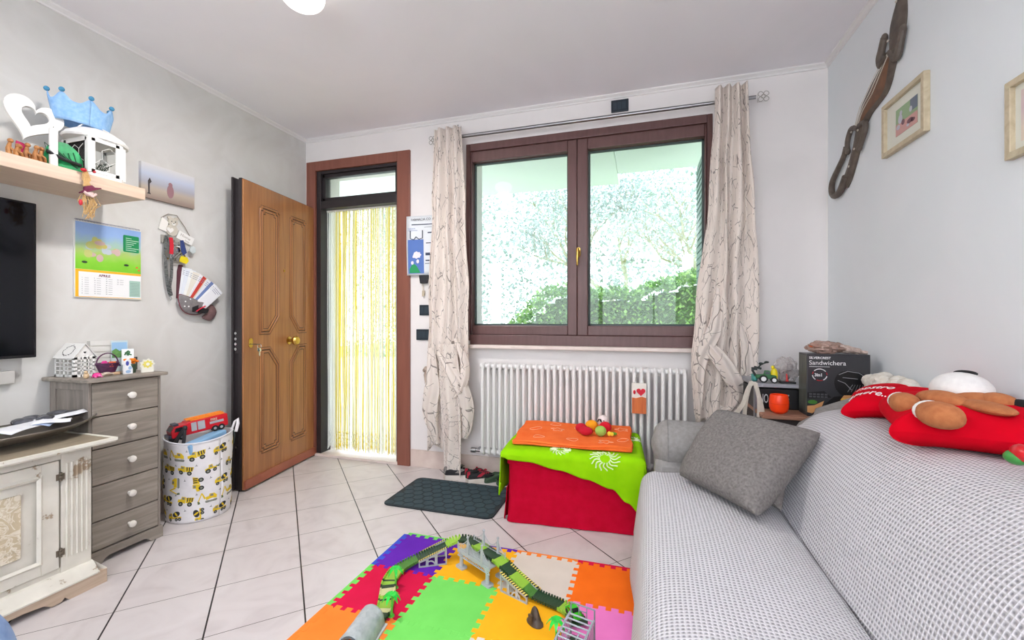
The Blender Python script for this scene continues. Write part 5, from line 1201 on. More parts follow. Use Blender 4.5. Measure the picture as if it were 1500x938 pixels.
cr_ = thing('curtain_rod', 'thin metal curtain rod over the window with openwork ends', 'curtain rod', (-.4, YC, ROD)); b.build('rod', m_steelrod, cr_)
for s, xe in ((-1, -1.475), (1, .672)):
    b = MB()
    for cx, cz, rr in ((.02, .016, .014), (.02, -.016, .014), (.05, .016, .014), (.05, -.016, .014), (.035, 0, .012)):
        b.tube([(xe+s*cx-.0+rr*math.cos(a)*1.0, YC+.002*math.sin(2*a), ROD+cz+rr*math.sin(a)) for a in [2*PI*i/16 for i in range(16)]], .0022, 6, loop=True)
    b.tube([(xe+s*.002, YC, ROD-.032), (xe+s*.002, YC, ROD+.032), (xe+s*.068, YC, ROD+.034), (xe+s*.068, YC, ROD-.034)], .0022, 6, loop=True); b.build('finial', P((166, 160, 152), .4), cr_)
    b = MB(); b.cyl((xe-s*.05, YC, ROD), (xe-s*.05, YB, ROD), .006, n=10); b.cyl((xe-s*.05, YB-.006, ROD), (xe-s*.05, YB, ROD), .022, n=16); b.build('bracket', m_steelrod, cr_)
def drape(name, tabL, tabR, zbot, nf, amp, ycen, part, ztop=2.575, yoff=None, ph=0, uvw=1.1, sh=0):
    """pleated cloth: tabs give left and right edge x against z; zbot(u) is the hem"""
    b = MB()
    def fn(u, v):
        zb = zbot(u); z = ztop-(ztop-zb)*v; l, r = lerp(tabL, -z), lerp(tabR, -z)
        wd = r-l; k = min(1, max(0, (ztop-z)/.5))
        uu = u+.035*math.sin(2*PI*u*1.5+z*2+ph)*k
        x = l+wd*uu; a = amp*(1+.5*k*nz(u*3+ph, z*1.2))
        y = ycen+a*math.sin(2*PI*nf*(u+.03*nz(u*2, z*1.5, ph)*k)+ph)+.018*k*nz(u*5+ph, z*2.5, 2)
        x += .012*k*nz(u*4, z*3, 7+ph)
        if yoff: y += yoff(u, z)
        return V(x, y, z)
    b.grid(fn, 90, 90, (uvw, 2.5)); return b.build(name, m_cur, part, solid=.0015)
tl = thing('curtain', 'left cream curtain with a dark twig print, bunched up above the shoes', 'curtain', (-1.36, YC, .02), group='twig print curtains')
# x of edges as functions of -z
drape('panel', [(-2.58, -1.478), (-2.0, -1.492), (-1.25, -1.535), (-.75, -1.555), (-.3, -1.54)], [(-2.58, -1.262), (-2.0, -1.236), (-1.25, -1.198), (-.75, -1.19), (-.3, -1.19)],
      lambda u: .22+.06*math.sin(u*9)-.05*(u < .35)+.14*max(0, u-.6), 3.5, .022, YC-.036, tl)
drape('tail', [(-1.05, -1.43), (-.7, -1.42), (-.3, -1.395), (.0, -1.385)], [(-1.05, -1.28), (-.7, -1.24), (-.3, -1.235), (.0, -1.238)],
      lambda u: .022+.01*math.sin(u*7), 1.5, .014, YC-.085, tl, ztop=.98, ph=1.0, uvw=.4)
def swag(name, p0, p1, p2, w_, part, bulge=.03, seed=0):
    """gathered fold: a fat crumpled sausage of cloth sagging along a path, widened into a sling"""
    pts = catmull([p0, p1, p2], 14) if not isinstance(p0, list) else catmull(p0, 10)
    b = MB(); n = len(pts)
    def fn(u, v):
        f = v*(n-1); i = min(int(f), n-2); p = pts[i].lerp(pts[i+1], f-i); d = (pts[min(i+2, n-1)]-pts[max(0, i-1)]).normalized()
        s = d.cross(V(0, -1, 0)).normalized(); ww = w_*(math.sin(PI*min(max(v, .06), .94))**.6)
        a = 2*PI*u
        return p+s*ww*math.cos(a)*(1+.2*nz(u*4+seed, v*6))+V(0, -1, 0)*bulge*(math.sin(a)*.9+.25*math.sin(5*a+v*5+seed))*(math.sin(PI*min(max(v, .06), .94))**.5)
    b.grid(fn, 40, 44, (w_*4, 1)); return b.build(name, m_cur, part, solid=0)
swag('gathered_fold', [V(-1.43, YC-.03-.03, .92), V(-1.33, YC-.03-.06, .80), V(-1.22, YC-.03-.05, .62), V(-1.20, YC-.03-.03, .42), V(-1.23, YC-.03-.02, .30)], 0, 0, .055, tl, .035, 1)
swag('gathered_fold', [V(-1.30, YC-.03-.03, 1.02), V(-1.21, YC-.03-.06, .84), V(-1.235, YC-.03-.065, .66), V(-1.31, YC-.03-.04, .58)], 0, 0, .035, tl, .03, 2)
swag('gathered_fold', [V(-1.50, YC-.03-.02, .95), V(-1.47, YC-.03-.05, .70), V(-1.49, YC-.03-.045, .45), V(-1.45, YC-.03-.02, .24)], 0, 0, .06, tl, .03, 3)
tr = thing('curtain', 'right cream curtain with a dark twig print, bunched up over the sofa end', 'curtain', (.47, YC, .5), group='twig print curtains')
drape('panel', [(-2.58, .432), (-1.9, .40), (-1.25, .335), (-.9, .305), (-.6, .31), (-.4, .34)], [(-2.58, .604), (-1.9, .632), (-1.25, .655), (-.9, .65), (-.6, .61), (-.4, .60)],
      lambda u: .50+.04*math.sin(u*8), 3.5, .023, YC-.03-.036, tr, ph=2.0)
swag('gathered_fold', [V(.34, YC-.03-.03, 1.02), V(.40, YC-.03-.07, .98), V(.50, YC-.03-.075, .84), V(.56, YC-.03-.06, .70), V(.50, YC-.03-.05, .58)], 0, 0, .05, tr, .035, 4)
swag('gathered_fold', [V(.45, YC-.03-.02, 1.35), V(.42, YC-.03-.06, 1.10), V(.345, YC-.03-.065, .90), V(.345, YC-.03-.05, .62)], 0, 0, .045, tr, .03, 5)
swag('gathered_fold', [V(.55, YC-.03-.02, 1.2), V(.60, YC-.03-.04, .95), V(.585, YC-.03-.05, .72), V(.50, YC-.03-.045, .60), V(.42, YC-.03-.04, .66)], 0, 0, .04, tr, .03, 6)
for part, xs_ in ((tl, (-1.46, -1.39, -1.32)), (tr, (.455, .505, .555))): 
    for x in xs_: MB().tube([(x, YC+.020*math.cos(a), ROD+.020*math.sin(a)) for a in [2*PI*i/20 for i in range(20)]], .003, 6, loop=True).build('eyelet', m_steelrod, part)
# ================================================================ OTTOMAN
OT = thing('ottoman', 'red fabric covered storage ottoman under a lime green blanket', 'ottoman', (-.735, 2.352, 0), math.radians(3.6))
OW, OD, OH = .725, .50, .405
m_redf = mat('crimson_cotton', (178, 2, 38), .95, spec=.12, c2=(190, 6, 46), sc=20, bmp=.15)
def otp(u, z, k):   # skirt outline with softly waved hem
    pts = rrect(0, 0, OW, OD, .025, 4); return pts
b = MB(); rs = []
for z, g_ in ((.004, .006), (.02, .004), (.15, -.002), (.33, -.002), (.34, -.006), (.36, -.006)):
    ring = []; base = rrect(-g_, -g_, OW+g_, OD+g_, .028, 5); 
    fine = []
    for i in range(len(base)):
        p, q = Vector(base[i]), Vector(base[(i+1) % len(base)]); m = max(1, int((q-p).length/.03))
        for j in range(m): fine.append(p.lerp(q, j/m))
    c = Vector((OW/2, OD/2))
    rs.append([V(p.x+(p-c).normalized().x*.004*nz(p.x*9, p.y*9, z*3)*2, p.y+(p-c).normalized().y*.005*nz(p.x*9, p.y*9, z*3)*2, z+(.003*math.sin(p.x*14) if z < .01 else 0)) for p in fine])
# all rings need the same count: rebuild from the first outline scaled
n0 = len(rs[0]); rs = []
base = rrect(0, 0, OW, OD, .028, 5); fine = []
for i in range(len(base)):
    p, q = Vector(base[i]), Vector(base[(i+1) % len(base)]); m = max(1, int((q-p).length/.03))
    for j in range(m): fine.append(p.lerp(q, j/m))
def oring(z, g_):
    out = []
    for p in fine:
        d = (p-c); d = Vector((d.x/OW*2, d.y/OD*2)); k = g_+.007*nz(p.x*8, p.y*8, z*4)
        out.append(V(p.x+d.x*k, p.y+d.y*k, z))
    return out
b.rings([oring(z, g_) for z, g_ in ((.004, .008), (.03, .004), (.12, 0), (.25, -.001), (.338, -.003), (.345, -.006))]); b.build('skirt', m_redf, OT, w=False)
b = MB(); b.rings([oring(z, g_) for z, g_ in ((.330, .004), (.332, .007), (.36, .006), (.395, .004), (.405, -.006))]); b.build('lid', m_redf, OT, w=False)
b = MB(); b.grid(lambda u, v: V(-.012-.012*v-.01*math.sin(u*5)*v, .02+.08*u, .19-.185*v), 6, 8); b.build('skirt_flap', m_redf, OT, solid=.004, w=False)
# lime blanket draped over it
GB = thing('blanket', 'lime green plush blanket with white sun motifs draped over the red ottoman', 'blanket', tuple(OT.location), math.radians(3.6))
m_lime = mat('lime_plush', (134, 200, 4), .95, spec=.1, c2=(152, 214, 14), sc=9, bmp=.3)
def hem(s):  # how far the cloth falls in front, s along x 0..OW
    return lerp([(0, .06), (.12, .065), (.3, .095), (.45, .135), (.58, .175), (.66, .24), (.75, .32)], s)
def rd_(d, r=.028):     # round the edge: returns (outward, drop)
    if d <= 0: return d, 0
    q = r*PI/2
    if d < q: return r*math.sin(d/r), r*(1-math.cos(d/r))
    return r, r+(d-q)
def gfn(s, t):
    """s: along x (beyond 0 / OW hangs at the sides), t: toward the front (0 back)"""
    top = OH+.012; yy = OD-t
    ox, dx = rd_(-s) if s < 0 else ((rd_(s-OW)) if s > OW else (0, 0)); oy, dy = rd_(t-OD+.006) if t > OD-.006 else (0, 0)
    x = -ox if s < 0 else (OW+ox if s > OW else s); y = -oy if t > OD-.006 else yy
    drop = max(dx, dy)
    fl_ = .012*nz(s*7, t*7, 3)*(1 if drop > .02 else .35)
    x += (-fl_ if s < 0 else 0); y -= abs(fl_)*(drop > 0)+.004+.02*max(0, drop-.05)*(t > OD); x -= (.02*max(0, drop-.05)+.006)*(s < 0)
    return V(x, y, top-drop+.006*nz(s*5, t*5))
b = MB()
def gmap(u, v):
    s = -.27+(OW+.36)*u
    fr = hem(max(0, min(OW, s))) if 0 <= s <= OW else (hem(0)*.9 if s < 0 else .3)
    if s < 0: fr = .05
    return gfn(s, v*(OD+fr))
b.grid(gmap, 90, 60, (1.1, .8)); b.build('cloth', m_lime, GB, solid=.006, w=False)
m_sun = P((226, 240, 196), .9)
def sun(cx, cy, R, vert):
    b = MB()
    for k in range(16):
        a = 2*PI*k/16; pts = []
        for j in range(7):
            f = j/6; rr = R*(.38+.62*f); aa = a+.16*math.sin(f*PI*1.5)
            s, t = cx+rr*math.cos(aa)*1.2, cy+rr*math.sin(aa); p = gfn(s, t); pts.append(p+V(0, -.003 if t > OD else 0, .003))
        b.tube([p+V(0, -.003, .003) for p in pts], .0036, 4)
        b.tube([gfn(cx+R*.36*math.cos(a+q)*1.2, cy+R*.36*math.sin(a+q))+V(0, -.003, .003) for q in (0, .2, .39)], .003, 4)
    b.build('sun_motif', m_sun, GB, w=False)
sun(.545, OD+.018, .068, 1); sun(.30, OD-.03, .05, 1); sun(.70, OD-.36, .05, 0)
# folded orange towel
OR = thing('folded_towel', 'folded orange towel with pale shapes lying on the lime blanket', 'towel', tuple(OT.location), math.radians(3.6))
m_or = mat('orange_plush', (242, 106, 48), .95, spec=.1, c2=(250, 124, 62), sc=12, bmp=.3)
ox0, ox1, oy0, oy1 = .012, .69, .055, .505
def ofn(u, v, h): 
    x = ox0+(ox1-ox0)*u+.012*nz(v*3, 1)+.02*(v-.5)*(u-.5); y = oy0+(oy1-oy0)*v+.012*nz(u*4, 5)-.012*u
    return V(x, y, OH+.024+h*.026+.010*v+.006*nz(u*4, v*4, 2)*h+.004*h*math.sin(u*9))
b = MB()
rs = []
for h in (0, .5, 1, 1.5):
    pass
b.grid(lambda u, v: ofn(u, v, 1), 40, 24); 
edge = [(i/40, 0) for i in range(41)]+[(1, j/24) for j in range(1, 25)]+[(1-i/40, 1) for i in range(1, 41)]+[(0, 1-j/24) for j in range(1, 24)]
cen = V((ox0+ox1)/2, (oy0+oy1)/2, 0)
def er(h, o): 
    out = []
    for u, v in edge:
        p = ofn(u, v, h); d = (p-cen); d.z = 0; out.append(p+d.normalized()*o)
    return out
b.rings([er(0, -.003), er(.25, .005), er(.45, -.001), er(.7, .006), er(1, 0)], cap=False)
b.build('towel', m_or, OR, w=False, smooth=60)
b = MB(); m_pat = P((246, 168, 128), .9)
for k, (u, v, s_) in enumerate(((.78, .15, 0), (.93, .3, 1), (.2, .18, 2), (.35, .6, 0), (.15, .55, 1), (.5, .2, 2), (.55, .75, 1), (.92, .75, 0), (.3, .88, 2))):
    pts = []
    for j in range(25):
        a = 2*PI*j/24; rr = .03*(1+(.35*math.cos(5*a) if s_ == 0 else (.3*math.cos(2*a) if s_ == 1 else .15*math.cos(3*a))))
        uu = min(.99, max(.01, u+rr*1.1*math.cos(a+k)/(ox1-ox0))); vv = min(.99, max(.01, v+rr*math.sin(a+k)/(oy1-oy0))); pts.append(ofn(uu, vv, 1)+V(0, 0, .001))
    b.tube(pts, .0018, 4)
b.build('printed_outline', m_pat, OR, w=False)
# toys on the towel
zt2 = OH+.024+.026+.006
def wpt(x, y): return WM[OT] @ V(x, y, 0)
ct = thing('caterpillar_toy', 'soft caterpillar toy with white face and coloured balls on the orange towel', 'soft toy', (-.245, 2.66, zt2))
fz = dict(bmp=.4, dist=.002)
c = V(-.245, 2.66, zt2)
MB().ball((-.30, 2.72, zt2+.034), (.040, .034, .034), 20).build('orange_ball', mat('orange_fleece', (246, 160, 20), .95), ct)
MB().ball((-.215, 2.70, zt2+.034), (.038, .034, .034), 20).build('red_ball', mat('red_fleece', (214, 16, 40), .95), ct)
MB().ball((-.235, 2.615, zt2+.030), (.034, .032, .031), 20).build('green_ball', mat('green_fleece', (160, 196, 90), .95), ct)
hd = MB().ball((-.232, 2.75, zt2+.060), (.036, .034, .036), 20).build('head', mat('white_fleece', (238, 222, 218), .95), ct)
b = MB(); b.tube([(-.262+.0, 2.722, zt2+.060), (-.256, 2.716, zt2+.076), (-.244, 2.714, zt2+.076), (-.240, 2.716, zt2+.060)], .004, 6); b.ball((-.225, 2.716, zt2+.068), .004, 8); b.ball((-.246, 2.715, zt2+.068), .0045, 8); b.build('face', P((34, 28, 30), .5), hd)
b = MB(); b.ball((-.185, 2.62, zt2+.016), (.014, .012, .014), 10); b.ball((-.168, 2.615, zt2+.016), (.010, .010, .012), 10); b.build('yellow_feet', P((240, 206, 60), .9), ct)
b = MB(); b.ball((-.160, 2.635, zt2+.014), (.02, .012, .010), 10); b.build('green_tuft', P((96, 150, 40), .9), ct)
rp = thing('soft_toy', 'red plush toy of two rounded lobes left of the caterpillar toy', 'soft toy', (-.34, 2.64, zt2))
b = MB(); b.ball((-.358, 2.668, zt2+.028), (.036, .032, .028), 18); b.ball((-.322, 2.612, zt2+.025), (.042, .032, .026), 18); b.build('body', mat('crimson_fleece', (190, 10, 40), .95), rp)
# ================================================================ DARK DOOR MAT
dm = thing('door_mat', 'dark petrol green rubber door mat with a hexagon pattern on the tiles', 'mat', (-1.2, 2.57, 0))
mx0, mx1, my0, my1 = -1.558, -.828, 2.335, 2.812
MB().prism(rrect(mx0, my0, mx1, my1, .05, 8), (0, 0, .001), X, Y, .007).build('base', mat('dark_mat_rubber', (28, 38, 44), .7), dm, bev=.002, smooth=0)
b = MB(); R = .036; dx = R*math.sqrt(3)+.008; dy = R*1.5+.007; j = 0; yy = my0+.03
while yy < my1-.02:
    xx = mx0+.035+(dx/2 if j % 2 else 0)
    while xx < mx1-.02:
        pts = [(xx+R*math.sin(PI/3*k), yy+R*math.cos(PI/3*k)) for k in range(6)]
        pts = [(min(mx1-.014, max(mx0+.014, p)), min(my1-.014, max(my0+.014, q))) for p, q in pts]
        ok = not any((abs(xx-a) < .05 and abs(yy-b_) < .05) and (abs(xx-a)+abs(yy-b_) < .05) for a in (mx0, mx1) for b_ in (my0, my1))
        if ok: b.prism(pts, (0, 0, .008), X, Y, .0022)
        xx += dx
    yy += dy; j += 1
b.build('hexagon_pads', mat('petrol_mat', (42, 60, 68), .75, c2=(50, 70, 78), sc=30), dm, bev=.0006, smooth=0, seg=1)
# ================================================================ SHOES
def shoe(name, lab, loc, rz, L_, mats, kind, grp):
    t = thing(name, lab, 'shoe', loc, rz, group=grp)
    W = L_*.19
    def width(f): return W*(.72+.34*math.sin(PI*min(1, f*.62+.28))**1.2)*(1-max(0, f-.82)**1.5*7)
    def outline(g, f0=0): 
        up = []; n = 18
        for i in range(n+1):
            f = i/n; s = math.sqrt(max(0, 1-((f-.1)/.1)**2)) if f < .1 else (math.sqrt(max(0, 1-((f-.86)/.14)**2)) if f > .86 else 1)
            up.append((f*L_, (width(min(f, .86))*s+.0005)*g))
        return [(x, y) for x, y in up]+[(x, -y) for x, y in up[::-1]]
    o0 = outline(1.10); b = MB(); h = L_*(.15 if kind == 'sneaker' else .10)
    b.rings([[V(x, y, 0) for x, y in o0], [V(x, y*1.03, h*.5) for x, y in o0], [V(x, y, h*(.9+.35*max(0, .35-x/L_))) for x, y in o0]]); b.build('sole', mats[1], t, w=False)
    def hgt(f): return L_*(lerp([(0, .34), (.12, .35), (.3, .31), (.5, .30), (.68, .24), (.85, .19), (1, .12)], f) if kind == 'sneaker' else lerp([(0, .16), (.12, .18), (.35, .22), (.55, .30), (.8, .26), (1, .12)], f))
    b = MB(); rs = []
    o1 = outline(1.0)
    for k in range(6):
        g = [1, 1.0, .96, .86, .66, .34][k]; zf = [0, .35, .6, .8, .94, 1.0][k]; ring = []
        for x, y in o1:
            f = x/L_; zz = h*.85+(hgt(f)-h*.85)*zf
            fx = x if f > .1 else x
            ring.append(V(L_*.5+(fx-L_*.5)*(.5+.5*g if f > .5 else .86+.14*g), y*g, zz))
        rs.append(ring)
    b.rings(rs); up = b.build('upper', mats[0], t, w=False, smooth=60)
    b = MB(); e0, e1 = (.06, .42) if kind == 'sneaker' else (.04, .52); c0 = (e0+e1)/2*L_; zt_ = hgt((e0+e1)/2) if kind == 'sneaker' else L_*.245
    b.lathe([(.001, -.002), (1, -.002), (1.04, .002), (1.12, -.004), (1.1, -.02), (.001, -.02)], (0, 0, 0), 24, Matrix.Diagonal(((e1-e0)/2*L_, W*.62, 1)))
    b.v = [V(p.x+c0, p.y, p.z+zt_-(.05 if kind == 'sneaker' else .02)*(p.x+c0-c0)+.004) for p in b.v]
    b.build('opening', mats[3], t, w=False)
    if kind == 'sneaker':
        b = MB()
        for k in range(5):
            f = .47+.07*k; z = hgt(f)+.001; b.tube([(f*L_, -W*.42, z-.012), (f*L_+.006, 0, z+.002), (f*L_, W*.42, z-.012)], .0025, 6)
        b.build('laces', mats[2], t, w=False)
        b = MB()
        for s in (-1, 1):
            b.prism([(.30*L_, h*1.2), (.42*L_, h*1.1), (.62*L_, h*1.9), (.52*L_, h*2.2), (.40*L_, h*1.7)], (0, s*W*.99, 0), X, Z, -s*.003); b.prism([(.02*L_, h*1.3), (.14*L_, h*1.2), (.12*L_, h*2.6), (.03*L_, h*2.6)], (0, s*W*.82, 0), X, Z, -s*.003)
        b.build('side_stripe', mats[2], t, w=False)
    else:
        b = MB(); b.tube([(.12*L_, -W*.95, h*1.6), (.02*L_, -W*.5, h*2.0), (.0, 0, h*2.1), (.02*L_, W*.5, h*2.0), (.12*L_, W*.95, h*1.6)], .006, 6, flat=.5); b.build('heel_strap', mats[0], t, w=False)
    return t
m_blk = mat('black_mesh_fabric', (28, 26, 30), .8, c2=(40, 38, 42), sc=90); m_sole = mat('off_white_sole', (214, 204, 196), .6); m_dn = P((16, 14, 16), .8)
m_redsh = P((176, 34, 56), .6); m_grn = mat('dark_green_foam', (46, 66, 48), .7, c2=(54, 76, 56), sc=40)
g1 = 'shoes under the radiator'
shoe('sneaker', 'black sneaker with off-white sole half hidden by the tail of the left curtain', (-1.385, 2.862, 0), math.radians(22), .25, [m_blk, m_sole, P((140, 132, 128), .7), m_dn], 'sneaker', g1)
shoe('sneaker', 'black and red sneaker with white heel stripe standing right of the curtain tail', (-1.20, 2.830, 0), math.radians(36), .22, [m_blk, m_sole, m_redsh, m_dn], 'sneaker', g1)
shoe('sneaker', 'dark sneaker toe behind the black and red one by the skirting', (-1.19, 2.975, 0), math.radians(2), .15, [m_blk, m_sole, m_redsh, m_dn], 'sneaker', g1)
shoe('clog', 'dark green foam clog next to the sneakers', (-1.085, 2.875, 0), math.radians(40), .18, [m_grn, m_grn, m_grn, m_dn], 'clog', g1)
shoe('clog', 'dark green foam clog half hidden behind the lime blanket', (-.965, 2.84, 0), math.radians(48), .17, [m_grn, m_grn, m_grn, m_dn], 'clog', g1)
# ================================================================ FOAM PLAY MAT
FX = [-1.195, -.893, -.590, -.289, .012]; FY = [2.035, 1.738, 1.440, 1.142]
m_foam = {}
def foam(n, c): m_foam[n] = mat('foam_'+n, c, .8, spec=.25, c2=tuple(max(0, q-8) for q in c), sc=10, bmp=.06)
for n_, c_ in dict(purple=(104, 36, 178), yellow=(255, 184, 26), cream=(226, 214, 202), orange=(255, 116, 22), red=(218, 8, 70), green=(122, 220, 100), pink=(248, 134, 206), blue=(60, 90, 205), orange2=(250, 136, 50)).items(): foam(n_, c_)
NT = 6; AM = .0105
def prof_(a, b_):
    """toothed line between a and b (2D), offset to the left side alternating"""
    a, b_ = Vector(a), Vector(b_); d = b_-a; L_ = d.length; d.normalize(); nrm = Vector((-d.y, d.x)); m = NT*2; st = L_/m; out = [a]
    for k in range(m):
        if k == 0: s = 0
        s = AM if k % 2 else -AM
        e = .0016 if k % 2 else .0016
        t0 = st*k-(e if k else 0)*(1 if k % 2 else -1)*1; t1 = st*(k+1)+(e if k < m-1 else 0)*(1 if k % 2 else -1)
        if k == 0: out.append(a+nrm*s) if False else None
        out += [a+d*max(0, t0)+nrm*s, a+d*min(L_, t1)+nrm*s]
    out = out[1:]
    out = [a+d*.012]+[p for p in out if .0121 < (p-a).dot(d) < L_-.0121]+[b_-d*.012]
    return [tuple(p) for p in [a]+out+[b_]]
hl = {(i, j): prof_((FX[i], FY[j]), (FX[i+1], FY[j])) for i in range(4) for j in range(4)}
vl = {(i, j): prof_((FX[i], FY[j]), (FX[i], FY[j+1])) for i in range(5) for j in range(3)}
lay = [['purple', 'yellow', 'cream', 'orange'], ['red', 'green', 'yellow', 'pink'], ['orange2', 'green', 'cream', 'yellow']]
wher = [['purple foam tile at the far left corner of the play mat', 'yellow foam tile under the toy bridge', 'cream foam tile in the far row of the play mat', 'orange foam tile at the far right corner of the play mat'],
        ['red foam tile at the left edge of the play mat', 'light green foam tile in the middle of the play mat', 'yellow foam tile beneath the brown toy rock', 'pink foam tile next to the sofa front'],
        ['orange foam tile at the near left of the play mat', 'light green foam tile nearest to the camera', 'cream foam tile nearest to the camera', 'yellow foam tile under the sofa side, nearest to the camera']]
for j in range(3):
    for i in range(4):
        pts = hl[i, j][:-1]+vl[i+1, j][:-1]+hl[i, j+1][::-1][:-1]+vl[i, j][::-1][:-1]
        b = MB(); b.prism(pts, (0, 0, .001), X, Y, .0105)
        tag(b.build('foam_tile', m_foam[lay[j][i]], loc=((FX[i]+FX[i+1])/2, (FY[j]+FY[j+1])/2, .001), smooth=0, bev=.0008, seg=1), wher[j][i], 'foam tile', 'interlocking foam play tiles')
ew = .020
def strip(pts, outer, c, lab):
    b = MB(); b.prism(pts+outer, (0, 0, .001), X, Y, .0105); p = pts[0]
    tag(b.build('foam_edge_strip', m_foam[c], loc=(p[0], p[1], .001), smooth=0), lab, 'foam edging', 'foam edge strips')
for i, (c_, lb) in enumerate((('green', 'light green foam edge strip behind the purple tile'), ('purple', 'purple foam edge strip behind the yellow tile'), ('orange2', 'orange foam edge strip behind the cream tile'), ('red', 'red foam edge strip behind the orange tile'))):
    strip(hl[i, 0], [(FX[i+1], FY[0]+ew), (FX[i], FY[0]+ew)], c_, lb)
for j, (c_, lb) in enumerate((('blue', 'blue foam edge strip left of the purple tile'), ('green', 'light green foam edge strip left of the red tile'), ('orange2', 'orange foam edge strip at the near left of the play mat'))):
    strip(vl[0, j], [(FX[0]-ew, FY[j+1]), (FX[0]-ew, FY[j])], c_, lb)
for j, (c_, lb) in enumerate((('purple', 'purple foam edge strip right of the orange tile'), ('blue', 'blue foam edge strip right of the pink tile'), ('purple', 'purple foam edge strip at the near right of the play mat'))):
    strip(vl[4, j], [(FX[4]+ew, FY[j+1]), (FX[4]+ew, FY[j])], c_, lb)
# ================================================================ TOY TRACK
FT = .0118
m_plg = mat('light_grey_plastic', (176, 180, 184), .4)
trk = catmull([(-.955, 1.40, FT+.012), (-.965, 1.47, FT+.012), (-1.005, 1.55, FT+.012), (-1.045, 1.63, FT+.012), (-1.055, 1.71, FT+.014), (-1.02, 1.785, FT+.022), (-.955, 1.84, FT+.045), (-.905, 1.875, FT+.066), (-.845, 1.915, FT+.085), (-.775, 1.905, FT+.089), (-.695, 1.855, FT+.089), (-.61, 1.80, FT+.089), (-.545, 1.765, FT+.072), (-.48, 1.735, FT+.045), (-.42, 1.715, FT+.020), (-.35, 1.70, FT+.012), (-.29, 1.68, FT+.012), (-.245, 1.64, FT+.012), (-.215, 1.59, FT+.014)], 12)
tk = thing('toy_race_track', 'flexible green toy race track winding over the foam mat through ramps and bridge', 'toy track', (-.65, 1.75, FT))
# resample evenly
def resample(p, st):
    out = [p[0]]; acc = 0
    for a, c_ in zip(p, p[1:]):
        l = (c_-a).length; t = st-acc
        while t <= l: out.append(a.lerp(c_, t/l)); t += st
        acc = (acc+l) % st if True else 0
        acc = l-(t-st)
    return out
rp_ = resample(trk, .0118); groups = {}
pal = {'dark green': (34, 66, 40), 'green': (76, 130, 48), 'lime': (150, 196, 60), 'pale yellow': (220, 214, 160)}
seq = ['dark green']*4+['pale yellow']*2+['lime']*4+['dark green']*1+['lime']*2+['pale yellow']*4+['dark green']*2+['lime']*2+['dark green']*1+['lime']*7+['green']*8+['dark green']*12+['lime']*6+['dark green']*9+['lime']*5+['dark green']*8+['lime']*4+['dark green']*5+['lime']*6+['green']*4+['dark green']*10+['lime']*5+['green']*3+['dark green']*40
tkm = [mat('track_'+k.replace(' ', '_'), c_, .45) for k, c_ in pal.items()]; ki = {k: i for i, k in enumerate(pal)}
links = []
for i in range(len(rp_)-1):
    p, q = rp_[i], rp_[i+1]; d = (q-p).normalized(); s = d.cross(Z).normalized(); n_ = s.cross(d).normalized(); hw = .029
    b = MB(); b.T = Matrix(((d.x, s.x, n_.x, p.x), (d.y, s.y, n_.y, p.y), (d.z, s.z, n_.z, p.z), (0, 0, 0, 1)))
    b.box(-.0004, -hw, -.002, .0110, hw, .0015)
    for sg in (-1, 1): b.box(.001, min(sg*(hw-.003), sg*(hw+.003)), -.004, .0075, max(sg*(hw-.003), sg*(hw+.003)), .0085)
    links.append((b, ki[seq[i % len(seq)]]))
# at most a hundred links as parts, the rest as one part
for i, (b, k) in enumerate(links):
    if i < 100: b.build('track_link', tkm[k], tk, smooth=0)
if len(links) > 100:
    bb = MB()
    for b, k in links[100:]:
        bb.mi = k; bb.add(b.v, b.f)
    o = bb.build('track_link', tkm, tk, smooth=0); o['kind'] = 'stuff'
# suspension bridge
P0, P1 = V(-.797, 1.835, 0), V(-.637, 1.745, 0); bd = (P1-P0).normalized(); bn = V(-bd.y, bd.x, 0); BLn = (P1-P0).length
sbg = thing('toy_bridge', 'grey plastic toy suspension bridge standing on the yellow foam tile', 'toy bridge', (P0.x, P0.y, FT), math.atan2(bd.y, bd.x))
BW = .082; DZ_ = .092-FT+.0
for sx in (0, BLn):
    for sy in (0, BW):
        b = MB(); b.cyl((sx, sy, .008), (sx, sy, DZ_-.012), .009, .008, n=14); b.prism(rrect(sx-.026, sy-.017, sx+.026, sy+.017, .008), (0, 0, 0), X, Y, .008); b.cyl((sx, sy, DZ_-.014), (sx, sy, DZ_), .011, .013, n=14); b.build('pier', m_plg, sbg, w=False)
b = MB(); b.box(-.02, -.008, DZ_-.012, BLn+.02, -.002, DZ_+.004); b.box(-.02, BW+.002, DZ_-.012, BLn+.02, BW+.008, DZ_+.004)
b.box(-.02, -.008, DZ_-.028, BLn+.02, -.004, DZ_-.024); b.box(-.02, BW+.004, DZ_-.028, BLn+.02, BW+.008, DZ_-.024); b.box(-.01, -.004, DZ_-.012, BLn+.01, BW+.004, DZ_-.006)
for k in range(10):
    xa = -.018+k*(BLn+.036)/10; xb = xa+(BLn+.036)/10
    for y in (-.006, BW+.006): b.tube([(xa, y, DZ_-.026), ((xa+xb)/2, y, DZ_-.012), (xb, y, DZ_-.026)], .0016, 4)
b.build('deck', m_plg, sbg, w=False, smooth=0)
def top_z(x, xs_, h_): pass
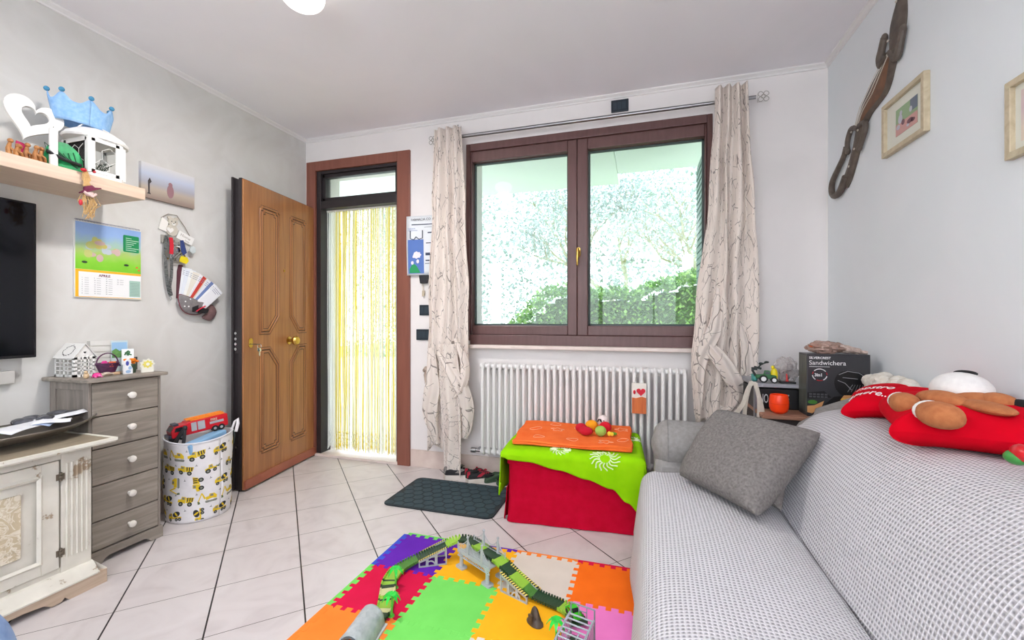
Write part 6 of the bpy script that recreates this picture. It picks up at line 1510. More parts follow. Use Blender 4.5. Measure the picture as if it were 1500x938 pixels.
for y in (-.006, BW+.006):
    b = MB(); x1_, x2_ = .055, BLn-.03
    for xp in (x1_, x2_):
        b.rings([[V(xp-.006+k, y-.004+k*.5, z) if False else V(xp+sx*(.0075-k), y+sy*(.004-k*.5), z) for sx, sy in ((-1, -1), (1, -1), (1, 1), (-1, 1))] for z, k in ((DZ_, 0), (DZ_+.05, .002), (DZ_+.075, .0045))]); b.ball((xp, y, DZ_+.08), .0065, 10)
    b.build('pylon', m_plg, sbg, w=False)
    b = MB(); ends = [(-.018, .03), (x1_, .07), (x2_, .07), (BLn+.018, .025)]
    for (xa, za), (xb, zb) in zip(ends, ends[1:]):
        sag = .035 if (xa, xb) == (x1_, x2_) else .012
        cur = [V(xa+(xb-xa)*t, y, DZ_+za+(zb-za)*t-sag*4*t*(1-t)) for t in [i/10 for i in range(11)]]
        b.tube(cur, .0016, 5)
        for p in cur[1:-1]: b.tube([(p.x, y, DZ_), (p.x, y, p.z)], .0010, 4)
    for xe in (-.018, BLn+.018): b.tube([(xe, y, DZ_), (xe, y, DZ_+.034)], .003, 6)
    b.tube([(-.018, y, DZ_+.014), (BLn+.018, y, DZ_+.014)], .0014, 4)
    b.build('railing', m_plg, sbg, w=False)
# ramps
def ramp_(name, p0, p1, h0, h1, lab, seed):
    p0, p1 = V(*p0, 0), V(*p1, 0); d = (p1-p0).normalized(); Ln = (p1-p0).length
    t = thing(name, lab, 'toy ramp', (p0.x, p0.y, FT), math.atan2(d.y, d.x)); wd = .074
    for y in (0, wd):
        b = MB(); n = 14
        tp = [(Ln*i/n, h0+(h1-h0)*(i/n)**(1.15 if h1 > h0 else .85)) for i in range(n+1)]
        # side wall with openings made as strips
        b.rings([[V(x, y-.003, z-.010), V(x, y+.003, z-.010), V(x, y+.003, z), V(x, y-.003, z)] for x, z in tp])
        b.box(0, y-.003, 0, Ln, y+.003, .005)
        hi = 1 if h1 > h0 else 0
        for f in (.0, .30, .62, 1.0):
            x = Ln*f; zz = h0+(h1-h0)*f-.004; wv = .006
            b.box(max(0, x-wv), y-.003, 0, min(Ln, x+wv), y+.003, max(zz, .008))
        c0_ = Ln*(.42 if hi else .58); rr = .020
        b.tube([(c0_+rr*math.cos(PI*k/10), y, .004+rr*math.sin(PI*k/10)) for k in range(11)], .0035, 6)
        b.build('side_wall', m_plg, t, w=False, smooth=0)
        b = MB(); m = 13
        for k in range(m*2):
            f0, f1 = k/(m*2), (k+1)/(m*2); za, zb = [h0+(h1-h0)*f for f in (f0, f1)]; sk = .004
            b.mi = k % 2
            b.add([V(Ln*f0, y-.005, za), V(Ln*f1, y-.005, zb), V(Ln*f1+sk, y+.005, zb), V(Ln*f0+sk, y+.005, za), V(Ln*f0, y-.005, za+.003), V(Ln*f1, y-.005, zb+.003), V(Ln*f1+sk, y+.005, zb+.003), V(Ln*f0+sk, y+.005, za+.003)], [(0, 1, 2, 3), (4, 5, 6, 7), (0, 1, 5, 4), (2, 3, 7, 6), (1, 2, 6, 5), (0, 3, 7, 4)])
        b.build('hazard_edge', [P((240, 220, 110), .5), P((24, 24, 24), .5)], t, w=False, smooth=0)
    return t
ramp_('toy_ramp', (-.985, 1.775), (-.873, 1.838), .030, .080, 'grey toy ramp with black and yellow edges on the purple foam tile', 1)
ramp_('toy_ramp', (-.570, 1.722), (-.440, 1.672), .078, .030, 'grey toy ramp with black and yellow edges between bridge and brown rock', 2)
# tunnel
tn = thing('toy_tunnel', 'pale grey rock textured toy tunnel at the near end of the track', 'toy tunnel', (-.958, 1.315, FT), math.radians(98))
b = MB()
def tf(u, v):
    a = PI*v; r = .048*(1+.07*nz(u*5, v*6)); yy = r*math.cos(a)*1.0; zz = .072*math.sin(a)**.85*(1+.06*nz(u*6, v*7, 3)); return V(-.085+.165*u, yy, zz)
b.grid(tf, 30, 30); b.build('rock_shell', mat('grey_moulded_rock', (188, 194, 194), .6, c2=(164, 172, 174), sc=40, bmp=1, dist=.008), tn, solid=.004, w=False, smooth=40)
b = MB(); b.box(-.09, -.059, 0, .085, -.046, .006); b.box(-.09, .046, 0, .085, .059, .006); b.build('base_flange', P((196, 200, 202), .5), tn, w=False, smooth=0)
b = MB(); b.tube([(-.086, .046*math.cos(PI*k/16), .070*math.sin(PI*k/16)+.002) for k in range(17)], .0035, 6); b.build('dark_rim', P((70, 74, 76), .5), tn, w=False)
# palms
def palm(lab, loc, seed):
    r = random.Random(seed); t = thing('toy_palm', lab, 'toy tree', loc, r.uniform(0, 6), group='toy palm trees')
    MB().tube([(0, 0, 0), (.001, .001, .02), (.0, .002, .05)], [.0035, .0025, .002], 6).lathe([(.001, 0), (.008, 0), (.007, .003), (.001, .003)], (0, 0, 0), 12).build('trunk', P((90, 190, 60), .4), t, w=False)
    b = MB()
    for k in range(7):
        a = 2*PI*k/7+r.uniform(-.2, .2); l = .024
        c_, s_ = math.cos(a), math.sin(a); pr = []
        for j in range(5):
            f = j/4; wv = .005*math.sin(PI*(f*.85+.1)); x = l*f; z = .052+.006*math.sin(PI*f)-.010*f*f
            pr.append([V(x*c_-wv*s_, x*s_+wv*c_, z), V(x*c_+wv*s_, x*s_-wv*c_, z), V(x*c_+wv*s_*.6, x*s_-wv*c_*.6, z-.0016), V(x*c_-wv*s_*.6, x*s_+wv*c_*.6, z-.0016)])
        b.rings(pr)
    b.build('fronds', P((30, 200, 60), .4), t, w=False); t.scale = (1.55,)*3; return t
palm('little green toy palm beside the curve of the track on the red tile', (-1.005, 1.612, FT), 1)
palm('little green toy palm next to the grey tunnel', (-.925, 1.455, FT), 2)
palm('little green toy palm left of the lattice lift tower', (-.288, 1.50, FT), 3)
b = MB(); b.rings([[V(.036*math.cos(a)*g*(1+.12*nz(a*2, g*3)), .024*math.sin(a)*g*(1+.12*nz(a, g*4)), z) for a in [2*PI*i/18 for i in range(18)]] for z, g in ((0, 1.05), (.004, 1.05), (.006, .9), (.03, .62), (.052, .4), (.06, .2))])
b.T = Matrix.Translation((0, -.026, .018)); b.box(-.010, 0, -.010, .010, .006, .022)
b.T = None; b.ball((.018, -.018, .030), .003, 8)
o = b.build('toy_rock', mat('dark_brown_plastic', (62, 50, 40), .5, c2=(84, 68, 54), sc=60, bmp=.6), w=False, smooth=45); o.location = (-.385, 1.578, FT); o.rotation_euler = (0, 0, -.6)
tag(o, 'dark brown toy rock arch on the yellow foam tile', 'toy rock')
# lift tower
lt_ = thing('toy_lift_tower', 'grey lattice toy lift tower with a sloping ladder deck at the end of the track', 'toy tower', (-.215, 1.50, FT), math.radians(-14))
b = MB(); hw = .045
def bar(p, q, r=.0022): b.tube([p, q], r, 5)
for x in (-hw, hw):
    bar((x, .05, 0), (x, .05, .118), .003); bar((x, -.09, 0), (x, -.09, .07), .003)
    for y in [-.09+.014*k for k in range(10)]: bar((x, y, 0), (x, y, .07), .0014)
    bar((x, -.09, .004), (x, .05, .004)); 
bar((-hw, .05, .118), (hw, .05, .118), .003); bar((-hw, .05, .076), (hw, .05, .076)); bar((-.014, .05, .118), (-.014, .05, .076), .0018); bar((.016, .05, .118), (.016, .05, .076), .0018); bar((-.014, .05, .098), (.016, .05, .098), .0018)
b.build('frame', mat('grey_lattice_plastic', (132, 138, 144), .4), lt_, w=False)
b = MB()
for x in (-hw, hw): b.tube([(x, .042, .086), (x, -.14, .058)], .0042, 6)
for k in range(9): 
    f = k/8; y = .036-.165*f; z = .085-.025*f; b.tube([(-hw, y, z), (hw, y, z)], .003, 6)
for x in (-.016, .018): b.tube([(x, -.03, .075), (x, -.055, .071)], .0025, 6)
b.build('ladder_deck', mat('silver_grey_plastic', (168, 176, 184), .35), lt_, w=False)
b = MB(); b.box(-.036, -.085, .004, .036, .04, .010); b.build('lift_platform', P((44, 60, 46), .6), lt_, smooth=0, w=False)
# little green car on the track before the tower
gc = thing('toy_car', 'small bright green toy car on the track beside the lift tower', 'toy car', (-.248, 1.632, FT+.022), math.radians(-52))
b = MB(); prof = [(-.036, .006), (-.036, .016), (-.026, .020), (-.016, .030), (.006, .031), (.018, .021), (.034, .018), (.038, .008), (.038, .004), (-.034, .004)]
b.prism(prof, (0, .0165, 0), X, Z, .033); b.build('body', P((60, 200, 40), .25), gc, bev=.003, w=False)
b = MB(); b.add([V(.008, -.013, .0315), V(.008, .013, .0315), V(.019, .014, .0222), V(.019, -.014, .0222)], [(0, 1, 2, 3)]); b.add([V(-.017, -.013, .0306), V(-.017, .013, .0306), V(-.027, .014, .0212), V(-.027, -.014, .0212)], [(0, 1, 2, 3)])
for s in (-1, 1): b.add([V(-.018, s*.0169, .021), V(.014, s*.0169, .021), V(.005, s*.0169, .028), V(-.013, s*.0169, .028)], [(0, 1, 2, 3)])
b.build('windows', P((20, 24, 26), .1), gc, w=False, smooth=0)
for x in (-.022, .022):
    for s in (-1, 1): MB().cyl((x, s*.012, .006), (x, s*.0185, .006), .0085, n=14).build('wheel', P((24, 24, 26), .6), gc, w=False)
# pale yellow rail lying behind the second ramp
o = MB().box(-.05, -.003, 0, .05, .003, .012).build('toy_rail', P((236, 206, 110), .5), w=False, bev=.001, smooth=0); o.location = (-.45, 1.80, FT); o.rotation_euler = (0, 0, -.6); tag(o, 'short yellow toy rail lying behind the ramp on the cream tile', 'toy rail')
# ================================================================ SOFA
m_sofa = mat('grey_sofa_cloth', (132, 128, 126), .9, c2=(148, 144, 141), sc=60, bmp=.15)
SF = thing('sofa', 'grey fabric sofa with rolled arm standing along the right wall', 'sofa', (.5, 1.0, 0))
SY0, SY1 = -.35, 2.12
b = MB(); b.box(.06, SY0, .06, .95, SY1+.02, .36); b.build('base', m_sofa, SF, bev=.03)
b = MB(); b.box(.05, SY0, .30, .62, SY1-.01, .415); b.build('seat_cushion', m_sofa, SF, bev=.035)
b = MB(); prof = [(.54, .35), (.58, .55), (.67, .70), (.75, .755), (.85, .772), (1.0, .765), (1.04, .70), (1.04, .35)]
b.rings([[V(x, y, z) for x, z in prof] for y in (SY0, SY1+.10)]); b.build('backrest', m_sofa, SF, bev=.02)
# the far end of the back is a fat rounded bolster of grey cloth
b = MB(); b.tube([(.80, SY1+.12, .40), (.785, SY1+.13, .60), (.82, SY1+.15, .705), (.91, SY1+.15, .742), (1.0, SY1+.15, .72)], [.06, .075, .075, .07, .06], 16); b.build('back_end', m_sofa, SF)
b = MB(); b.box(.06, SY1, .06, .90, SY1+.20, .50); b.build('arm_panel', m_sofa, SF, bev=.03)
def armfn(u, v):
    a = 2*PI*v; x = .045+.86*u; e = min(1, (u/.09)); r = .098*(math.sqrt(max(0, 1-(1-e)**2))*.9+.1) if u < .09 else .098
    r *= 1+.03*nz(u*6, v*4); k = .9
    return V(x, 2.220+r*1.10*math.cos(a), .552+r*1.12*math.sin(a)+.006*math.sin(u*9))
b = MB(); b.grid(armfn, 50, 32); b.add([armfn(0, j/32) for j in range(32)], [tuple(range(32))]); arm = b.build('arm_roll', m_sofa, SF)
MB().tube([armfn(.085, j/32)+V(-.002, 0, 0) for j in range(32)], .003, 6, loop=True).build('piping', m_sofa, arm)
for x, y in ((.12, SY0+.06), (.88, SY0+.06), (.12, SY1+.12), (.88, SY1+.12)): MB().cyl((x, y, 0), (x, y, .07), .022, .028, n=14).build('foot', P((60, 44, 36), .5), SF)
# waffle throw covering seat and back
def waffle():
    m, nt, bs = nodes('grey_white_waffle_weave'); bs.inputs['Roughness'].default_value = .95
    t = N(nt, 'ShaderNodeTexCoord'); s = N(nt, 'ShaderNodeSeparateXYZ'); L(nt, t.outputs['UV'], s.inputs[0])
    def mth(op, a, c=None):
        n = N(nt, 'ShaderNodeMath', operation=op)
        for i, q in enumerate((a, c)):
            if q is None: continue
            if isinstance(q, (int, float)): n.inputs[i].default_value = q
            else: L(nt, q, n.inputs[i])
        return n.outputs[0]
    k = 2*PI/.0118
    a = mth('ABSOLUTE', mth('SINE', mth('MULTIPLY', s.outputs[0], k/2))); c = mth('ABSOLUTE', mth('SINE', mth('MULTIPLY', s.outputs[1], k/2)))
    h = mth('MULTIPLY', a, c)          # 1 in the middle of a cell, 0 on the ribs
    n = N(nt, 'ShaderNodeTexNoise'); n.inputs['Scale'].default_value = 90; L(nt, t.outputs['UV'], n.inputs['Vector'])
    hh = mth('ADD', h, mth('MULTIPLY', mth('SUBTRACT', n.outputs[0], .5), .35))
    L(nt, ramp(nt, hh, [(.30, (222, 219, 222)), (.62, (204, 201, 204)), (.92, (154, 152, 157))]), bs.inputs['Base Color'])
    bump(nt, bs, mth('SUBTRACT', 1, h), .8, .005); return m
m_waf = waffle()
TW = thing('sofa_throw', 'grey and white waffle weave throw covering seat and back of the sofa', 'throw', (.45, 1.0, 0))
prof1 = [(-.018, .06), (-.012, .20), (-.005, .33), (.005, .395), (.035, .432), (.10, .448), (.22, .455), (.36, .452), (.46, .436), (.512, .415)]
prof2 = [(.512, .415), (.53, .46), (.565, .56), (.62, .665), (.68, .735), (.74, .782), (.82, .80), (.92, .797), (1.02, .785), (1.058, .77)]
def mkprof(p):
    c = catmull([(x, 0, z) for x, z in p], 8); ln = [0]
    for a, q in zip(c, c[1:]): ln.append(ln[-1]+(q-a).length)
    return c, ln
def at(pf, d):
    c, ln = pf
    for i in range(len(ln)-1):
        if d <= ln[i+1]: return c[i].lerp(c[i+1], (d-ln[i])/(ln[i+1]-ln[i]+1e-9))
    return c[-1]
p1, p2 = mkprof(prof1), mkprof(prof2)
def throw(pf, y0, y1, sd, warp, endf):
    b = MB(); Lp = pf[1][-1]; nu, nv = 70, 150
    vs = []; uv = []
    for i in range(nu+1):
        d = Lp*i/nu; p = at(pf, d)
        for j in range(nv+1):
            f = j/nv; y = y0+(y1-y0)*f; q = p.copy(); q.y = y
            w_ = math.sin(PI*min(1, i/nu*1.02)); n1 = nz(d*3+sd, y*1.6, sd); n2 = nz(d*9, y*5, sd)
            q.z += (.010*n1+.004*n2)*w_*1.2; q.x += (.006*n1)*w_
            q = endf(q, i/nu, f, d)
            vs.append(q); uv.append((d+warp*nz(y*1.2, d*1.5, sd)*1.0, y+warp*nz(d*2, y*1.1, sd+4)))
    fs = [(i*(nv+1)+j, (i+1)*(nv+1)+j, (i+1)*(nv+1)+j+1, i*(nv+1)+j+1) for i in range(nu) for j in range(nv)]
    b.add(vs, fs, uv); return b
def end1(q, u, f, d):
    # far edge: tucked under the arm at the seat, hanging lower and flaring at the front corner
    if d < .36: 
        k = 1-d/.36; q.x -= .030*k*max(0, f-.6)/.4+.008*k*math.sin(q.y*14); q.y += (.16*max(0, f-.9)/.1)*k; q.z = q.z+.0
    return q
b = throw(p1, SY0-.02, 2.145, 1.3, .035, end1); b.build('seat_cover', m_waf, TW, solid=.005, smooth=70)
def end2(q, u, f, d):
    if f > .93:
        k = (f-.93)/.07; q.z -= .028*k*k*(u > .35)+.0*k; q.x += .02*k*(u < .4)
        q.y += .03*k*math.sin(u*5)
    return q
b = throw(p2, SY0-.02, 2.16, 5.1, .05, end2); b.build('back_cover', m_waf, TW, solid=.005, smooth=70)
# ---- cushions
def cushion4(name, lab, c, h, m, pinch=.12, seed=0, w=None, cat='cushion', bulge=.5):
    """soft cushion spanned by four corners c00,c10,c11,c01"""
    c = [Vector(p) for p in c]; cen = sum(c, V(0, 0, 0))/4
    nn = (c[1]-c[0]).cross(c[3]-c[0]).normalized(); b = MB()
    def side(s):
        def fn(u, v):
            pu, pv = 2*u-1, 2*v-1
            # edges bow inward between the pointed corners
            uu = .5+(u-.5)*(1-pinch*(1-pv*pv)*abs(pu)**2); vv = .5+(v-.5)*(1-pinch*(1-pu*pu)*abs(pv)**2)
            p = c[0]*(1-uu)*(1-vv)+c[1]*uu*(1-vv)+c[2]*uu*vv+c[3]*(1-uu)*vv
            t = h*((1-pu**4)*(1-pv**4))**bulge*(1+.12*nz(u*3+seed, v*3, s)+.05*nz(u*9, v*9, seed))
            return p+nn*t*s
        return fn
    b.grid(side(1), 44, 44, (1, 1)); b.grid(side(-1), 44, 44, (1, 1))
    me_ = b.build(name, m, loc=tuple(cen), smooth=70, sub=1)
    return tag(me_, lab, cat)
m_chen = mat('grey_chenille', (104, 99, 96), .95, c2=(132, 127, 123), sc=110, bmp=.6, dist=.006, det=2)
cushion4('cushion', 'rough grey chenille cushion leaning in the far corner of the sofa', [(.155, 2.01, .475), (.375, 1.64, .485), (.645, 1.87, .735), (.335, 2.16, .745)], .080, m_chen, .02, 2)
cushion4('cushion', 'second grey cushion peeping out behind the rough grey chenille one', [(.33, 1.86, .49), (.475, 1.735, .475), (.60, 1.98, .66), (.42, 2.05, .66)], .035, m_chen, .08, 6)
# ---- red heart cushions
m_heart = mat('red_velour', (198, 0, 26), .9, spec=.1, c2=(208, 2, 32), sc=14, bmp=.1)
hs = thing('heart_cushion', 'smaller red heart cushion with white handwriting lettering on the sofa back', 'cushion', (.84, 1.93, .80))
hu = V(-.28, .96, -.02).normalized(); hvv = V(.90, .28, .20); hvv = (hvv-hu*hvv.dot(hu)).normalized()
ho = V(.872, 1.935, .848)
b = MB(); b.puff([(x, y) for x, y in heart(.37, 48)], ho, hu, hvv, .052, 9, p=.55); b.build('body', m_heart, hs, smooth=60)
hn = hu.cross(hvv); 
if hn.z < 0: hn = -hn
b = MB()
tu = -hu; tv = hn.cross(tu) if False else hvv
txd = (V(0, -1, 0)*.0+hvv*-1).normalized()
def hz_(p):   # height of the puffed surface above its plane
    return .05
tx = (hvv*.30-hu*.95).normalized(); ty = hn.cross(tx)
text(b, 'nostro', .050, ho-hvv*.03+hu*.10, tx, ty, .0012); text(b, 'amore...', .046, ho-hvv*.085+hu*.075, tx, ty, .0012)
hpts = heart(.37, 48); hcx = sum(q[0] for q in hpts)/48; hcy = sum(q[1] for q in hpts)/48
ax, ay = hu, hvv; nrm_ = hu.cross(hvv)
def lift(p):
    q = p-ho; zz = q.dot(hn); x_, y_ = q.dot(hu)-hcx, q.dot(hvv)-hcy; a_ = math.atan2(y_, x_)
    o_ = min(hpts, key=lambda t: abs((math.atan2(t[1]-hcy, t[0]-hcx)-a_+PI) % (2*PI)-PI)); R_ = math.hypot(o_[0]-hcx, o_[1]-hcy)
    t_ = min(.98, math.hypot(x_, y_)/R_); return p+hn*(.052*(1-t_**2.2)**.55+.0008)
b.v = [lift(p) for p in b.v]
b.build('lettering', P((244, 236, 236), .8), hs, smooth=0)
hm = thing('heart_cushion', 'large red heart cushion held by a brown plush animal on the sofa back', 'cushion', (.90, 1.60, .80))
mo = V(.875, 1.56, .858); mu = V(-.35, .93, 0).normalized(); mv = V(.93, .35, .10); mv = (mv-mu*mv.dot(mu)).normalized()
b = MB(); b.puff([(x*1.28, y*1.0) for x, y in heart(.46, 56)], mo, mu, mv, .066, 10, p=.5); b.build('body', m_heart, hm, smooth=60)
# ---- plush animal (reindeer like) lying over the heart
ma = thing('plush_animal', 'brown and white plush animal with black ears hugging the large red heart', 'soft toy', (.95, 1.8, .80))
m_brn = mat('brown_plush', (170, 100, 58), .95, c2=(188, 118, 72), sc=60, bmp=.4); m_wht = mat('white_plush', (228, 224, 222), .95, c2=(238, 235, 232), sc=50, bmp=.5); m_blp = mat('black_plush', (22, 20, 22), .9)
b = MB(); b.tube(catmull([(1.0, 2.34, .83), (1.0, 2.20, .845), (1.0, 2.02, .85), (.985, 1.86, .86)], 6), [.03]+[.042+.014*math.sin(PI*i/18) for i in range(17)]+[.04], 18); b.build('body', m_wht, ma)
b = MB(); r_ = random.Random(3)
for k in range(26): b.ball((1.0+r_.uniform(-.02, .03), 2.04+r_.uniform(0, .29), .885+r_.uniform(-.02, .012)), (.035, .04, .03), 10)
b.build('fluffy_back', mat('fluffy_fur', (236, 232, 224), .95, c2=(222, 214, 198), sc=70, bmp=1, dist=.01), ma)
hd = MB().ball((.935, 1.655, .940), (.070, .080, .055), 26).build('head', m_wht, ma)
MB().ball((.93, 1.60, .918), (.055, .07, .030), 20).ball((.955, 1.545, .925), (.035, .055, .026), 20).build('brown_face', m_brn, hd)
MB().ball((.975, 1.495, .922), (.022, .042, .020), 20, Matrix.Rotation(.2, 3, 'Z')).build('ear', m_blp, hd)
MB().ball((.955, 1.672, .991), (.026, .030, .009), 18).build('ear', m_blp, hd)
def paw(c, r, rz, ry, tip):
    M = Matrix.Rotation(rz, 3, 'Z') @ Matrix.Rotation(ry, 3, 'Y'); o = MB().ball(c, r, 22, M, e=.9).build('arm', m_brn, ma)
    e = Vector(c)+M @ V(-r[0]*.80, 0, 0); MB().ball(e, (r[0]*.32, r[1]*.86, r[2]*.88), 18, M).build('white_pad', m_wht, o)
paw((.77, 1.605, .900), (.055, .036, .032), math.radians(-100), 0, 1)
paw((.765, 1.435, .900), (.066, .044, .035), math.radians(-95), 0, 1)
b = MB(); b.ball((.85, 1.585, .918), (.045, .075, .028), 20, Matrix.Rotation(.2, 3, 'Z')); b.ball((.895, 1.49, .918), (.04, .09, .016), 20); b.build('shoulder', m_brn, ma)
b = MB(); b.ball((.80, 1.225, .862), (.018, .028, .020), 14); b.mi = 1; b.ball((.795, 1.235, .850), (.020, .024, .016), 12); tag(b.build('red_trinket', [P((200, 24, 34), .3), P((60, 140, 60), .4)], loc=(.8, 1.225, .84)), 'shiny red and green trinket at the right edge on the throw', 'trinket')
# ================================================================ CORNER UNIT AND WHAT STANDS ON IT
ux0, ux1, uy0, uy1 = .565, 1.06, 2.50, 2.86
cu = thing('corner_shelf_unit', 'low dark shelf unit with grey top and wooden shelf in the corner behind the sofa', 'shelf unit', (.8, 2.65, 0))
MB().box(ux0, uy0+.02, .805, ux1, uy1, .825).build('top', P((152, 152, 158), .4), cu, bev=.002, smooth=0)
b = MB(); m_post = P((142, 142, 148), .4)
for q in ((ux0, uy0+.02, ux0+.018, uy0+.045), (ux0, uy1-.02, ux0+.02, uy1), (ux1-.02, uy1-.02, ux1, uy1)): MB().box(q[0], q[1], 0, q[2], q[3], .805).build('post', m_post, cu, bev=.001, smooth=0)
MB().box(ux0+.002, 2.37, .672, ux1, uy1-.02, .690).build('shelf', wood('reddish_wood', (150, 106, 84), (170, 124, 100), (1.2, 12, 12), 5, .5, b=.05), cu, bev=.002, smooth=0)
MB().box(ux0+.012, 2.39, .02, ux1-.005, uy1-.03, .672).build('lower_box', P((58, 50, 48), .7), cu, bev=.003, smooth=0)
cb = thing('black_crate', 'black box with white capital letters on the wooden shelf of the corner unit', 'box', (.68, 2.6, .69))
MB().box(.568, 2.54, .6905, .79, 2.80, .795).build('body', P((20, 20, 22), .4), cb, bev=.003, smooth=0)
b = MB(); text(b, 'ANO', .066, (.572, 2.5395, .722), X, Z, .001, .0004, xs=.42); text(b, 'DE', .066, (.692, 2.5395, .722), X, Z, .001, .0004, xs=.46); b.build('lettering', P((222, 222, 222), .5), cb, smooth=0)
# orange cup
oc = thing('orange_cup', 'bright orange rounded plastic cup standing before the black box', 'cup', (.656, 2.44, .69))
b = MB(); b.lathe([(.001, 0), (.022, 0), (.036, .010), (.0425, .030), (.0435, .055), (.0405, .085), (.038, .092), (.036, .090), (.040, .055), (.034, .014), (.001, .008)], (.656, 2.44, .6905), 30); b.build('bowl', P((250, 66, 14), .35), oc)
MB().tube([(.656+.0425*math.cos(a), 2.44+.0425*math.sin(a), .740) for a in [2*PI*i/28 for i in range(28)]], .0014, 5, loop=True).build('seam', P((220, 50, 10), .4), oc)
# sandwich maker box
sbx = thing('sandwich_maker_box', 'black cardboard box of a sandwich maker standing in the corner', 'box', (.91, 2.43, .69))
bx0, bx1, by0, by1, bz0, bz1 = .765, 1.02, 2.40, 2.515, .6905, .992
m_box = mat('black_glossy_card', (46, 46, 50), .35, c2=(58, 58, 62), sc=5)
MB().box(bx0, by0, bz0, bx1, by1, bz1).build('carton', m_box, sbx, bev=.002, smooth=0)
yf = by0-.0002
b = MB(); text(b, 'SILVERCREST', .0155, (bx0+.008, yf, bz1-.024), X, Z, .0005, .0003); text(b, 'Sandwichera', .030, (bx0+.007, yf, bz1-.052), X, Z, .0005)
b.prism([(0, 0), (.085, 0), (.085, .002), (0, .002)], (bx0+.008, yf, bz1-.062), X, Z, .0005); text(b, '3in1', .020, (bx0+.030, yf, bz1-.107), X, Z, .0006, .0006)
b.build('lettering', P((232, 232, 232), .5), sbx, smooth=0)
b = MB()
for a0, a1, mi in ((35, 145, 0), (185, 240, 0), (300, 355, 0), (150, 180, 1), (245, 295, 1), (0, 30, 1)):
    b.mi = mi; b.tube([(bx0+.052+.030*math.cos(math.radians(a)), yf, bz1-.100+.028*math.sin(math.radians(a))) for a in range(a0, a1+1, 8)], .0022, 4, flat=1)
b.build('ring_emblem', [P((228, 228, 228), .5), P((170, 30, 40), .5)], sbx)
b = MB()
# printed appliance: rounded grill lid and body
lid = [(p.x, p.y) for p in catmull([(.118, .135, 0), (.112, .18, 0), (.135, .218, 0), (.175, .225, 0), (.225, .212, 0), (.25, .185, 0), (.25, .12, 0), (.20, .115, 0), (.15, .105, 0)], 6, True)]
b.mi = 0; b.prism(lid, (bx0, yf, bz0), X, Z, .0005); b.mi = 1
b.tube([(bx0+.13, yf-.0006, bz0+.205), (bx0+.165, yf-.0006, bz0+.222), (bx0+.21, yf-.0006, bz0+.215), (bx0+.245, yf-.0006, bz0+.19)], .0014, 4); b.tube([(bx0+.145, yf-.0006, bz0+.192), (bx0+.205, yf-.0006, bz0+.187)], .0014, 4)
b.tube([(bx0+.125, yf-.0006, bz0+.178), (bx0+.155, yf-.0006, bz0+.165), (bx0+.18, yf-.0006, bz0+.135)], .0016, 4)
for k in range(5): b.tube([(bx0+.165+.014*k, yf-.0006, bz0+.125), (bx0+.185+.010*k, yf-.0006, bz0+.16)], .0007, 4)
b.mi = 2; b.prism([(.0, .115), (.07, .125), (.10, .095), (.0, .085)], (bx0, yf, bz0), X, Z, .0005); b.prism([(.07, .06), (.11, .10), (.18, .11), (.20, .085), (.12, .055)], (bx0, yf-.0001, bz0), X, Z, .0005)
b.mi = 3
for i in range(5):
    for j in range(2): b.prism([(.008+.016*i, .092+.012*j), (.020+.016*i, .092+.012*j), (.020+.016*i, .100+.012*j), (.008+.016*i, .100+.012*j)], (bx0, yf-.0006, bz0), X, Z, .0004)
b.build('appliance_picture', [P((26, 26, 28), .3), P((150, 150, 154), .3), P((20, 20, 22), .4), P((80, 80, 84), .4)], sbx)
b = MB(); b.mi = 0; b.prism([(.135, .085), (.15, .108), (.215, .112), (.225, .09), (.21, .078), (.15, .075)], (bx0, yf-.0008, bz0), X, Z, .0005); b.prism([(.0, .02), (.0, .05), (.03, .055), (.07, .078), (.06, .05), (.02, .015)], (bx0, yf-.0008, bz0), X, Z, .0005)
b.mi = 1; b.prism([(.137, .085), (.215, .088), (.213, .095), (.14, .093)], (bx0, yf-.0014, bz0), X, Z, .0005); b.mi = 2; b.prism(ell(.022, .07, .02, .010, 12), (bx0, yf-.0014, bz0), X, Z, .0005)
b.build('sandwich_picture', [P((206, 150, 96), .5), P((230, 190, 70), .5), P((70, 130, 50), .5)], sbx, smooth=0)
MB().box(bx0-.0015, by0+.006, bz0+.02, bx0, by1-.006, bz1-.01).build('striped_side', mat('striped_side_card', (100, 104, 92), .35, c2=(52, 54, 54), sc=20, stretch=(1, 5, .5)), sbx, smooth=0)  # lighter striped sheet over the left side of the carton
# crumpled clear bags
def crumple(name, c, r, seed, m, lab, cat='plastic bag'):
    b = MB(); c = Vector(c)
    def fn(u, v):
        a = 2*PI*u; p = PI*v; d = V(math.cos(a)*math.sin(p), math.sin(a)*math.sin(p), math.cos(p)); k = 1+.30*nz(d.x*3+seed, d.y*3, d.z*3)+.16*abs(nz(d.x*9, d.y*9+seed, d.z*9))
        return c+V(d.x*r[0]*k, d.y*r[1]*k, d.z*r[2]*k)
    b.grid(fn, 40, 24); return tag(b.build(name, m, loc=tuple(c), smooth=20), lab, cat)
def film(name, c, al):
    m, nt, bs = nodes(name); bs.inputs['Base Color'].default_value = rgb(c); bs.inputs['Roughness'].default_value = .15; bs.inputs['Alpha'].default_value = al; bs.inputs['Specular IOR Level'].default_value = 1.0
    n = N(nt, 'ShaderNodeTexNoise'); n.inputs['Scale'].default_value = 45; n.inputs['Detail'].default_value = 4; L(nt, coords(nt), n.inputs['Vector']); bump(nt, bs, n.outputs[0], .9, .02); return m
m_film = film('clear_film', (206, 198, 196), .42)
crumple('plastic_bag', (.735, 2.62, .885), (.055, .05, .065), 1, m_film, 'crumpled clear plastic bag standing between the toy tractor and the sandwich maker box')
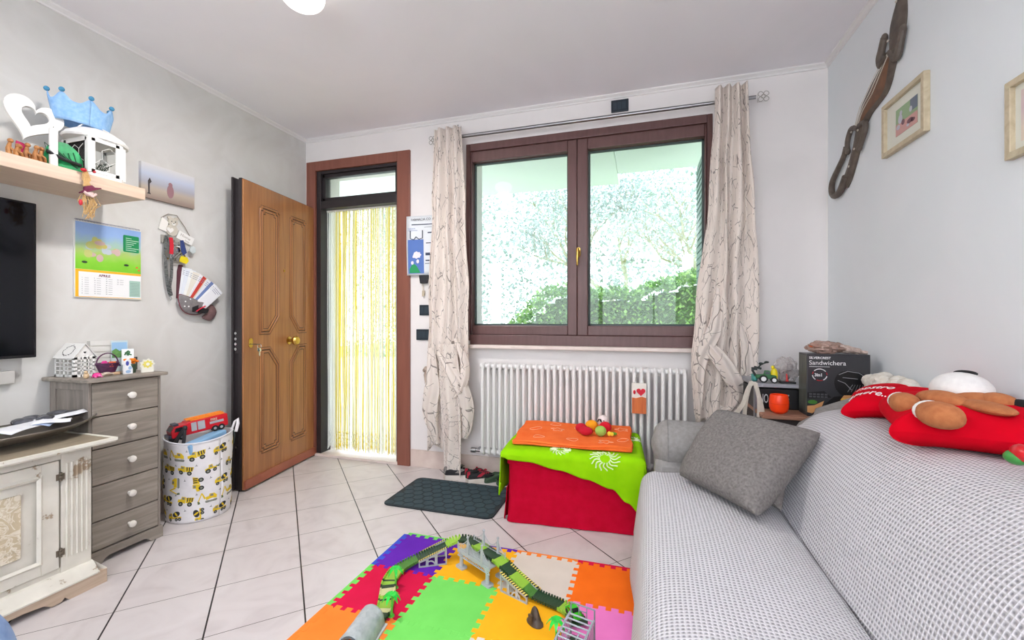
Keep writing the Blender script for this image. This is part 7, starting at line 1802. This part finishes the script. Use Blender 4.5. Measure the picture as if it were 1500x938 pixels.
b = MB(); b.ball((.73, 2.63, .865), (.035, .03, .036), 12); b.ball((.752, 2.62, .90), (.02, .02, .03), 12); tag(b.build('bag_contents', mat('grey_pink_objects', (150, 128, 124), .6, c2=(96, 92, 96), sc=50), loc=(.735, 2.62, .83)), 'greyish bundle inside the clear plastic bag', 'bundle')
tb_ = crumple('wrapped_package', (.86, 2.46, 1.020), (.075, .05, .030), 3, film('film_wrapped_print', (176, 140, 124), .75), 'plastic wrapped package lying on top of the sandwich maker box', 'package')
b = MB(); b.ball((.815, 2.452, 1.028), (.026, .022, .012), 12); tag(b.build('orange_wrapper', mat('orange_wrapper', (206, 96, 50), .3), loc=(.815, 2.45, 1.02)), 'orange wrapper at the left of the package on the box', 'wrapper')
b = MB(); b.tube(catmull([(.90, 2.46, 1.022), (.955, 2.455, 1.012), (1.0, 2.455, 1.003), (1.03, 2.45, .998)], 5), [.02]*6+[.016]*5+[.008]*5, 10); tag(b.build('paper_bag', mat('crumpled_paper', (206, 184, 172), .5, c2=(160, 140, 130), sc=60, bmp=1, dist=.01), loc=(.95, 2.46, 1.0)), 'crumpled pinkish paper end trailing right over the top of the box', 'paper')
# toy tractor
tr_ = thing('toy_tractor', 'dark green toy tractor with white wheel hubs on top of the corner unit', 'toy tractor', (.628, 2.565, .826), math.radians(-8))
b = MB(); b.prism([(-.048, .020), (-.048, .038), (-.010, .042), (-.006, .062), (.018, .062), (.022, .040), (.048, .036), (.048, .018)], (0, .016, 0), X, Z, .032); b.build('body', P((24, 96, 44), .35), tr_, bev=.003, w=False)
b = MB(); b.box(-.004, -.017, .044, .017, .017, .058); b.build('cab_glass', P((30, 44, 46), .1), tr_, w=False, smooth=0)
for x, r in ((-.012, .0195), (.036, .0155)):
    for s in (-1, 1):
        b = MB(); b.cyl((x, s*.016, r), (x, s*.028, r), r, n=20); b.mi = 1; b.cyl((x, s*.0282, r), (x, s*.029, r), r*.62, n=16); b.build('wheel', [P((24, 24, 24), .7), P((226, 226, 226), .4)], tr_, w=False)
b = MB(); b.tube([(-.045, 0, .03), (-.062, 0, .06), (-.05, 0, .078), (-.02, 0, .070)], .006, 6); b.box(-.066, -.016, .062, -.04, .016, .076); b.tube([(-.035, .004, .075), (-.02, .0, .095), (.008, 0, .106)], .0035, 6); b.ball((-.022, 0, .097), (.012, .006, .007), 8); b.ball((.004, 0, .106), (.012, .006, .006), 8); b.build('loader_arm', P((26, 34, 30), .5), tr_, w=False)
tag(MB().ball((.676, 2.60, .862), (.017, .014, .036), 16, e=.85).ball((.670, 2.60, .902), (.009, .009, .010), 10).build('yellow_toy', P((236, 214, 20), .4), loc=(.676, 2.6, .826)), 'yellow upright plastic toy right of the toy tractor', 'toy')
tag(MB().box(.572, 2.60, .826, .598, 2.63, .862).ball((.585, 2.59, .842), (.012, .012, .016), 10).build('teal_toy', P((76, 158, 150), .5), loc=(.585, 2.6, .826), bev=.003), 'teal plastic toy at the left corner of the unit behind the tractor', 'toy')
tag(MB().cyl((.725, 2.555, .826), (.722, 2.555, .875), .006, .003, n=10).ball((.724, 2.555, .833), (.010, .008, .008), 10).build('red_toy', P((206, 40, 40), .4), loc=(.725, 2.555, .826)), 'small red pointed toy in front of the clear plastic bag', 'toy')
tag(MB().box(.69, 2.535, .826, .76, 2.57, .836).build('black_case', P((20, 20, 22), .4), loc=(.72, 2.55, .826), bev=.002, smooth=0), 'flat black case lying on the corner unit right of the tractor', 'case')
# tote bag handles
m_tote = mat('unbleached_cotton', (206, 198, 184), .9, c2=(190, 182, 168), sc=50, bmp=.3)
tg = thing('tote_bag', 'unbleached cotton tote bag with long handles hanging from the corner unit', 'bag', (.57, 2.50, .56))
def strapw(pts, w_, nm):
    b = MB(); pts = catmull(pts, 6); rs = []
    for i, p in enumerate(pts):
        d = (pts[min(len(pts)-1, i+1)]-pts[max(0, i-1)]).normalized(); s = d.cross(Y).normalized()*w_/2
        if s.length < 1e-4: s = X*w_/2
        rs.append([p-s, p+s, p+s+Y*.002, p-s+Y*.002])
    b.rings(rs); b.build(nm, m_tote, tg)
strapw([(.545, 2.46, .84), (.52, 2.455, .80), (.495, 2.44, .73), (.455, 2.43, .66), (.42, 2.42, .58)], .020, 'handle')
strapw([(.545, 2.50, .835), (.528, 2.50, .77), (.515, 2.50, .68), (.512, 2.50, .56)], .020, 'handle')
strapw([(.553, 2.46, .838), (.566, 2.452, .78), (.566, 2.44, .70), (.555, 2.43, .62), (.545, 2.43, .56)], .014, 'handle')
strapw([(.556, 2.462, .832), (.572, 2.456, .76), (.584, 2.45, .70), (.590, 2.45, .60), (.592, 2.45, .55)], .020, 'handle')
b = MB(); b.grid(lambda u, v: V(.42+.23*u, 2.44+.02*math.sin(u*9), .58-.40*v-.02*math.sin(u*PI)), 12, 12); b.build('bag_body', m_tote, tg, solid=.006)
# ================================================================ RIGHT WALL
def frame_mat(): return wood('washed_oak_frame', (186, 170, 140), (208, 194, 166), (8, 8, 8), 5, .5, b=.1)
m_fr = frame_mat()
def framed(lab, y0, y1, z0, z1, deco):
    t = thing('framed_picture', lab, 'picture', (XR, (y0+y1)/2, z0)); w_ = .020; xx = XR-.022
    b = MB(); b.prism([(y0, z0), (y1, z0), (y1-w_, z0+w_), (y0+w_, z0+w_)], (XR, 0, 0), Y, Z, -.022); b.prism([(y0, z1), (y1, z1), (y1-w_, z1-w_), (y0+w_, z1-w_)], (XR, 0, 0), Y, Z, -.022)
    b.prism([(y0, z0), (y0+w_, z0+w_), (y0+w_, z1-w_), (y0, z1)], (XR, 0, 0), Y, Z, -.022); b.prism([(y1, z0), (y1-w_, z0+w_), (y1-w_, z1-w_), (y1, z1)], (XR, 0, 0), Y, Z, -.022)
    b.build('frame', m_fr, t, bev=.0015, smooth=0)
    MB().box(XR-.008, y0+w_-.002, z0+w_-.002, XR-.004, y1-w_+.002, z1-w_+.002).build('mount', P((226, 226, 214), .6), t, smooth=0)
    deco(t, XR-.0082)
def deco1(t, xx):
    b = MB(); c = lambda y, z, a, d, mi: (setattr(b, 'mi', mi), b.prism(ell(y, z, a, d, 14), (xx-.0012, 0, 0), Y, Z, -.0004))
    b.mi = 0; b.box(xx-.0006, 2.135, 1.955, xx, 2.29, 2.07); b.mi = 1; b.box(xx-.0010, 2.135, 1.955, xx-.0006, 2.29, 2.005); b.mi = 2; b.box(xx-.0010, 2.135, 2.02, xx-.0006, 2.185, 2.07)
    for y, z, a, d, mi in ((2.255, 2.02, .016, .02, 3), (2.25, 2.045, .010, .010, 3), (2.235, 2.00, .012, .012, 4), (2.27, 1.99, .014, .010, 3), (2.185, 1.985, .022, .010, 4), (2.165, 1.98, .014, .008, 4), (2.20, 1.972, .010, .006, 3), (2.18, 2.03, .01, .012, 3)): c(y, z, a, d, mi)
    b.build('photograph', [P((150, 176, 136), .5), P((206, 156, 150), .5), P((110, 120, 136), .5), P((196, 196, 206), .5), P((120, 82, 92), .5)], t, smooth=0)
def deco2(t, xx):
    MB().box(xx-.0006, 1.42, 1.68, xx, 1.64, 1.83).build('photograph', mat('pinkish_photo', (214, 190, 200), .5, c2=(230, 214, 196), sc=8), t, smooth=0)
framed('pale wooden framed photo on the right wall next to the carved crocodile', 2.071, 2.380, 1.893, 2.130, deco1)
framed('second pale wooden frame, cut off by the right edge of the photo', 1.38, 1.681, 1.637, 1.870, deco2)
# carved wooden crocodile / lizard, snaking up the wall
cc = thing('carved_crocodile', 'long dark carved wooden crocodile with patterned back on the right wall', 'wall carving', (XR, 2.6, 1.9))
m_cr = mat('dark_carved_wood', (78, 68, 61), .55, c2=(104, 92, 82), sc=30, bmp=.4); m_cb = mat('warm_carved_wood', (128, 88, 62), .55, c2=(104, 74, 56), sc=30)
edg = [[[2.255, 2.69], [2.248, 2.685]], [[2.278, 2.608], [2.224, 2.568]], [[2.275, 2.549], [2.22, 2.509]], [[2.304, 2.511], [2.218, 2.453]], [[2.33, 2.471], [2.226, 2.403]], [[2.334, 2.434], [2.245, 2.378]], [[2.334, 2.395], [2.268, 2.354]], [[2.337, 2.358], [2.282, 2.325]], [[2.381, 2.344], [2.295, 2.294]], [[2.439, 2.325], [2.313, 2.256]], [[2.493, 2.303], [2.334, 2.219]], [[2.542, 2.275], [2.37, 2.188]], [[2.591, 2.244], [2.439, 2.171]], [[2.614, 2.21], [2.5, 2.158]], [[2.632, 2.174], [2.542, 2.134]], [[2.649, 2.136], [2.58, 2.107]], [[2.685, 2.059], [2.618, 2.034]], [[2.741, 1.986], [2.666, 1.961]], [[2.801, 1.935], [2.71, 1.906]], [[2.857, 1.903], [2.756, 1.873]]]
eL = catmull([(XR, *l) for l, r in edg], 4); eR = catmull([(XR, *r) for l, r in edg], 4); n = len(eL)
def across(i, a, h): p = eL[i].lerp(eR[i], .5+a/2); return V(XR-h, p.y, p.z)
b = MB(); b.rings([[across(i, a, h) for a, h in ((-1, .001), (-1, .008), (-.75, .017), (-.3, .022), (.3, .022), (.75, .017), (1, .008), (1, .001))] for i in range(n)]); b.build('body', m_cr, cc)
i0, i1 = int(n*.38), int(n*.76)
b = MB(); b.rings([[across(i, a*(.08+.62*math.sin(PI*(i-i0)/(i1-i0))**.5)+.15, h) for a, h in ((-1, .016), (-.5, .0245), (.4, .0245), (.9, .0165))] for i in range(i0, i1+1)]); b.build('back_panel', m_cb, cc)
b = MB()
for i in range(i0, i1):
    for q in (0, .5):
        for a, L_ in ((-.62, .007), (-.30, .010), (.0, .007)):
            p = across(i, a, .026).lerp(across(i+1, a, .026), q); d = (eL[i+1]-eL[i]+eR[i+1]-eR[i]).normalized(); s = (eR[i]-eL[i]).normalized(); d2 = (d*.5+s).normalized()
            b.tube([p-d2*L_*.5, p, p+d2*L_*.5], [.0012, .0026, .0010], 5)
b.build('painted_chevrons', P((206, 198, 186), .6), cc)
def limb(pts, nm='leg', r0=.017):
    pts = catmull([(XR-.0185, y, z) for y, z in pts], 5); m = len(pts); MB().tube(pts, [r0-.003*i/m for i in range(m)], 10).ball(pts[-1], (.012, .017, .017), 12).build(nm, m_cr, cc)
limb([[2.33, 2.344], [2.385, 2.326], [2.4, 2.365], [2.385, 2.396], [2.361, 2.441]]); limb([[2.304, 2.343], [2.27, 2.294], [2.249, 2.309], [2.232, 2.351], [2.216, 2.387]])
limb([[2.602, 2.127], [2.673, 2.16], [2.71, 2.138], [2.73, 2.1], [2.723, 2.056]], 'leg', .014); limb([[2.591, 2.139], [2.542, 2.134], [2.536, 2.099], [2.568, 2.058], [2.595, 2.025]], 'leg', .014)
tl_ = catmull([(XR-.0195, y, z) for y, z in ([2.74, 1.93], [2.79, 1.885], [2.835, 1.862], [2.894, 1.867], [2.925, 1.905], [2.911, 1.957], [2.829, 2.01], [2.767, 2.049], [2.741, 2.09])], 6)
MB().tube(tl_, [.019-.007*i/len(tl_) for i in range(len(tl_))], 10).build('tail', m_cr, cc)
b = MB()
for y, z in ((2.255, 2.53), (2.30, 2.34), (2.36, 2.35), (2.60, 2.12), (2.67, 2.14), (2.64, 2.04), (2.70, 1.97), (2.86, 1.875), (2.32, 2.40)): b.ball((XR-.024, y, z), (.004, .007, .006), 8)
b.build('pale_inlay', P((196, 186, 174), .6), cc)
# ================================================================ JEANS at the lower left corner
jt = thing('denim_trousers', 'light blue denim trouser leg bent at the knee, cut off at the lower left corner', 'trousers', (-1.60, .55, .0))
m_den = mat('washed_denim', (112, 138, 182), .9, c2=(146, 168, 204), sc=24, bmp=.4, dist=.003)
b = MB()
def jf(u, v):
    p = catmull([(-1.95, .28, .46), (-1.75, .42, .47), (-1.555, .535, .46), (-1.47, .575, .38), (-1.465, .58, .24), (-1.50, .56, .0)], 8); f = v*(len(p)-1); i = min(int(f), len(p)-2); q = p[i].lerp(p[i+1], f-i); d = (p[i+1]-p[i]).normalized(); s = d.cross(V(.57, -.82, 0)).normalized(); w_ = d.cross(s)
    r = lerp([(0, .10), (.5, .078), (.7, .075), (1, .07)], v)*(1+.06*nz(u*5, v*9)+.03*math.sin(v*60+3*nz(u*3, v*3))*max(0, .3-abs(v-.55)))
    return q+s*r*math.cos(2*PI*u)+w_*r*math.sin(2*PI*u)
b.grid(jf, 32, 60); b.build('leg', m_den, jt)
